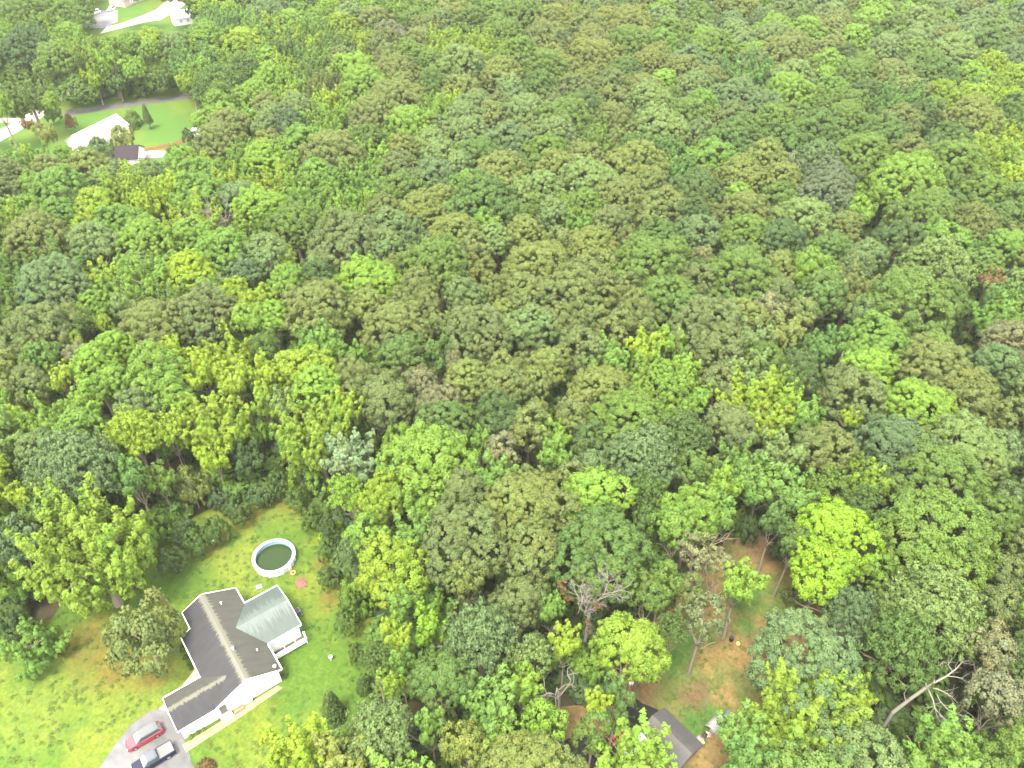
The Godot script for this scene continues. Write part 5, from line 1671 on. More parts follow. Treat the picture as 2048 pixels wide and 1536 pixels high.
	t("Pr", -2.3, -420.7, 7.13, 19.6)
	t("Pr", 133.4, -414.2, 6.60, 20.8)
	t("Gr", 127.9, -179.3, 6.17, 22.2)
	t("Or", 182.3, -338.4, 7.64, 20.2)
	t("Or", -259.2, -417.2, 7.28, 20.7)
	t("Pr", -170.6, -411.1, 9.19, 23.1)
	t("Lm", -68.0, -282.1, 7.57, 20.5)
	t("Or", 252.8, -393.2, 7.39, 19.3)
	t("Gr", 69.8, -287.4, 9.01, 23.3)
	t("Dr", 148.1, -197.2, 7.32, 20.5)
	t("Yr", -225.2, -436.4, 8.09, 22.5)
	t("Or", -26.0, -386.2, 7.37, 21.8)
	t("Kr", 46.8, -277.7, 7.23, 20.2)
	t("Lr", -104.9, -119.8, 6.78, 21.6)
	t("Lr", -53.8, -265.7, 7.90, 22.5)
	t("Gr", -40.1, -400.5, 9.25, 21.9)
	t("Lm", -95.3, -103.3, 7.45, 22.1)
	t("Ym", -51.9, -288.1, 8.19, 20.2)
	t("Lr", -210.1, -410.1, 8.14, 22.5)
	t("Pr", 130.1, -287.4, 7.03, 21.6)
	t("Or", 165.1, -378.2, 7.11, 19.6)
	t("Gr", -240.6, -398.7, 8.39, 22.5)
	t("Gm", -78.3, -290.1, 7.91, 21.5)
	t("Pr", 125.3, -332.9, 8.21, 19.9)
	t("Lr", 142.0, -332.3, 7.15, 22.4)
	t("Yr", -117.9, -398.4, 9.24, 20.9)
	t("Pr", 169.0, -311.2, 7.06, 21.6)
	t("Tr", 73.6, -437.2, 7.82, 22.2)
	t("Lr", -78.1, -181.6, 7.55, 22.0)
	t("Ym", -10.1, -288.8, 6.95, 22.1)
	t("Pr", -46.4, -352.4, 7.38, 19.1)
	t("Or", -34.0, -251.7, 7.29, 19.2)
	t("Gr", 122.8, -377.5, 8.06, 22.2)
	t("Or", 89.5, -339.4, 9.34, 23.1)
	t("Gr", 190.9, -296.1, 7.23, 22.1)
	t("Gr", -17.1, -431.6, 9.32, 23.0)
	t("Gm", -88.3, -95.0, 5.92, 21.0)
	t("Em", 156.2, -366.7, 9.49, 20.9)
	t("Dr", 64.7, -369.7, 7.46, 19.5)
	t("Lr", -187.6, -286.5, 7.88, 21.0)
	t("Kr", 16.6, -321.3, 7.22, 22.0)
	t("Lr", 221.8, -344.4, 6.51, 20.1)
	t("Gr", -215.7, -395.9, 9.48, 20.7)
	t("Pr", -138.1, -393.4, 8.04, 21.4)
	t("Gm", -62.5, -297.8, 7.59, 19.8)
	t("Pr", -220.5, -424.9, 7.79, 22.9)
	t("Lm", -36.1, -339.1, 7.26, 21.5)
	t("Pr", 153.8, -319.4, 8.78, 22.4)
	t("Pr", 57.3, -324.7, 7.34, 20.5)
	t("Lr", 53.7, -202.6, 8.59, 21.4)
	t("Or", -3.0, -194.3, 8.72, 21.0)
	t("Or", 208.3, -352.3, 8.24, 20.0)
	t("Gr", 5.4, -326.4, 8.64, 23.0)
	t("Lm", -158.6, -419.1, 8.80, 21.5)
	t("Yr", -64.4, -318.7, 7.39, 19.8)
	t("Lm", -15.6, -366.1, 7.48, 21.1)
	t("Lm", -24.2, -230.8, 7.71, 22.4)
	t("Lr", 190.8, -411.3, 6.69, 21.5)
	t("Gr", 122.3, -214.3, 7.47, 20.7)
	t("Gm", -251.2, -384.9, 9.32, 22.2)
	t("Er", -62.4, -375.9, 7.90, 22.9)
	t("Yr", -91.5, -412.5, 9.79, 22.7)
	t("Or", 121.3, -260.7, 7.48, 22.1)
	t("Er", -80.7, -356.4, 7.56, 20.2)
	t("Lm", -218.0, -353.3, 8.92, 23.4)
	t("Gm", -127.4, -158.8, 6.37, 22.2)
	t("Dr", 195.1, -355.2, 8.55, 22.1)
	t("Lm", -132.8, -412.8, 9.74, 23.4)
	t("Lr", 53.4, -297.2, 7.90, 20.8)
	t("Lr", 113.5, -429.5, 9.28, 21.7)
	t("Gr", 50.1, -372.2, 7.53, 20.7)
	t("Kr", 43.7, -313.3, 9.51, 23.5)
	t("Pw", 189.1, -366.0, 6.64, 21.5)
	t("Gr", 110.3, -260.6, 7.17, 21.6)
	t("Lm", -71.7, -438.9, 6.85, 20.9)
	t("Gr", 146.0, -418.5, 9.25, 23.9)
	t("Gr", 138.2, -262.1, 8.04, 22.9)
	t("Tr", -45.2, -307.2, 8.00, 20.1)
	t("Dr", 213.1, -400.9, 9.31, 20.7)
	t("Lr", 202.5, -341.5, 8.77, 21.2)
	t("Lm", -207.8, -310.4, 8.91, 20.9)
	t("Gr", 88.1, -397.8, 7.21, 20.6)
	t("Lr", 137.0, -322.5, 8.45, 20.6)
	t("Or", 67.9, -202.1, 5.97, 21.4)
	t("Lm", -12.4, -403.9, 9.43, 21.5)
	t("Ym", -96.9, -185.6, 6.91, 21.4)
	t("Or", -52.3, -323.9, 9.02, 20.5)
	t("Kr", 29.9, -279.0, 8.25, 22.2)
	t("Or", 111.2, -387.5, 6.65, 18.9)
	t("Gr", 140.1, -275.9, 6.99, 20.8)
	t("Or", 215.5, -370.1, 7.80, 20.9)
	t("Or", 72.2, -414.6, 9.22, 23.6)
	t("Yr", -96.1, -295.9, 8.78, 21.1)
	t("Er", -116.5, -420.2, 7.52, 21.5)
	t("Or", 56.9, -267.2, 7.17, 21.4)
	t("Or", -3.2, -261.8, 7.45, 22.6)
	t("Lm", -176.7, -333.6, 7.25, 22.4)
	t("Lm", -40.5, -173.5, 7.83, 22.3)
	t("Lr", 84.8, -246.1, 8.03, 23.0)
	t("Pr", 182.5, -322.8, 6.92, 21.8)
	t("Kr", 10.8, -309.9, 6.83, 20.0)
	t("Gr", 127.2, -165.9, 8.28, 22.3)
	t("Pr", 1.7, -243.7, 6.36, 19.5)
	t("Gr", 139.0, -180.0, 7.71, 20.1)
	t("Kr", 13.0, -298.0, 9.85, 23.0)
	t("Gr", 99.6, -232.7, 6.53, 19.6)
	t("Gm", -72.0, -136.5, 6.65, 19.9)
	t("Kr", 28.2, -302.3, 7.54, 20.6)
	t("Gr", 145.6, -403.4, 9.46, 23.7)
	t("Yr", -74.2, -378.4, 8.61, 20.6)
	t("Pr", 35.0, -375.5, 8.90, 21.1)
	t("Lm", -139.6, -178.3, 8.30, 23.3)
	t("Lm", 54.2, -381.4, 6.66, 19.4)
	t("Gm", -102.3, -151.0, 8.64, 22.3)
	t("Or", 141.9, -436.8, 6.78, 21.2)
	t("Pr", -88.5, -369.8, 7.73, 21.3)
	t("Gm", -105.9, -134.2, 7.50, 22.1)
	t("Lr", -222.0, -328.6, 9.32, 23.6)
	t("Gr", 9.3, -205.4, 7.49, 21.2)
	t("Ym", -125.4, -384.6, 6.82, 20.5)
	t("Or", 31.2, -244.3, 6.04, 20.0)
	t("Or", 34.8, -423.9, 9.10, 20.8)
	t("Pr", -203.6, -328.2, 8.52, 20.3)
	t("Ym", -83.7, -83.7, 6.13, 21.5)
	t("Lw", -78.0, -260.8, 8.80, 21.5)
	t("Pw", 87.8, -367.0, 7.82, 21.1)
	t("Ym", -76.9, -170.4, 8.48, 22.7)
	t("Lr", 44.6, -408.3, 6.76, 19.2)
	t("Sr", 77.7, -181.5, 7.08, 22.6)
	t("Or", 75.5, -385.4, 7.16, 21.5)
	t("Pr", 183.2, -264.8, 6.68, 20.7)
	t("Pr", 128.2, -344.9, 7.54, 21.9)
	t("Or", 5.8, -149.9, 8.62, 21.2)
	t("Gr", 52.2, -229.3, 8.12, 21.6)
	t("Gr", -189.3, -342.1, 6.59, 18.9)
	t("Pw", 112.0, -135.5, 7.30, 21.9)
	t("Ym", 128.6, -202.8, 8.63, 23.0)
	t("Lw", -160.9, -437.7, 8.41, 20.4)
	t("Gr", 171.5, -351.5, 7.11, 21.9)
	t("Gr", 212.9, -426.9, 8.95, 21.2)
	t("Gr", 161.5, -338.0, 8.21, 21.8)
	t("Or", 98.5, -291.1, 7.77, 21.9)
	t("Or", 19.9, -202.4, 6.77, 20.2)
	t("Gr", 75.6, -224.7, 7.09, 21.9)
	t("Gr", 14.3, -415.7, 7.47, 20.4)
	t("Kr", 15.9, -278.3, 6.79, 19.1)
	t("Or", 180.5, -397.0, 7.26, 22.3)
	t("Or", 45.5, -354.8, 8.05, 19.7)
	t("Lr", 189.0, -278.9, 6.63, 20.7)
	t("Dr", -9.7, -356.2, 8.17, 22.4)
	t("Gr", 103.5, -213.0, 8.15, 23.5)
	t("Pw", 177.3, -416.6, 7.86, 19.7)
	t("Or", -39.6, -364.6, 8.53, 21.5)
	t("Lw", -75.9, -423.0, 7.25, 22.1)
	t("Lm", -175.5, -435.4, 9.29, 21.0)
	t("Pr", 7.1, -384.6, 7.76, 22.7)
	t("Dr", 46.0, -183.5, 7.70, 21.3)
	t("Lw", -213.2, -339.4, 7.59, 19.7)
	t("Gm", -96.9, -344.5, 8.32, 21.3)
	t("Pw", 84.1, -323.3, 7.43, 19.7)
	t("Gr", 256.7, -426.7, 7.12, 20.0)
	t("Or", 113.8, -294.1, 7.55, 19.7)
	t("Gr", 119.3, -183.8, 7.39, 20.7)
	t("Or", 156.6, -298.8, 6.94, 21.2)
	t("Yr", -70.5, -147.8, 6.47, 19.3)
	t("Lr", -67.6, -360.4, 8.85, 20.4)
	t("Gr", 18.0, -363.1, 6.60, 21.2)
	t("Lr", -66.0, -200.0, 6.38, 21.5)
	t("Em", 75.3, -263.2, 9.77, 23.5)
	t("Pw", 98.0, -328.5, 6.71, 19.3)
	t("Pr", 196.3, -323.5, 9.79, 22.4)
	t("Or", 141.4, -371.8, 8.05, 19.7)
	t("Lr", -62.0, -402.1, 6.85, 20.8)
	t("Pr", 41.7, -240.0, 7.58, 22.7)
	t("Lr", 175.3, -379.6, 6.84, 20.0)
	t("Em", -108.7, -322.0, 7.51, 20.4)
	t("Yr", -188.0, -426.2, 8.28, 22.0)
	t("Pr", -232.5, -372.6, 9.28, 21.3)
	t("Gr", 141.3, -304.8, 7.28, 19.1)
	t("Gr", -197.6, -382.9, 9.67, 22.6)
	t("Or", -53.2, -415.7, 8.78, 20.1)
	t("Pr", 3.9, -229.8, 8.64, 22.5)
	t("Lm", -95.7, -282.2, 8.02, 21.5)
	t("Lr", -29.7, -219.9, 8.47, 23.0)
	t("Pr", 6.9, -185.2, 7.83, 20.3)
	t("Pr", -27.5, -321.2, 7.09, 20.5)
	t("Dr", 45.7, -389.8, 7.16, 18.9)
	t("Lr", 215.0, -323.9, 6.56, 18.8)
	t("Pr", 106.6, -370.5, 9.72, 23.6)
	t("Er", -60.0, -347.7, 8.00, 22.8)
	t("Gr", 163.5, -226.6, 6.25, 21.8)
	t("Lw", -72.3, -337.4, 7.13, 20.4)
	t("Dr", 129.1, -436.2, 9.03, 23.2)
	t("Dr", 190.3, -378.8, 6.96, 22.1)
	t("Lr", -187.6, -300.3, 9.42, 22.5)
	t("Em", 275.4, -422.6, 8.38, 22.6)
	t("Gr", 32.4, -412.9, 6.98, 21.0)
	t("Pr", -11.2, -244.3, 6.08, 18.6)
	t("Gr", 110.2, -326.2, 7.29, 19.9)
	t("Gr", 203.5, -294.8, 7.63, 22.0)
	t("Gr", 66.6, -179.1, 5.98, 20.4)
	t("Gr", 236.1, -422.1, 8.56, 21.1)
	t("Gr", -223.1, -413.2, 9.11, 20.7)
	t("Pr", 76.4, -236.5, 6.44, 21.3)
	t("Or", 101.5, -419.2, 7.71, 22.7)
	t("Lr", 86.5, -384.8, 7.71, 21.5)
	t("Pr", 101.0, -436.8, 8.89, 20.2)
	t("Yr", -104.0, -427.6, 8.41, 19.8)
	t("Gr", 238.0, -371.8, 6.87, 21.3)
	t("Yw", 153.9, -243.9, 6.53, 19.5)
	t("Ym", -57.7, -241.8, 6.11, 21.3)
	t("Or", 123.1, -320.9, 8.23, 20.6)
	t("Ym", -61.1, -188.8, 7.01, 21.9)
	t("Gr", 57.6, -309.8, 8.83, 21.1)
	t("Lr", -114.1, -140.6, 6.97, 20.7)
	t("Pr", -251.5, -434.8, 7.77, 20.2)
	t("Pr", 170.7, -245.5, 6.31, 20.6)
	t("Gr", -27.9, -183.1, 6.29, 21.2)
	t("Pr", 79.8, -297.4, 7.37, 21.3)
	t("Gr", 255.3, -413.4, 8.94, 21.2)
	t("Lm", 10.2, -370.8, 6.55, 21.6)
	t("Lm", -84.6, -399.2, 6.58, 19.6)
	t("Ym", -152.6, -288.9, 7.03, 19.8)
	t("Pr", 112.8, -340.9, 9.44, 21.9)
	t("Or", 192.2, -308.7, 7.13, 19.2)
	t("Pr", 106.0, -355.0, 6.88, 19.5)
	t("Em", 154.5, -347.0, 8.10, 20.2)
	t("Lm", -186.3, -362.9, 8.95, 20.5)
	t("Pr", 81.1, -273.6, 6.71, 21.9)
	t("Ym", -77.4, -273.4, 7.42, 21.4)
	t("Lm", -165.6, -303.6, 8.09, 21.9)
	t("Kr", 112.5, -225.2, 6.52, 21.7)
	t("Or", -143.1, -190.7, 8.38, 21.9)
	t("Kr", 36.1, -323.3, 8.19, 20.5)
	t("Gr", 40.1, -290.5, 9.59, 23.6)
	t("Yr", -69.3, -411.0, 6.84, 19.8)
	t("Pr", -12.3, -217.1, 8.08, 21.4)
	t("Or", 62.9, -356.8, 7.08, 22.3)
	t("Or", 3.5, -360.2, 6.98, 21.7)
	t("Gr", 106.3, -178.3, 6.29, 19.0)
	t("Or", -46.7, -389.2, 8.01, 19.6)
	t("Pr", 60.1, -277.5, 7.82, 21.4)
	t("Lr", -276.5, -434.6, 9.44, 20.7)
	t("Pr", -86.5, -347.5, 7.20, 21.7)
	t("Lr", 57.2, -238.3, 6.38, 21.1)
	t("Lr", 74.4, -60.9, 6.11, 22.1)
	t("Lr", 107.4, -277.3, 7.06, 20.0)
	t("Gr", 225.6, -389.3, 7.46, 20.8)
	t("Gm", -66.5, -268.3, 7.97, 22.4)
	t("Lm", 8.0, -400.1, 7.35, 21.1)
	t("Lr", 70.5, -123.1, 7.45, 20.9)
	t("Gm", -91.6, -389.8, 7.87, 21.3)
	t("Lr", 141.8, -357.8, 9.46, 21.7)
	t("Or", 19.4, -250.6, 8.31, 21.2)
	t("Dr", 36.4, -263.5, 7.50, 21.8)
	t("Dr", 49.6, -426.2, 9.27, 20.7)
	t("Lr", 19.9, -439.5, 9.71, 21.7)
	t("Or", 224.8, -357.4, 9.61, 22.6)
	t("Ym", -234.1, -351.5, 7.33, 20.2)
	t("Gr", 225.8, -431.2, 9.23, 20.4)
	t("Lr", 90.1, -89.5, 7.29, 22.1)
	t("Lr", -171.0, -236.1, 6.50, 22.2)
	t("Yr", -121.7, -348.7, 8.48, 21.8)
	t("Lm", -48.9, -216.5, 7.30, 21.5)
	t("Lm", -50.7, -179.4, 8.03, 22.0)
	t("Pr", 97.4, -107.6, 7.42, 23.0)
	t("Pr", -109.7, -381.8, 9.20, 22.7)
	t("Gr", -241.4, -412.5, 9.34, 23.6)
	t("Ym", -24.4, -291.4, 8.04, 23.0)
	t("Gr", 104.6, -241.7, 7.10, 19.7)
	t("Gm", -129.1, -360.6, 8.63, 20.1)
	t("Lm", -129.7, -201.2, 7.54, 20.6)
	t("Dr", 121.2, -230.9, 6.36, 20.1)
	t("Lw", -212.4, -363.8, 7.90, 20.4)
	t("Pr", 91.3, -263.0, 9.07, 21.3)
	t("Gr", 83.9, -229.7, 6.02, 20.4)
	t("Or", 133.3, -225.2, 8.21, 24.0)
	t("Gm", -152.3, -249.8, 8.30, 23.3)
	t("Lm", -111.3, -437.0, 6.72, 19.4)
	t("Er", -113.9, -308.3, 8.10, 20.3)
	t("Or", 15.3, -341.7, 7.43, 20.9)
	t("Pr", 85.3, -353.2, 6.90, 19.6)
	t("Or", 121.3, -364.6, 7.10, 19.7)
	t("Gm", -72.7, -398.7, 8.24, 22.0)
	t("Lr", 107.3, -304.6, 8.41, 22.5)
	t("Gm", -182.7, -350.6, 8.31, 21.0)
	t("Dr", 199.6, -393.2, 6.97, 19.3)
	t("Pr", -200.9, -344.5, 8.57, 20.0)
	t("Lr", -133.1, -167.4, 8.00, 23.8)
	t("Or", 242.2, -407.5, 8.28, 21.1)
	t("Or", 107.1, -203.6, 5.98, 22.1)
	t("Gr", -1.4, -301.7, 7.83, 22.4)
	t("Lm", -47.7, -236.4, 6.03, 20.6)
	t("Or", -16.3, -255.2, 8.06, 19.6)
	t("Lr", 98.6, -315.9, 8.70, 20.1)
	t("Lm", 28.1, -105.7, 6.72, 22.5)
	t("Lr", 116.6, -396.6, 8.41, 23.2)
	t("Or", 123.5, -248.5, 6.10, 21.8)
	t("Lr", 199.5, -426.7, 7.87, 20.6)
	t("Ym", -143.3, -405.7, 6.67, 19.0)
	t("Lr", -83.5, -160.3, 7.05, 21.0)
	t("Dr", 263.4, -403.1, 9.25, 22.3)
	t("Gr", 8.5, -426.7, 7.69, 22.5)
	t("Gr", -6.9, -328.1, 7.96, 21.5)
	t("Lr", -263.3, -403.0, 9.18, 20.7)
	t("Lr", -201.1, -288.9, 9.60, 21.5)
	t("Em", 146.5, -252.9, 6.94, 21.4)
	t("Gr", 139.4, -384.6, 7.61, 19.8)
	t("Lm", -37.6, -205.5, 5.92, 19.3)
	t("Lr", -54.3, -336.9, 7.17, 22.1)
	t("Er", -124.6, -434.4, 9.18, 23.0)
	t("Or", 162.7, -399.7, 9.06, 21.1)
	t("Pw", 170.7, -278.5, 8.06, 21.1)
	t("Gr", -6.1, -380.2, 7.75, 20.5)
	t("Lr", -16.5, -418.9, 8.37, 22.3)
	t("Em", -109.6, -279.0, 8.28, 22.3)
	t("Gr", -14.5, -320.3, 7.39, 21.6)
	t("Gr", 9.1, -255.6, 7.13, 20.8)
	t("Gr", -5.3, -274.3, 6.68, 19.6)
	t("Or", 26.3, -387.4, 9.81, 22.4)
	t("Lm", 63.7, -425.3, 8.69, 20.7)
	t("Gr", 20.2, -402.1, 9.10, 22.9)
	t("Lr", 163.4, -421.2, 8.42, 23.4)
	t("Gr", 11.2, -266.7, 8.29, 23.1)
	t("Gr", -239.5, -426.5, 9.01, 20.8)
	t("Lr", 103.6, -117.2, 6.60, 20.7)
	t("Or", -24.9, -373.8, 6.96, 19.5)
	t("Or", -33.3, -300.3, 8.48, 20.0)
	t("Pr", -137.9, -380.0, 8.74, 21.1)
	t("Kr", 45.4, -331.4, 6.72, 18.7)
	t("Lm", -73.3, -311.9, 7.15, 21.2)
	t("Gr", 132.5, -364.3, 6.63, 21.2)
	t("Ym", -119.8, -166.3, 6.69, 22.2)
	t("Lr", 263.6, -439.9, 7.79, 22.5)
	t("Gr", 215.4, -414.6, 6.87, 20.7)
	t("Lm", -104.6, -396.5, 9.56, 23.9)
	t("Gr", 175.9, -436.9, 9.27, 21.8)
	t("Lr", -226.1, -385.9, 7.05, 20.8)
	t("Pr", -93.5, -156.9, 6.06, 21.8)
	t("Dr", -52.3, -403.0, 7.07, 19.1)
	t("Lr", -60.1, -171.2, 7.05, 22.9)
	t("Lm", -226.4, -360.8, 7.17, 22.1)
	t("Or", 12.5, -195.3, 7.15, 21.3)
	t("Lm", -118.4, -156.6, 6.64, 20.4)
	t("Lr", -122.6, -371.8, 8.52, 22.6)
	t("Gr", -36.4, -413.2, 7.08, 19.4)
	t("Lr", -100.1, -439.9, 8.71, 21.6)
	t("Lm", -39.0, -189.3, 7.39, 21.2)
	t("Or", 2.3, -38.8, 6.64, 21.7)
	t("Pr", -32.9, -354.6, 8.59, 20.0)
	t("Pr", -116.8, -360.4, 8.27, 19.9)
	t("Pr", 41.1, -433.3, 6.53, 19.5)
	t("Dr", 211.8, -387.1, 8.12, 23.0)
	t("Lr", -151.7, -430.5, 7.47, 19.1)
	t("Ym", 43.6, -104.2, 7.15, 22.7)
	t("Gr", 74.5, -212.7, 8.24, 21.7)
	t("Gr", 226.5, -402.5, 7.73, 19.9)
	t("Pr", 177.9, -302.3, 7.27, 20.7)
	t("Lr", 104.1, -396.9, 6.87, 20.8)
	t("Yr", -245.6, -373.9, 7.12, 19.6)
	t("Lw", -195.5, -411.0, 7.08, 20.8)
	t("Pr", -95.9, -140.9, 7.56, 23.0)
	t("Lm", -209.6, -437.0, 6.81, 21.1)
	t("Gm", -59.0, -218.7, 5.97, 20.9)
	t("Gr", 90.3, -417.8, 8.05, 22.9)
	t("Or", 16.1, -108.9, 6.53, 19.4)
	t("Or", 118.5, -150.9, 7.04, 22.3)
	t("Gr", 33.8, -161.8, 6.45, 20.2)
	t("Lr", 152.0, -266.5, 7.62, 19.4)
	t("Pr", -265.1, -438.0, 7.33, 19.4)
	t("Kr", 208.7, -307.6, 7.49, 20.8)
	t("Lr", -79.2, -245.2, 6.64, 21.4)
	t("Or", -54.5, -361.4, 9.43, 24.1)
	t("Or", 117.5, -308.2, 6.57, 21.4)
	t("Pr", -79.3, -408.5, 6.91, 22.2)
	t("Pw", 128.4, -423.7, 8.42, 22.0)
	t("Or", -81.0, -221.9, 5.81, 21.7)
	t("Gr", -25.9, -405.4, 7.60, 21.5)
	t("Pw", 204.7, -438.2, 7.05, 21.2)
	t("Or", -40.6, -227.0, 8.11, 23.3)
	t("Pr", -45.5, -436.5, 7.33, 19.8)
	t("Yr", -58.8, -387.3, 9.00, 22.2)
	t("Ym", 153.2, -205.9, 6.92, 21.5)
	t("Gr", 158.3, -217.3, 6.35, 19.0)
	t("Lr", -271.5, -422.9, 8.59, 20.6)
	t("Gr", 0.6, -337.5, 7.69, 21.4)
	t("Lr", 71.0, -103.6, 7.22, 20.5)
	t("Or", 64.9, -229.2, 7.04, 20.7)
	t("Gm", -177.7, -310.1, 7.37, 22.3)
	t("Or", -96.8, -113.5, 6.26, 20.5)
	t("Lr", 60.1, -337.0, 6.63, 19.6)
	t("Gw", -89.7, -273.6, 6.82, 19.6)
	t("Or", 34.5, -397.9, 7.46, 20.4)
	t("Or", 40.6, -250.3, 6.52, 21.0)
	t("Gr", 60.1, -38.1, 7.47, 22.6)
	t("Pr", 83.3, -81.1, 8.11, 20.8)
	t("Gr", 64.6, -138.0, 5.99, 20.6)
	t("Or", 27.1, -178.8, 6.84, 21.6)
	t("Lr", -239.9, -360.5, 7.69, 22.2)
	t("Dr", 22.7, -237.8, 6.04, 20.9)
	t("Pr", 200.2, -366.9, 8.91, 20.4)
	t("Lr", 166.9, -325.3, 7.17, 19.4)
	t("Gr", -38.5, -329.4, 6.90, 18.9)
	t("Gr", 186.4, -425.8, 7.48, 19.8)
	t("Lr", -109.5, -298.7, 6.68, 21.8)
	t("Gr", 193.2, -440.0, 6.57, 21.6)
	t("Gr", 53.6, -402.4, 6.79, 22.0)
	t("Gr", 189.3, -390.4, 7.06, 21.1)
	t("Lr", -74.8, -324.9, 6.62, 19.9)
	t("Pw", 82.5, -202.9, 7.66, 20.6)
	t("Or", 6.7, -439.8, 6.72, 21.3)
	t("Gr", 116.7, -270.9, 7.67, 20.6)
	t("Pw", 181.0, -289.5, 7.61, 20.5)
	t("Gr", 201.4, -409.4, 8.56, 22.2)
	t("Gr", -2.6, -394.5, 8.74, 22.7)
	t("Er", -65.0, -156.4, 7.40, 20.5)
	t("Lr", -65.6, -112.1, 5.98, 21.6)
	t("Or", 178.3, -256.0, 7.03, 21.5)
	t("Ym", -12.6, -304.9, 7.14, 19.6)
	t("Pr", 12.5, -214.9, 6.79, 22.3)
	t("Or", 31.3, -359.5, 8.74, 22.8)
	t("Dr", 69.9, -52.9, 6.58, 22.4)
	t("Gr", 97.0, -406.4, 9.29, 21.8)
	t("Or", 93.0, -278.8, 8.93, 23.8)
	t("Kr", 27.3, -313.9, 8.00, 22.1)
	t("Lr", -57.7, -209.1, 7.74, 22.4)
	t("Gr", -34.9, -284.7, 7.56, 20.8)
	t("Pr", 182.7, -350.6, 8.74, 20.9)
	t("Lr", 85.2, -287.3, 6.77, 19.3)
	t("Lr", -158.1, -406.3, 7.93, 22.2)
	t("Pr", -29.6, -167.3, 5.84, 19.3)
	t("Pr", 94.4, -301.9, 8.16, 21.4)
	t("Pr", 142.6, -294.3, 6.91, 21.1)
	t("Er", -83.7, -337.1, 6.83, 18.7)
	t("Lr", -47.0, -252.1, 8.26, 23.3)
	t("Or", 68.9, -189.6, 6.30, 20.7)
	t("Or", 65.2, -380.2, 7.20, 20.3)
	t("Lm", -97.5, -361.4, 6.87, 20.2)
	t("Dr", 73.7, -359.9, 7.51, 21.0)
	t("Lr", -204.5, -372.0, 6.90, 19.8)
	t("Or", 138.6, -342.5, 6.98, 21.4)
	t("Pr", -65.0, -236.2, 6.50, 20.7)
	t("Or", 79.1, -71.0, 6.55, 22.6)
	t("Lr", 69.8, -300.1, 7.55, 20.2)
	t("Lm", -80.7, -143.2, 7.48, 23.2)
	t("Lm", -56.6, -231.3, 6.77, 22.1)
	t("Gr", 180.6, -312.9, 7.27, 19.8)
	t("Lr", 138.1, -197.1, 6.81, 20.5)
	t("Pr", -219.4, -373.1, 7.52, 19.2)
	t("Lr", -106.1, -413.6, 8.70, 21.9)
	t("Gm", -81.6, -73.9, 6.08, 19.7)
	t("Or", 31.6, -253.8, 6.90, 21.8)
	t("Yw", 134.9, -249.9, 7.13, 19.8)
	t("Or", 77.6, -374.1, 7.29, 21.6)
	t("Ym", -55.2, -121.5, 5.87, 18.4)
	t("Lr", -185.2, -409.3, 7.85, 21.8)
	t("Kr", 26.0, -290.5, 7.63, 19.6)
	t("Gr", 237.9, -359.2, 7.28, 21.5)
	t("Gr", 22.0, -425.1, 7.71, 20.3)
	t("Tr", 107.4, -126.3, 6.20, 21.0)
	t("Lr", 98.8, -159.7, 6.23, 20.4)
	t("Lm", -12.8, -38.2, 5.92, 19.2)
	t("Gr", 276.0, -433.4, 6.79, 22.0)
	t("Or", 61.1, -106.6, 5.83, 20.8)
	t("Tr", -33.8, -438.4, 6.56, 19.4)
	t("Or", -36.4, -384.0, 7.37, 21.4)
	t("Gr", -8.5, -203.7, 6.20, 21.3)
	t("Lm", -226.9, -343.7, 7.06, 19.4)
	t("Gr", 35.0, -209.8, 6.92, 19.8)
	t("Lw", -80.6, -387.3, 6.63, 18.8)
	t("Gr", -2.8, -433.2, 7.00, 19.3)
	t("Or", -129.9, -187.6, 7.54, 22.8)
	t("Lr", -210.7, -383.5, 8.56, 21.5)
	t("Lr", -22.5, -304.3, 6.71, 18.7)
	t("Yr", -173.5, -423.5, 7.79, 22.4)
	t("Or", -0.1, -407.2, 7.32, 19.4)
	t("Gr", -181.1, -275.8, 6.87, 20.8)
	t("Yr", -236.4, -387.4, 7.85, 21.8)
	t("Pw", 50.7, -153.6, 5.89, 19.1)
	t("Lr", 15.7, -352.7, 7.01, 22.3)
	t("Gr", 171.7, -389.4, 6.98, 21.0)
	t("Ym", -94.8, -377.8, 6.61, 18.7)
	t("Lm", -21.7, -344.6, 7.73, 19.5)
	t("Gr", -200.4, -394.7, 7.31, 20.4)
	t("Pw", 131.3, -270.6, 6.77, 19.2)
	t("Lm", -98.8, -316.1, 7.26, 21.6)
	t("Or", 167.1, -362.1, 7.14, 18.9)
	t("Lr", -228.4, -400.1, 9.13, 22.7)
	t("Gr", 95.5, -224.2, 6.61, 22.0)
	t("Ym", -59.9, -308.8, 7.01, 20.1)
	t("Or", 56.0, -412.4, 6.85, 20.6)
	t("Or", -45.6, -425.4, 7.02, 21.4)
	t("Gr", 32.1, -134.9, 5.98, 21.6)
	t("Dr", 168.3, -411.7, 6.63, 19.3)
	t("Or", 170.0, -235.1, 7.54, 23.1)
	t("Ym", 141.7, -188.5, 4.36, 20.6)
	t("Ym", -73.7, -190.4, 4.55, 19.6)
	t("Gr", -19.2, -392.6, 5.54, 20.3)
	t("Lr", 56.8, -182.7, 5.11, 18.3)
	t("Or", -1.4, -132.2, 4.26, 18.2)
	t("Lr", -51.8, -275.5, 6.22, 19.3)
	t("Lm", -154.9, -300.4, 4.78, 18.0)
	t("Or", -44.8, -280.7, 4.72, 19.2)
	t("Gr", 204.6, -419.2, 5.13, 20.5)
	t("Or", 79.3, -405.8, 5.43, 17.8)
	t("Lm", -192.7, -372.7, 6.16, 18.3)
	t("Or", 147.2, -430.6, 4.60, 18.8)
	t("Lr", 232.6, -410.6, 6.01, 19.0)
	t("Er", -109.2, -173.6, 4.66, 19.0)
	t("Pr", -64.1, -330.9, 5.26, 19.7)
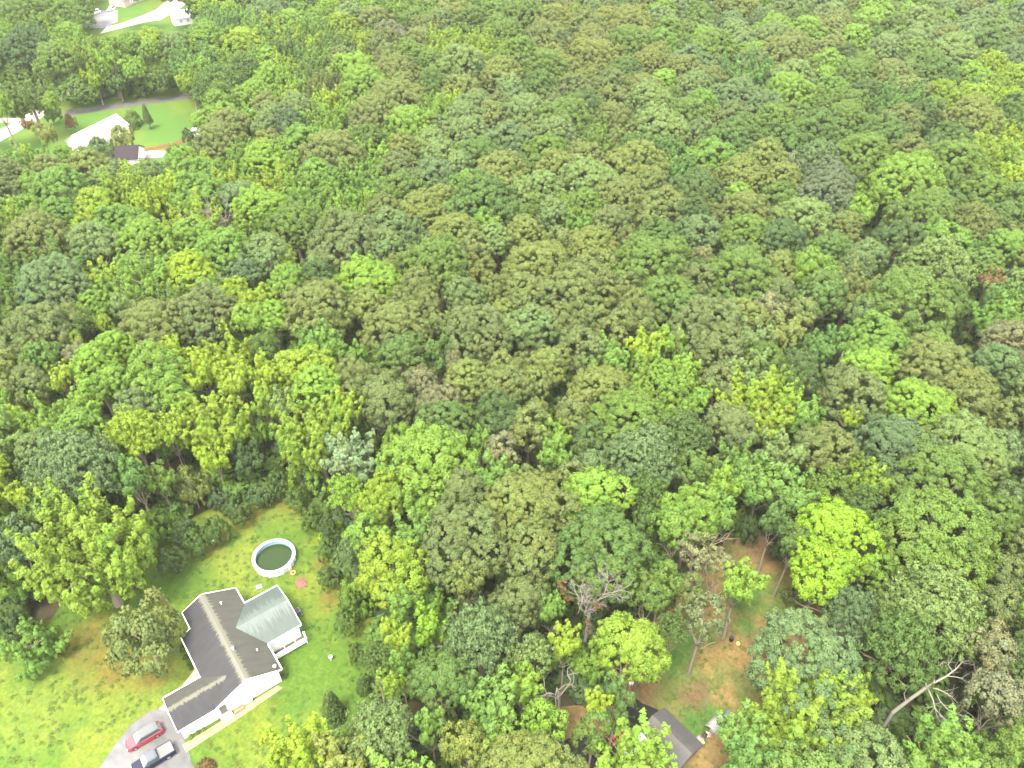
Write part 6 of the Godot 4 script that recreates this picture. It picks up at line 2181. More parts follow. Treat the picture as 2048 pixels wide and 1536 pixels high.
	t("Lr", -143.8, -415.0, 5.03, 20.8)
	t("Or", 37.9, -110.5, 4.09, 18.9)
	t("Yr", -143.8, -359.0, 5.57, 20.8)
	t("Gr", 93.3, -237.4, 4.34, 19.1)
	t("Em", 42.0, -201.8, 4.06, 17.5)
	t("Pr", -46.2, -373.8, 5.17, 19.5)
	t("Gr", 90.8, -137.5, 4.16, 18.6)
	t("Ym", 144.8, -205.0, 4.41, 18.4)
	t("Lr", -86.4, -381.1, 4.80, 18.8)
	t("Kr", 47.8, -304.2, 4.64, 19.3)
	t("Lr", 13.0, -333.3, 4.70, 18.2)
	t("Gr", 54.5, -359.1, 4.94, 18.9)
	t("Gr", 78.5, -348.6, 4.60, 18.3)
	t("Lm", -73.2, -216.7, 4.50, 17.5)
	t("Lr", -77.0, -228.1, 4.11, 19.5)
	t("Or", 34.0, -186.0, 4.59, 20.6)
	t("Lr", -74.2, -206.9, 4.52, 18.1)
	t("Or", -45.6, -296.1, 6.22, 21.2)
	t("Or", 1.0, -65.1, 4.22, 17.4)
	t("Ym", -104.8, -261.4, 4.98, 20.1)
	t("Lr", -58.6, -199.2, 4.20, 19.2)
	t("Or", 118.9, -349.9, 5.73, 18.5)
	t("Or", 233.6, -349.4, 5.67, 18.6)
	t("Lr", 100.4, -347.5, 5.14, 20.9)
	t("Pr", 97.3, -427.6, 4.95, 19.7)
	t("Em", -119.9, -338.6, 4.58, 18.9)
	t("Em", 102.7, -137.2, 4.48, 19.4)
	t("Tr", 237.0, -381.9, 6.06, 19.4)
	t("Pr", -19.7, -201.9, 4.64, 21.0)
	t("Lr", -134.5, -436.9, 4.53, 19.8)
	t("Or", -58.4, -280.4, 5.25, 20.3)
	t("Pw", 175.4, -405.5, 5.06, 18.4)
	t("Or", 131.2, -355.5, 5.98, 18.5)
	t("Or", 3.8, -376.2, 5.05, 19.2)
	t("Gr", 143.3, -315.3, 5.08, 20.5)
	t("Gm", -117.9, -411.2, 4.90, 19.3)
	t("Gr", 49.5, -246.6, 4.07, 18.6)
	t("Pr", -14.3, -198.2, 4.35, 19.5)
	t("Gr", 125.8, -156.1, 4.99, 19.9)
	t("Gr", 86.6, -439.2, 6.06, 18.9)
	t("Pr", -71.3, -223.3, 4.11, 19.6)
	t("Or", -35.8, -259.8, 4.49, 18.8)
	t("Pr", 93.0, -98.6, 4.40, 17.6)
	t("Pr", 53.0, -217.5, 5.15, 20.9)
	t("Or", -17.8, -181.7, 5.31, 18.8)
	t("Gr", 253.2, -403.3, 5.17, 19.6)
	t("Pr", -105.0, -190.1, 4.81, 19.0)
	t("Lr", 203.4, -377.6, 4.79, 17.9)
	t("Em", 187.5, -330.1, 5.14, 18.8)
	t("Or", -14.9, -384.9, 5.33, 20.3)
	t("Lr", -34.8, -107.4, 4.72, 20.9)
	t("Gr", 132.8, -311.4, 5.01, 19.5)
	t("Em", 215.2, -439.0, 6.04, 18.2)
	t("Yr", -59.4, -141.4, 4.10, 17.5)
	t("Er", -67.7, -427.4, 4.70, 20.0)
	t("Gr", 81.7, -121.5, 4.03, 18.7)
	t("Lr", -84.0, -283.0, 4.50, 19.0)
	t("Gr", -36.5, -319.3, 5.51, 20.8)
	t("Lm", -77.6, -364.8, 4.93, 19.6)
	t("Or", 236.5, -435.3, 4.74, 19.3)
	t("Em", 43.7, -209.4, 4.30, 19.8)
	t("Lm", -194.5, -308.2, 5.54, 19.5)
	t("Gr", -239.8, -439.9, 4.73, 19.6)
	t("Gr", 161.1, -234.1, 4.85, 17.8)
	t("Or", 32.2, -223.4, 4.92, 20.7)
	t("Lm", -76.5, -154.6, 5.45, 18.3)
	t("Lm", -26.6, -245.5, 4.97, 18.1)
	t("Gr", -27.2, -276.2, 4.58, 20.4)
	t("Ym", -45.4, -113.3, 4.44, 20.1)
	t("Em", 140.0, -426.4, 4.84, 17.6)
	t("Gr", 91.8, -194.1, 4.36, 18.3)
	t("Gr", 18.8, -307.2, 4.84, 18.0)
	t("Ym", 129.2, -187.8, 5.17, 19.3)
	t("Pr", -78.8, -93.8, 4.40, 17.9)
	t("Pr", 69.8, -277.2, 5.27, 17.7)
	t("Gr", 123.9, -404.8, 5.23, 20.3)
	t("Pr", 172.8, -334.5, 6.14, 21.1)
	t("Pr", -66.5, -104.8, 4.39, 18.3)
	t("Lm", -94.9, -401.2, 5.12, 18.6)
	t("Yw", 161.9, -243.1, 4.46, 19.7)
	t("Lm", -75.4, -200.8, 4.05, 18.5)
	t("Lr", 48.5, -258.3, 6.09, 20.1)
	t("Lr", -166.9, -314.2, 5.31, 17.6)
	t("Ym", -82.3, -202.7, 4.33, 18.0)
	t("Yw", 160.8, -273.4, 6.13, 21.1)
	t("Lr", -216.1, -317.1, 6.23, 18.5)
	t("Gr", 254.1, -436.0, 5.15, 18.8)
	t("Yw", 156.9, -256.7, 5.36, 18.5)
	t("Kr", 39.5, -301.3, 4.57, 19.4)
	t("Pw", 125.0, -413.1, 4.58, 20.4)
	t("Lr", -6.5, -168.3, 4.06, 18.8)
	t("Lm", -146.4, -438.3, 5.06, 18.9)
	t("Gr", 128.4, -238.8, 5.14, 18.8)
	t("Kr", 66.1, -314.9, 4.71, 18.1)
	t("Lm", -25.9, -439.9, 4.67, 20.4)
	t("Kr", 29.4, -269.2, 4.70, 17.6)
	t("Lr", 154.6, -330.5, 4.73, 20.1)
	t("Dr", 56.3, -389.4, 5.00, 18.4)
	t("Or", -29.4, -133.4, 4.43, 20.4)
	t("Gm", -260.0, -427.5, 5.27, 20.3)
	t("Pr", 226.5, -417.7, 6.18, 18.5)
	t("Pr", 192.8, -336.2, 4.54, 16.9)
	t("Lr", -102.6, -307.1, 5.20, 18.8)
	t("Pr", 245.8, -418.6, 5.24, 19.4)
	t("Ym", 139.5, -208.5, 4.57, 19.0)
	t("Or", -14.3, -375.6, 5.29, 17.9)
	t("Pr", -1.1, -252.4, 4.83, 20.4)
	t("Dr", 43.3, -171.3, 4.14, 20.3)
	t("Or", 14.2, -379.0, 4.70, 19.6)
	t("Pr", -82.8, -151.4, 4.39, 18.1)
	t("Pr", -67.2, -180.0, 5.56, 20.1)
	t("Gr", 104.7, -224.6, 4.41, 18.5)
	t("Lm", 29.4, -432.5, 5.30, 19.8)
	t("Lw", -72.8, -349.4, 4.76, 17.5)
	t("Lm", -149.8, -197.8, 4.29, 18.3)
	t("Lr", -129.0, -400.9, 5.11, 18.3)
	t("Or", 228.4, -370.6, 5.86, 18.1)
	t("Or", -5.1, -364.8, 4.94, 17.3)
	t("Er", -128.6, -424.8, 5.25, 20.1)
	t("Or", 193.4, -401.6, 5.45, 18.1)
	t("Lw", -254.0, -396.8, 5.71, 18.6)
	t("Pr", 220.0, -382.0, 5.18, 18.1)
	t("Lm", -148.0, -421.2, 5.19, 19.8)
	t("Gr", 42.7, -231.3, 4.74, 20.9)
	t("Ym", -86.5, -184.7, 5.24, 19.8)
	t("Pr", -20.5, -221.8, 4.21, 19.8)
	t("Dr", -38.1, -375.0, 5.65, 20.0)
	t("Gr", 15.7, -392.7, 4.62, 17.4)
	t("Lr", -73.1, -161.9, 4.67, 20.3)
	t("Dr", 110.1, -249.1, 5.58, 20.4)
	t("Or", -252.2, -424.5, 5.95, 19.4)
	t("Pr", 150.3, -306.1, 5.46, 19.9)
	t("Kr", 24.9, -339.0, 4.80, 18.0)
	t("Or", 118.6, -161.1, 5.13, 19.1)
	t("Or", 39.3, -142.5, 4.20, 20.2)
	t("Kr", -29.5, -206.4, 4.78, 21.1)
	t("Lr", 185.4, -404.8, 5.39, 19.7)
	t("Lr", 102.4, -263.6, 4.67, 19.1)
	t("Or", -25.9, -151.5, 4.07, 17.3)
	t("Ym", -68.7, -304.5, 5.12, 18.3)
	t("Kr", 50.7, -285.7, 5.24, 19.4)
	t("Pr", -70.7, -229.6, 4.52, 20.3)
	t("Kr", 13.5, -287.5, 4.76, 18.2)
	t("Lr", -89.4, -240.1, 4.15, 20.4)
	t("Or", 159.8, -356.9, 4.78, 20.0)
	t("Dr", 190.5, -270.5, 5.06, 19.8)
	t("Pr", 97.3, -365.7, 4.87, 19.4)
	t("Gr", 48.3, -117.7, 4.41, 18.6)
	t("Or", 132.9, -212.4, 4.53, 17.5)
	t("Pr", -121.8, -299.4, 5.95, 18.7)
	t("Or", 5.2, -219.2, 4.68, 18.4)
	t("Lm", 5.7, -415.1, 4.77, 20.0)
	t("Gr", 44.3, -364.9, 5.45, 20.9)
	t("Pr", -253.0, -409.4, 5.57, 20.8)
	t("Gr", -26.4, -257.1, 5.33, 20.1)
	t("Lm", -88.4, -288.3, 4.71, 20.2)
	t("Pr", -96.3, -195.5, 4.79, 18.4)
	t("Lm", -197.5, -316.5, 5.25, 19.0)
	t("Or", 181.5, -274.2, 4.98, 19.8)
	t("Or", -41.4, -140.8, 4.24, 17.6)
	t("Lr", -105.3, -287.9, 4.89, 17.4)
	t("Er", -49.8, -189.9, 5.36, 21.5)
	t("Or", -1.0, -109.8, 4.70, 19.1)
	t("Gr", 209.0, -362.5, 4.75, 17.9)
	t("Lr", 191.7, -287.4, 4.50, 20.1)
	t("Pr", 265.3, -419.2, 4.95, 18.7)
	t("Gr", 151.8, -379.9, 5.36, 20.5)
	t("Lr", -135.9, -295.3, 4.73, 19.8)
	t("Gr", -40.0, -213.5, 5.34, 20.3)
	t("Lr", -77.9, -114.9, 4.10, 20.2)
	t("Dr", 95.9, -375.9, 5.48, 19.5)
	t("Lr", -27.6, -395.1, 5.42, 18.0)
	t("Pr", 74.0, -315.2, 5.27, 18.0)
	t("Pr", 23.1, -413.3, 4.88, 19.0)
	t("Yr", -192.5, -350.0, 4.85, 20.7)
	t("Pr", 80.0, -156.0, 4.58, 17.7)
	t("Pr", 22.2, -376.5, 4.65, 19.5)
	t("Lm", -45.6, -337.8, 4.65, 20.4)
	t("Or", 10.2, -128.0, 4.11, 20.2)
	t("Or", 227.7, -378.5, 4.78, 17.5)
	t("Pr", -22.3, -353.9, 4.74, 18.9)
	t("Lm", -54.2, -438.1, 4.59, 19.0)
	t("Gr", -24.9, -264.2, 4.54, 19.4)
	t("Or", -30.9, -175.7, 4.93, 19.4)
	t("Or", -7.9, -82.6, 4.19, 20.3)
	t("Gr", 34.7, -38.4, 5.60, 20.9)
	t("Pr", 159.5, -310.9, 4.98, 19.8)
	t("Gm", -134.5, -369.0, 4.69, 19.9)
	t("Gm", -198.6, -300.3, 6.21, 20.0)
	t("Gm", -146.5, -295.5, 5.25, 18.7)
	t("Or", -3.7, -140.7, 4.17, 18.4)
	t("Lr", -10.8, -187.8, 4.99, 19.6)
	t("Yr", -165.2, -359.2, 5.05, 19.9)
	t("Gm", -112.8, -150.7, 4.65, 17.5)
	t("Lm", -119.4, -148.4, 4.07, 18.5)
	t("Gr", 134.2, -296.0, 4.64, 19.8)
	t("Or", -4.4, -238.2, 4.59, 19.7)
	t("Or", 64.3, -261.5, 5.86, 20.1)
	t("Or", 110.6, -317.4, 5.12, 18.0)
	t("Lm", -53.2, -223.6, 4.22, 18.4)
	t("Or", 38.5, -335.5, 4.64, 19.5)
	t("Pw", 77.5, -396.2, 4.76, 18.3)
	t("Gr", 227.7, -337.4, 6.15, 19.9)
	t("Pr", 173.0, -342.5, 4.49, 18.0)
	t("Pr", 44.4, -416.8, 4.64, 20.1)
	t("Lm", -156.0, -239.6, 4.46, 20.8)
	t("Em", 206.7, -321.0, 4.84, 19.3)
	t("Or", 103.3, -334.9, 4.73, 17.6)
	t("Em", -118.7, -328.0, 4.56, 18.6)
	t("Gr", -25.7, -364.2, 4.60, 18.6)
	t("Lr", 207.2, -330.2, 4.93, 17.6)
	t("Or", 197.1, -282.0, 5.64, 18.7)
	t("Lr", 64.5, -435.5, 4.70, 20.3)
	t("Gr", 173.4, -426.8, 4.82, 18.6)
	t("Em", 156.8, -412.2, 5.41, 21.1)
	t("Lr", -87.3, -136.9, 4.33, 17.2)
	t("Lm", -139.1, -303.2, 4.82, 17.8)
	t("Or", -17.7, -283.5, 6.06, 18.8)
	t("Lr", -163.1, -238.0, 4.59, 20.6)
	t("Or", 49.3, -191.4, 4.44, 18.1)
	t("Lr", -121.0, -185.7, 4.02, 20.0)
	t("Gr", 100.3, -270.2, 4.92, 19.3)
	t("Lr", -158.0, -358.1, 4.95, 20.1)
	t("Dr", 116.7, -285.0, 5.59, 19.1)
	t("Gm", 23.0, -210.1, 4.81, 21.1)
	t("Lm", -150.1, -398.8, 5.35, 21.0)
	t("Or", 44.1, -379.6, 5.06, 19.7)
	t("Gr", 139.3, -284.8, 5.61, 21.1)
	t("Lr", -73.3, -97.8, 4.03, 20.3)
	t("Pr", 83.8, -255.8, 4.52, 17.6)
	t("Ym", -103.2, -198.0, 4.22, 17.3)
	t("Gr", 65.9, -45.6, 4.99, 19.9)
	t("Or", 41.3, -136.7, 3.20, 16.8)
	t("Or", -0.1, -292.1, 3.20, 16.9)
	t("Pr", -7.3, -426.8, 3.17, 14.0)
	t("Lw", -120.7, -315.1, 3.57, 15.0)
	t("Lr", -53.1, -129.1, 3.33, 19.6)
	t("Ym", -79.0, -347.7, 3.50, 15.8)
	t("Or", 0.3, -369.7, 3.36, 17.0)
	t("Gr", 190.3, -342.2, 3.60, 16.2)
	t("Or", 151.9, -337.0, 3.64, 17.8)
	t("Or", 127.9, -307.7, 3.35, 16.3)
	t("Or", 33.3, -438.8, 3.14, 14.2)
	t("Yr", -111.6, -191.2, 3.19, 15.2)
	t("Pw", 209.0, -378.0, 3.21, 15.8)
	t("Lr", -31.5, -151.8, 2.92, 14.5)
	t("Gr", 18.5, -162.7, 3.19, 16.0)
	t("Lr", 89.7, -188.9, 2.95, 15.1)
	t("Pr", -138.2, -198.7, 3.10, 14.5)
	t("Lr", 144.6, -349.2, 3.31, 15.9)
	t("Or", 34.3, -308.1, 3.78, 17.1)
	t("Lw", -59.3, -178.6, 3.31, 17.2)
	t("Ym", -51.5, -115.4, 2.95, 14.0)
	t("Pr", -83.9, -268.7, 3.22, 13.7)
	t("Gm", 25.5, -224.7, 3.77, 19.1)
	t("Lr", -80.8, -416.4, 3.72, 19.0)
	t("Pw", 186.4, -436.7, 4.09, 18.2)
	t("Pr", 121.1, -356.3, 3.23, 13.5)
	t("Pm", 47.5, -124.0, 3.62, 19.0)
	t("Ym", -101.0, -353.4, 3.19, 14.0)
	t("Lr", -126.2, -212.2, 3.04, 14.8)
	t("Gm", -216.4, -433.7, 4.03, 17.9)
	t("Gr", 114.7, -175.9, 3.57, 18.5)
	t("Lr", -145.2, -202.8, 2.96, 15.9)
	t("Pr", 47.1, -397.9, 4.08, 19.0)
	t("Em", 147.0, -245.7, 3.06, 16.6)
	t("Lm", 7.0, -158.1, 3.17, 15.5)
	t("Kr", -43.6, -417.6, 3.15, 15.5)
	t("Kr", 37.1, -385.9, 3.55, 14.6)
	t("Em", 45.5, -196.6, 3.71, 19.5)
	t("Or", 3.3, -87.5, 3.05, 17.1)
	t("Dr", 6.5, -275.9, 3.23, 13.6)
	t("Lr", -63.2, -246.2, 2.97, 14.4)
	t("Gr", 81.3, -419.2, 4.33, 17.1)
	t("Lm", -120.0, -203.0, 2.99, 15.1)
	t("Yr", -69.8, -291.9, 3.17, 14.4)
	t("Er", -88.2, -116.9, 3.70, 19.5)
	t("Pr", 49.0, -170.7, 3.17, 14.8)
	t("Ym", -138.6, -215.3, 2.80, 13.9)
	t("Or", -8.8, -154.9, 3.89, 20.3)
	t("Pr", 173.2, -318.6, 3.98, 17.4)
	t("Or", 61.2, -406.7, 3.69, 17.7)
	t("Pr", -105.9, -359.9, 3.41, 14.1)
	t("Yr", -206.5, -400.8, 4.07, 18.7)
	t("Pr", 71.0, -132.8, 3.35, 18.5)
	t("Or", 80.2, -365.3, 3.17, 14.0)
	t("Pr", 199.4, -385.2, 3.29, 13.5)
	t("Ym", -94.8, -423.3, 3.99, 17.2)
	t("Gw", -99.0, -274.7, 3.32, 16.2)
	t("Yr", -162.1, -427.4, 3.71, 18.6)
	t("Pw", 81.7, -334.5, 3.47, 14.8)
	t("Or", -7.3, -223.9, 2.95, 14.0)
	t("Pr", 13.4, -90.7, 3.46, 17.5)
	t("Ym", -50.6, -110.8, 3.42, 19.3)
	t("Yr", -232.0, -409.2, 3.56, 15.4)
	t("Gr", -7.5, -105.3, 3.10, 14.3)
	t("Ym", -92.6, -321.0, 3.84, 19.6)
	t("Lr", -116.3, -174.0, 3.87, 19.7)
	t("Gr", 67.2, -349.2, 4.11, 18.9)
	t("Dr", 115.3, -144.0, 3.70, 18.6)
	t("Pr", 83.2, -236.1, 3.08, 14.1)
	t("Gr", 75.7, -160.0, 3.04, 17.0)
	t("Lr", -221.2, -339.2, 3.20, 15.3)
	t("Em", 109.1, -219.2, 3.01, 13.6)
	t("Or", -10.9, -390.8, 3.21, 16.7)
	t("Lr", 82.4, -412.1, 3.90, 19.2)
	t("Lr", -19.7, -98.7, 3.03, 15.9)
	t("Sr", 73.7, -197.7, 3.52, 19.5)
	t("Pr", -153.2, -203.8, 3.13, 14.3)
	t("Gr", 145.2, -393.5, 3.21, 15.0)
	t("Pr", 74.8, -203.1, 2.83, 16.5)
	t("Pr", -138.1, -355.8, 3.76, 19.8)
	t("Lr", -50.8, -382.4, 3.28, 14.7)
	t("Lr", -60.7, -106.8, 3.48, 18.1)
	t("Gr", 58.1, -45.4, 3.10, 13.7)
	t("Pw", 221.0, -409.2, 3.19, 16.0)
	t("Lm", -68.6, -253.4, 4.32, 20.1)
	t("Or", -20.8, -157.7, 3.05, 15.2)
	t("Gr", 74.5, -423.9, 4.06, 16.8)
	t("Lm", -158.6, -307.8, 3.53, 16.2)
	t("Pr", 222.0, -375.9, 3.79, 17.1)
	t("Gr", 131.9, -173.6, 3.50, 19.6)
	t("Em", -105.4, -329.7, 3.83, 16.8)
	t("Or", 111.7, -211.8, 3.19, 13.7)
	t("Pw", 119.8, -142.5, 2.94, 16.7)
	t("Lr", 92.7, -183.3, 3.86, 19.6)
	t("Lr", -91.4, -198.3, 3.01, 14.1)
	t("Dr", 86.9, -141.8, 3.53, 18.1)
	t("Ym", -128.8, -178.3, 3.26, 18.8)
	t("Or", 86.3, -183.6, 3.01, 14.7)
	t("Lr", 103.1, -340.6, 3.25, 16.8)
	t("Or", 1.6, -269.4, 3.14, 13.6)
	t("Lm", 29.7, -127.1, 2.99, 15.9)
	t("Or", 265.2, -427.0, 4.25, 18.9)
	t("Er", -82.3, -313.5, 4.20, 18.3)
	t("Pr", -15.7, -238.9, 3.68, 18.8)
	t("Or", -2.1, -320.5, 3.32, 15.2)
	t("Ym", -61.3, -122.8, 2.82, 13.9)
	t("Lr", -64.2, -395.1, 3.27, 16.3)
	t("Yr", -104.3, -142.3, 2.96, 15.2)
	t("Kr", 20.6, -269.5, 3.82, 17.8)
	t("Or", 90.4, -309.5, 3.74, 17.1)
	t("Lr", -178.4, -319.0, 4.01, 19.6)
	t("Gr", 94.5, -245.5, 3.37, 18.9)
	t("Or", 4.6, -106.1, 2.88, 15.3)
	t("Pr", 122.9, -223.4, 2.82, 13.4)
	t("Gr", 150.9, -258.8, 3.34, 16.9)
	t("Dr", -37.8, -427.3, 3.51, 13.9)
	t("Lw", -56.7, -248.6, 3.08, 13.7)
	t("Gm", -210.6, -323.6, 3.27, 13.6)
	t("Or", 120.8, -385.8, 3.68, 17.5)
	t("Yr", -90.4, -189.9, 3.59, 16.6)
	t("Gr", 38.6, -274.5, 4.29, 18.3)
	t("Gr", 67.1, -308.6, 3.61, 19.2)
	t("Pr", -43.8, -119.3, 3.00, 14.8)
	t("Pr", 113.4, -359.0, 4.30, 18.3)
	t("Or", 9.1, -88.3, 3.43, 17.2)
	t("Em", 52.0, -210.4, 2.91, 14.1)
	t("Pr", -43.8, -152.7, 3.02, 16.7)
	t("Yw", 174.8, -271.0, 3.50, 16.2)
	t("Gr", 6.1, -177.5, 3.06, 17.2)
	t("Pr", 151.9, -357.2, 3.96, 18.0)
	t("Gr", -27.1, -239.1, 3.10, 15.6)
	t("Gr", 113.1, -188.6, 3.35, 19.0)
	t("Lr", 241.8, -387.2, 3.46, 15.8)
	t("Or", -11.3, -236.9, 3.09, 16.5)
	t("Or", 37.4, -181.6, 2.92, 14.9)
	t("Ym", -100.1, -162.8, 2.90, 13.9)
	t("Dr", 64.9, -155.1, 2.95, 17.0)
	t("Pr", 188.4, -317.1, 3.59, 17.1)
	t("Or", 96.2, -396.8, 3.14, 14.5)
	t("Lr", 177.9, -247.2, 3.42, 16.9)
	t("Pr", 117.6, -328.6, 3.14, 15.6)
	t("Gr", -4.8, -38.1, 3.32, 18.7)
	t("Pr", -7.8, -251.4, 3.47, 13.8)
	t("Gr", -234.2, -434.8, 4.25, 17.9)
	t("Lr", -101.1, -128.6, 2.88, 13.4)
	t("Gr", 107.1, -286.0, 3.48, 14.3)
	t("Dr", 110.1, -233.9, 3.78, 17.2)
	t("Gr", 212.3, -314.5, 3.38, 16.7)
	t("Pr", 149.9, -291.4, 3.69, 18.1)
	t("Lm", -95.2, -132.0, 2.86, 16.8)
	t("Or", -67.6, -343.3, 3.59, 19.4)
	t("Lr", -65.1, -142.8, 3.52, 17.0)
	t("Or", 201.2, -313.4, 3.23, 16.9)
	t("Pr", 72.2, -175.5, 3.06, 13.8)
	t("Ym", -58.9, -163.8, 3.14, 14.5)
	t("Gr", 56.6, -367.5, 3.37, 14.6)
	t("Or", -43.2, -322.7, 3.20, 13.9)
	t("Er", -160.0, -286.7, 3.81, 19.1)
	t("Lr", -130.5, -209.1, 2.94, 13.8)
	t("Pr", -63.3, -435.5, 3.95, 16.6)
	t("Er", -140.6, -436.1, 3.33, 14.2)
	t("Tr", 52.2, -133.7, 3.81, 18.4)
	t("Gr", 48.5, -322.0, 4.27, 19.5)
	t("Gr", 36.4, -154.1, 3.45, 19.8)
	t("Or", 71.1, -69.0, 3.79, 17.7)
	t("Lr", -88.0, -360.2, 4.04, 19.4)
	t("Gr", -234.9, -418.7, 3.21, 14.3)
	t("Lr", -128.4, -292.3, 4.35, 18.5)
	t("Lm", -81.9, -328.7, 3.96, 17.3)
	t("Or", -16.9, -133.4, 3.22, 19.8)
	t("Or", -7.9, -132.7, 3.22, 17.5)
	t("Yr", -87.4, -102.1, 3.06, 17.0)
	t("Gr", 70.8, -148.9, 2.85, 16.3)
	t("Pr", 116.2, -208.2, 3.49, 19.3)
	t("Or", 63.4, -387.8, 3.58, 16.0)
	t("Lr", -84.5, -252.1, 3.27, 15.6)
	t("Pr", 57.3, -246.0, 3.36, 16.6)
	t("Or", 2.2, -157.3, 3.02, 15.8)
	t("Lr", -267.3, -412.4, 3.94, 19.5)
	t("Em", 77.6, -249.2, 2.84, 15.7)
	t("Ym", -77.3, -281.7, 3.38, 14.3)
	t("Lr", -68.7, -389.2, 3.78, 17.4)
	t("Gr", 32.7, -118.8, 2.83, 15.5)
	t("Pr", 130.7, -384.9, 3.79, 18.0)
	t("Or", 28.0, -187.9, 3.24, 16.3)
	t("Ym", -25.4, -282.7, 3.65, 19.0)
	t("Gr", 18.9, -261.5, 3.72, 17.6)
	t("Lm", -145.3, -304.7, 3.18, 15.9)
	t("Lr", -135.3, -208.0, 3.12, 14.1)
	t("Pr", 166.2, -253.9, 3.30, 14.1)
	t("Lr", 180.8, -386.6, 4.21, 16.8)
	t("Pr", 60.2, -287.9, 3.49, 13.7)
	t("Or", 59.5, -375.2, 3.34, 14.7)
	t("Gr", 121.6, -292.7, 3.49, 15.0)
	t("Em", 137.4, -398.7, 3.82, 19.7)
	t("Yr", -69.5, -259.9, 3.28, 14.5)
	t("Gr", 162.6, -316.5, 3.94, 18.4)
	t("Ym", -146.5, -391.8, 3.93, 19.9)
	t("Pr", 3.0, -313.0, 3.25, 15.6)
	t("Pr", -183.4, -316.4, 3.91, 17.5)
	t("Dr", 55.1, -120.9, 2.89, 15.2)
	t("Gr", 91.2, -230.7, 3.00, 16.4)
	t("Pr", 167.6, -303.0, 4.07, 19.7)
	t("Lw", -160.2, -294.3, 3.61, 18.1)
	t("Yr", -52.4, -299.2, 3.59, 18.9)
	t("Ym", -11.9, -296.9, 3.46, 16.6)
	t("Ym", 44.3, -52.4, 2.84, 15.1)
	t("Gr", -28.9, -338.0, 3.19, 14.4)
	t("Or", 87.1, -120.6, 2.92, 14.9)
	t("Lr", -70.0, -368.9, 3.23, 14.5)
	t("Gr", -247.0, -404.8, 4.03, 16.8)
	t("Or", 60.0, -222.8, 2.90, 14.6)
	t("Gr", 23.9, -194.9, 3.08, 14.5)
	t("Or", 270.7, -415.1, 3.63, 16.8)
	t("Lw", -49.5, -149.9, 2.89, 16.4)
	t("Or", 158.1, -381.8, 3.33, 16.3)
	t("Lm", 15.8, -166.9, 3.86, 19.0)
	t("Lr", 105.7, -195.6, 2.89, 14.8)
	t("Pr", 198.2, -417.6, 3.68, 19.8)
	t("Gr", 135.0, -336.2, 3.30, 16.3)
	t("Ym", -29.5, -104.1, 3.24, 18.1)
	t("Lm", -50.0, -243.3, 3.27, 16.9)
	t("Or", 22.9, -346.7, 4.00, 17.2)
	t("Pr", 201.1, -305.1, 3.26, 16.2)
	t("Pr", 204.1, -400.2, 3.57, 16.6)
	t("Lr", -69.8, -194.5, 2.88, 16.0)
	t("Or", 1.8, -119.7, 2.96, 14.8)
	t("Em", 78.8, -305.6, 3.35, 15.3)
	t("Pr", 163.5, -346.2, 3.70, 17.2)
	t("Kr", 23.0, -274.5, 3.44, 14.0)
	t("Or", -23.2, -111.7, 2.95, 17.0)
	t("Em", 106.2, -158.7, 2.99, 16.6)
	t("Lm", -64.6, -338.7, 3.31, 15.5)
	t("Gr", 23.0, -369.2, 3.62, 17.8)
	t("Pr", -63.6, -147.2, 3.03, 14.7)
	t("Lm", -179.6, -416.3, 4.02, 18.4)
	t("Lm", -149.8, -304.0, 3.17, 14.2)
	t("Pr", 76.2, -280.5, 3.42, 14.4)
	t("Er", -105.4, -343.3, 3.48, 15.7)
	t("Lr", 23.6, -38.8, 3.04, 15.0)
	t("Lm", -34.9, -180.9, 3.67, 18.2)
	t("Em", 174.9, -264.0, 3.38, 15.2)
	t("Dr", 25.5, -156.1, 3.30, 16.7)
	t("Lr", -7.3, -413.6, 3.43, 16.5)
	t("Or", 58.9, -439.7, 3.43, 15.9)
	t("Pr", 155.3, -428.1, 3.44, 14.3)
	t("Lw", -85.4, -421.7, 4.15, 19.0)
	t("Er", -67.8, -170.1, 3.01, 14.0)
	t("Gr", 155.3, -405.5, 3.99, 17.2)
	t("Gr", -195.0, -336.8, 3.98, 18.4)
	t("Or", -1.7, -145.8, 2.91, 16.2)
	t("Lr", -43.4, -261.1, 3.32, 15.5)
	t("Lr", 216.8, -351.8, 3.50, 15.8)
	t("Gm", -144.5, -385.8, 3.78, 19.9)
	t("Ym", -92.8, -148.8, 3.12, 14.9)
	t("Pr", 32.9, -332.9, 4.17, 18.8)
	t("Pr", 87.7, -96.7, 2.89, 14.2)
	t("Yr", -134.5, -311.4, 3.56, 14.4)
	t("Lr", 214.6, -343.5, 3.21, 14.3)
	t("Gr", -209.4, -428.9, 3.41, 16.1)
	t("Lr", 101.9, -199.7, 3.35, 19.2)
	t("Lm", 51.6, -108.0, 3.10, 14.1)
	t("Ym", -11.2, -279.7, 4.01, 20.0)
	t("Or", 179.2, -331.2, 3.26, 15.0)
	t("Or", -1.2, -221.9, 3.31, 18.7)
	t("Or", 20.7, -148.4, 3.62, 19.3)
	t("Lm", 64.1, -343.8, 3.54, 16.5)
	t("Pr", -31.5, -229.0, 2.96, 15.2)
	t("Gm", -131.5, -349.4, 3.66, 19.6)
	t("Lm", -135.7, -402.1, 3.52, 14.6)
	t("Pr", 78.3, -254.0, 3.28, 16.2)
	t("Lr", -76.8, -109.0, 3.27, 17.7)
	t("Or", 72.6, -253.5, 3.89, 18.8)
	t("Pr", -26.3, -201.9, 3.07, 15.4)
	t("Lr", -76.7, -431.3, 4.30, 19.6)
	t("Gr", 62.5, -294.8, 3.79, 19.5)
	t("Yr", -129.7, -391.5, 4.26, 19.9)
	t("Lm", -229.5, -419.6, 3.25, 14.0)
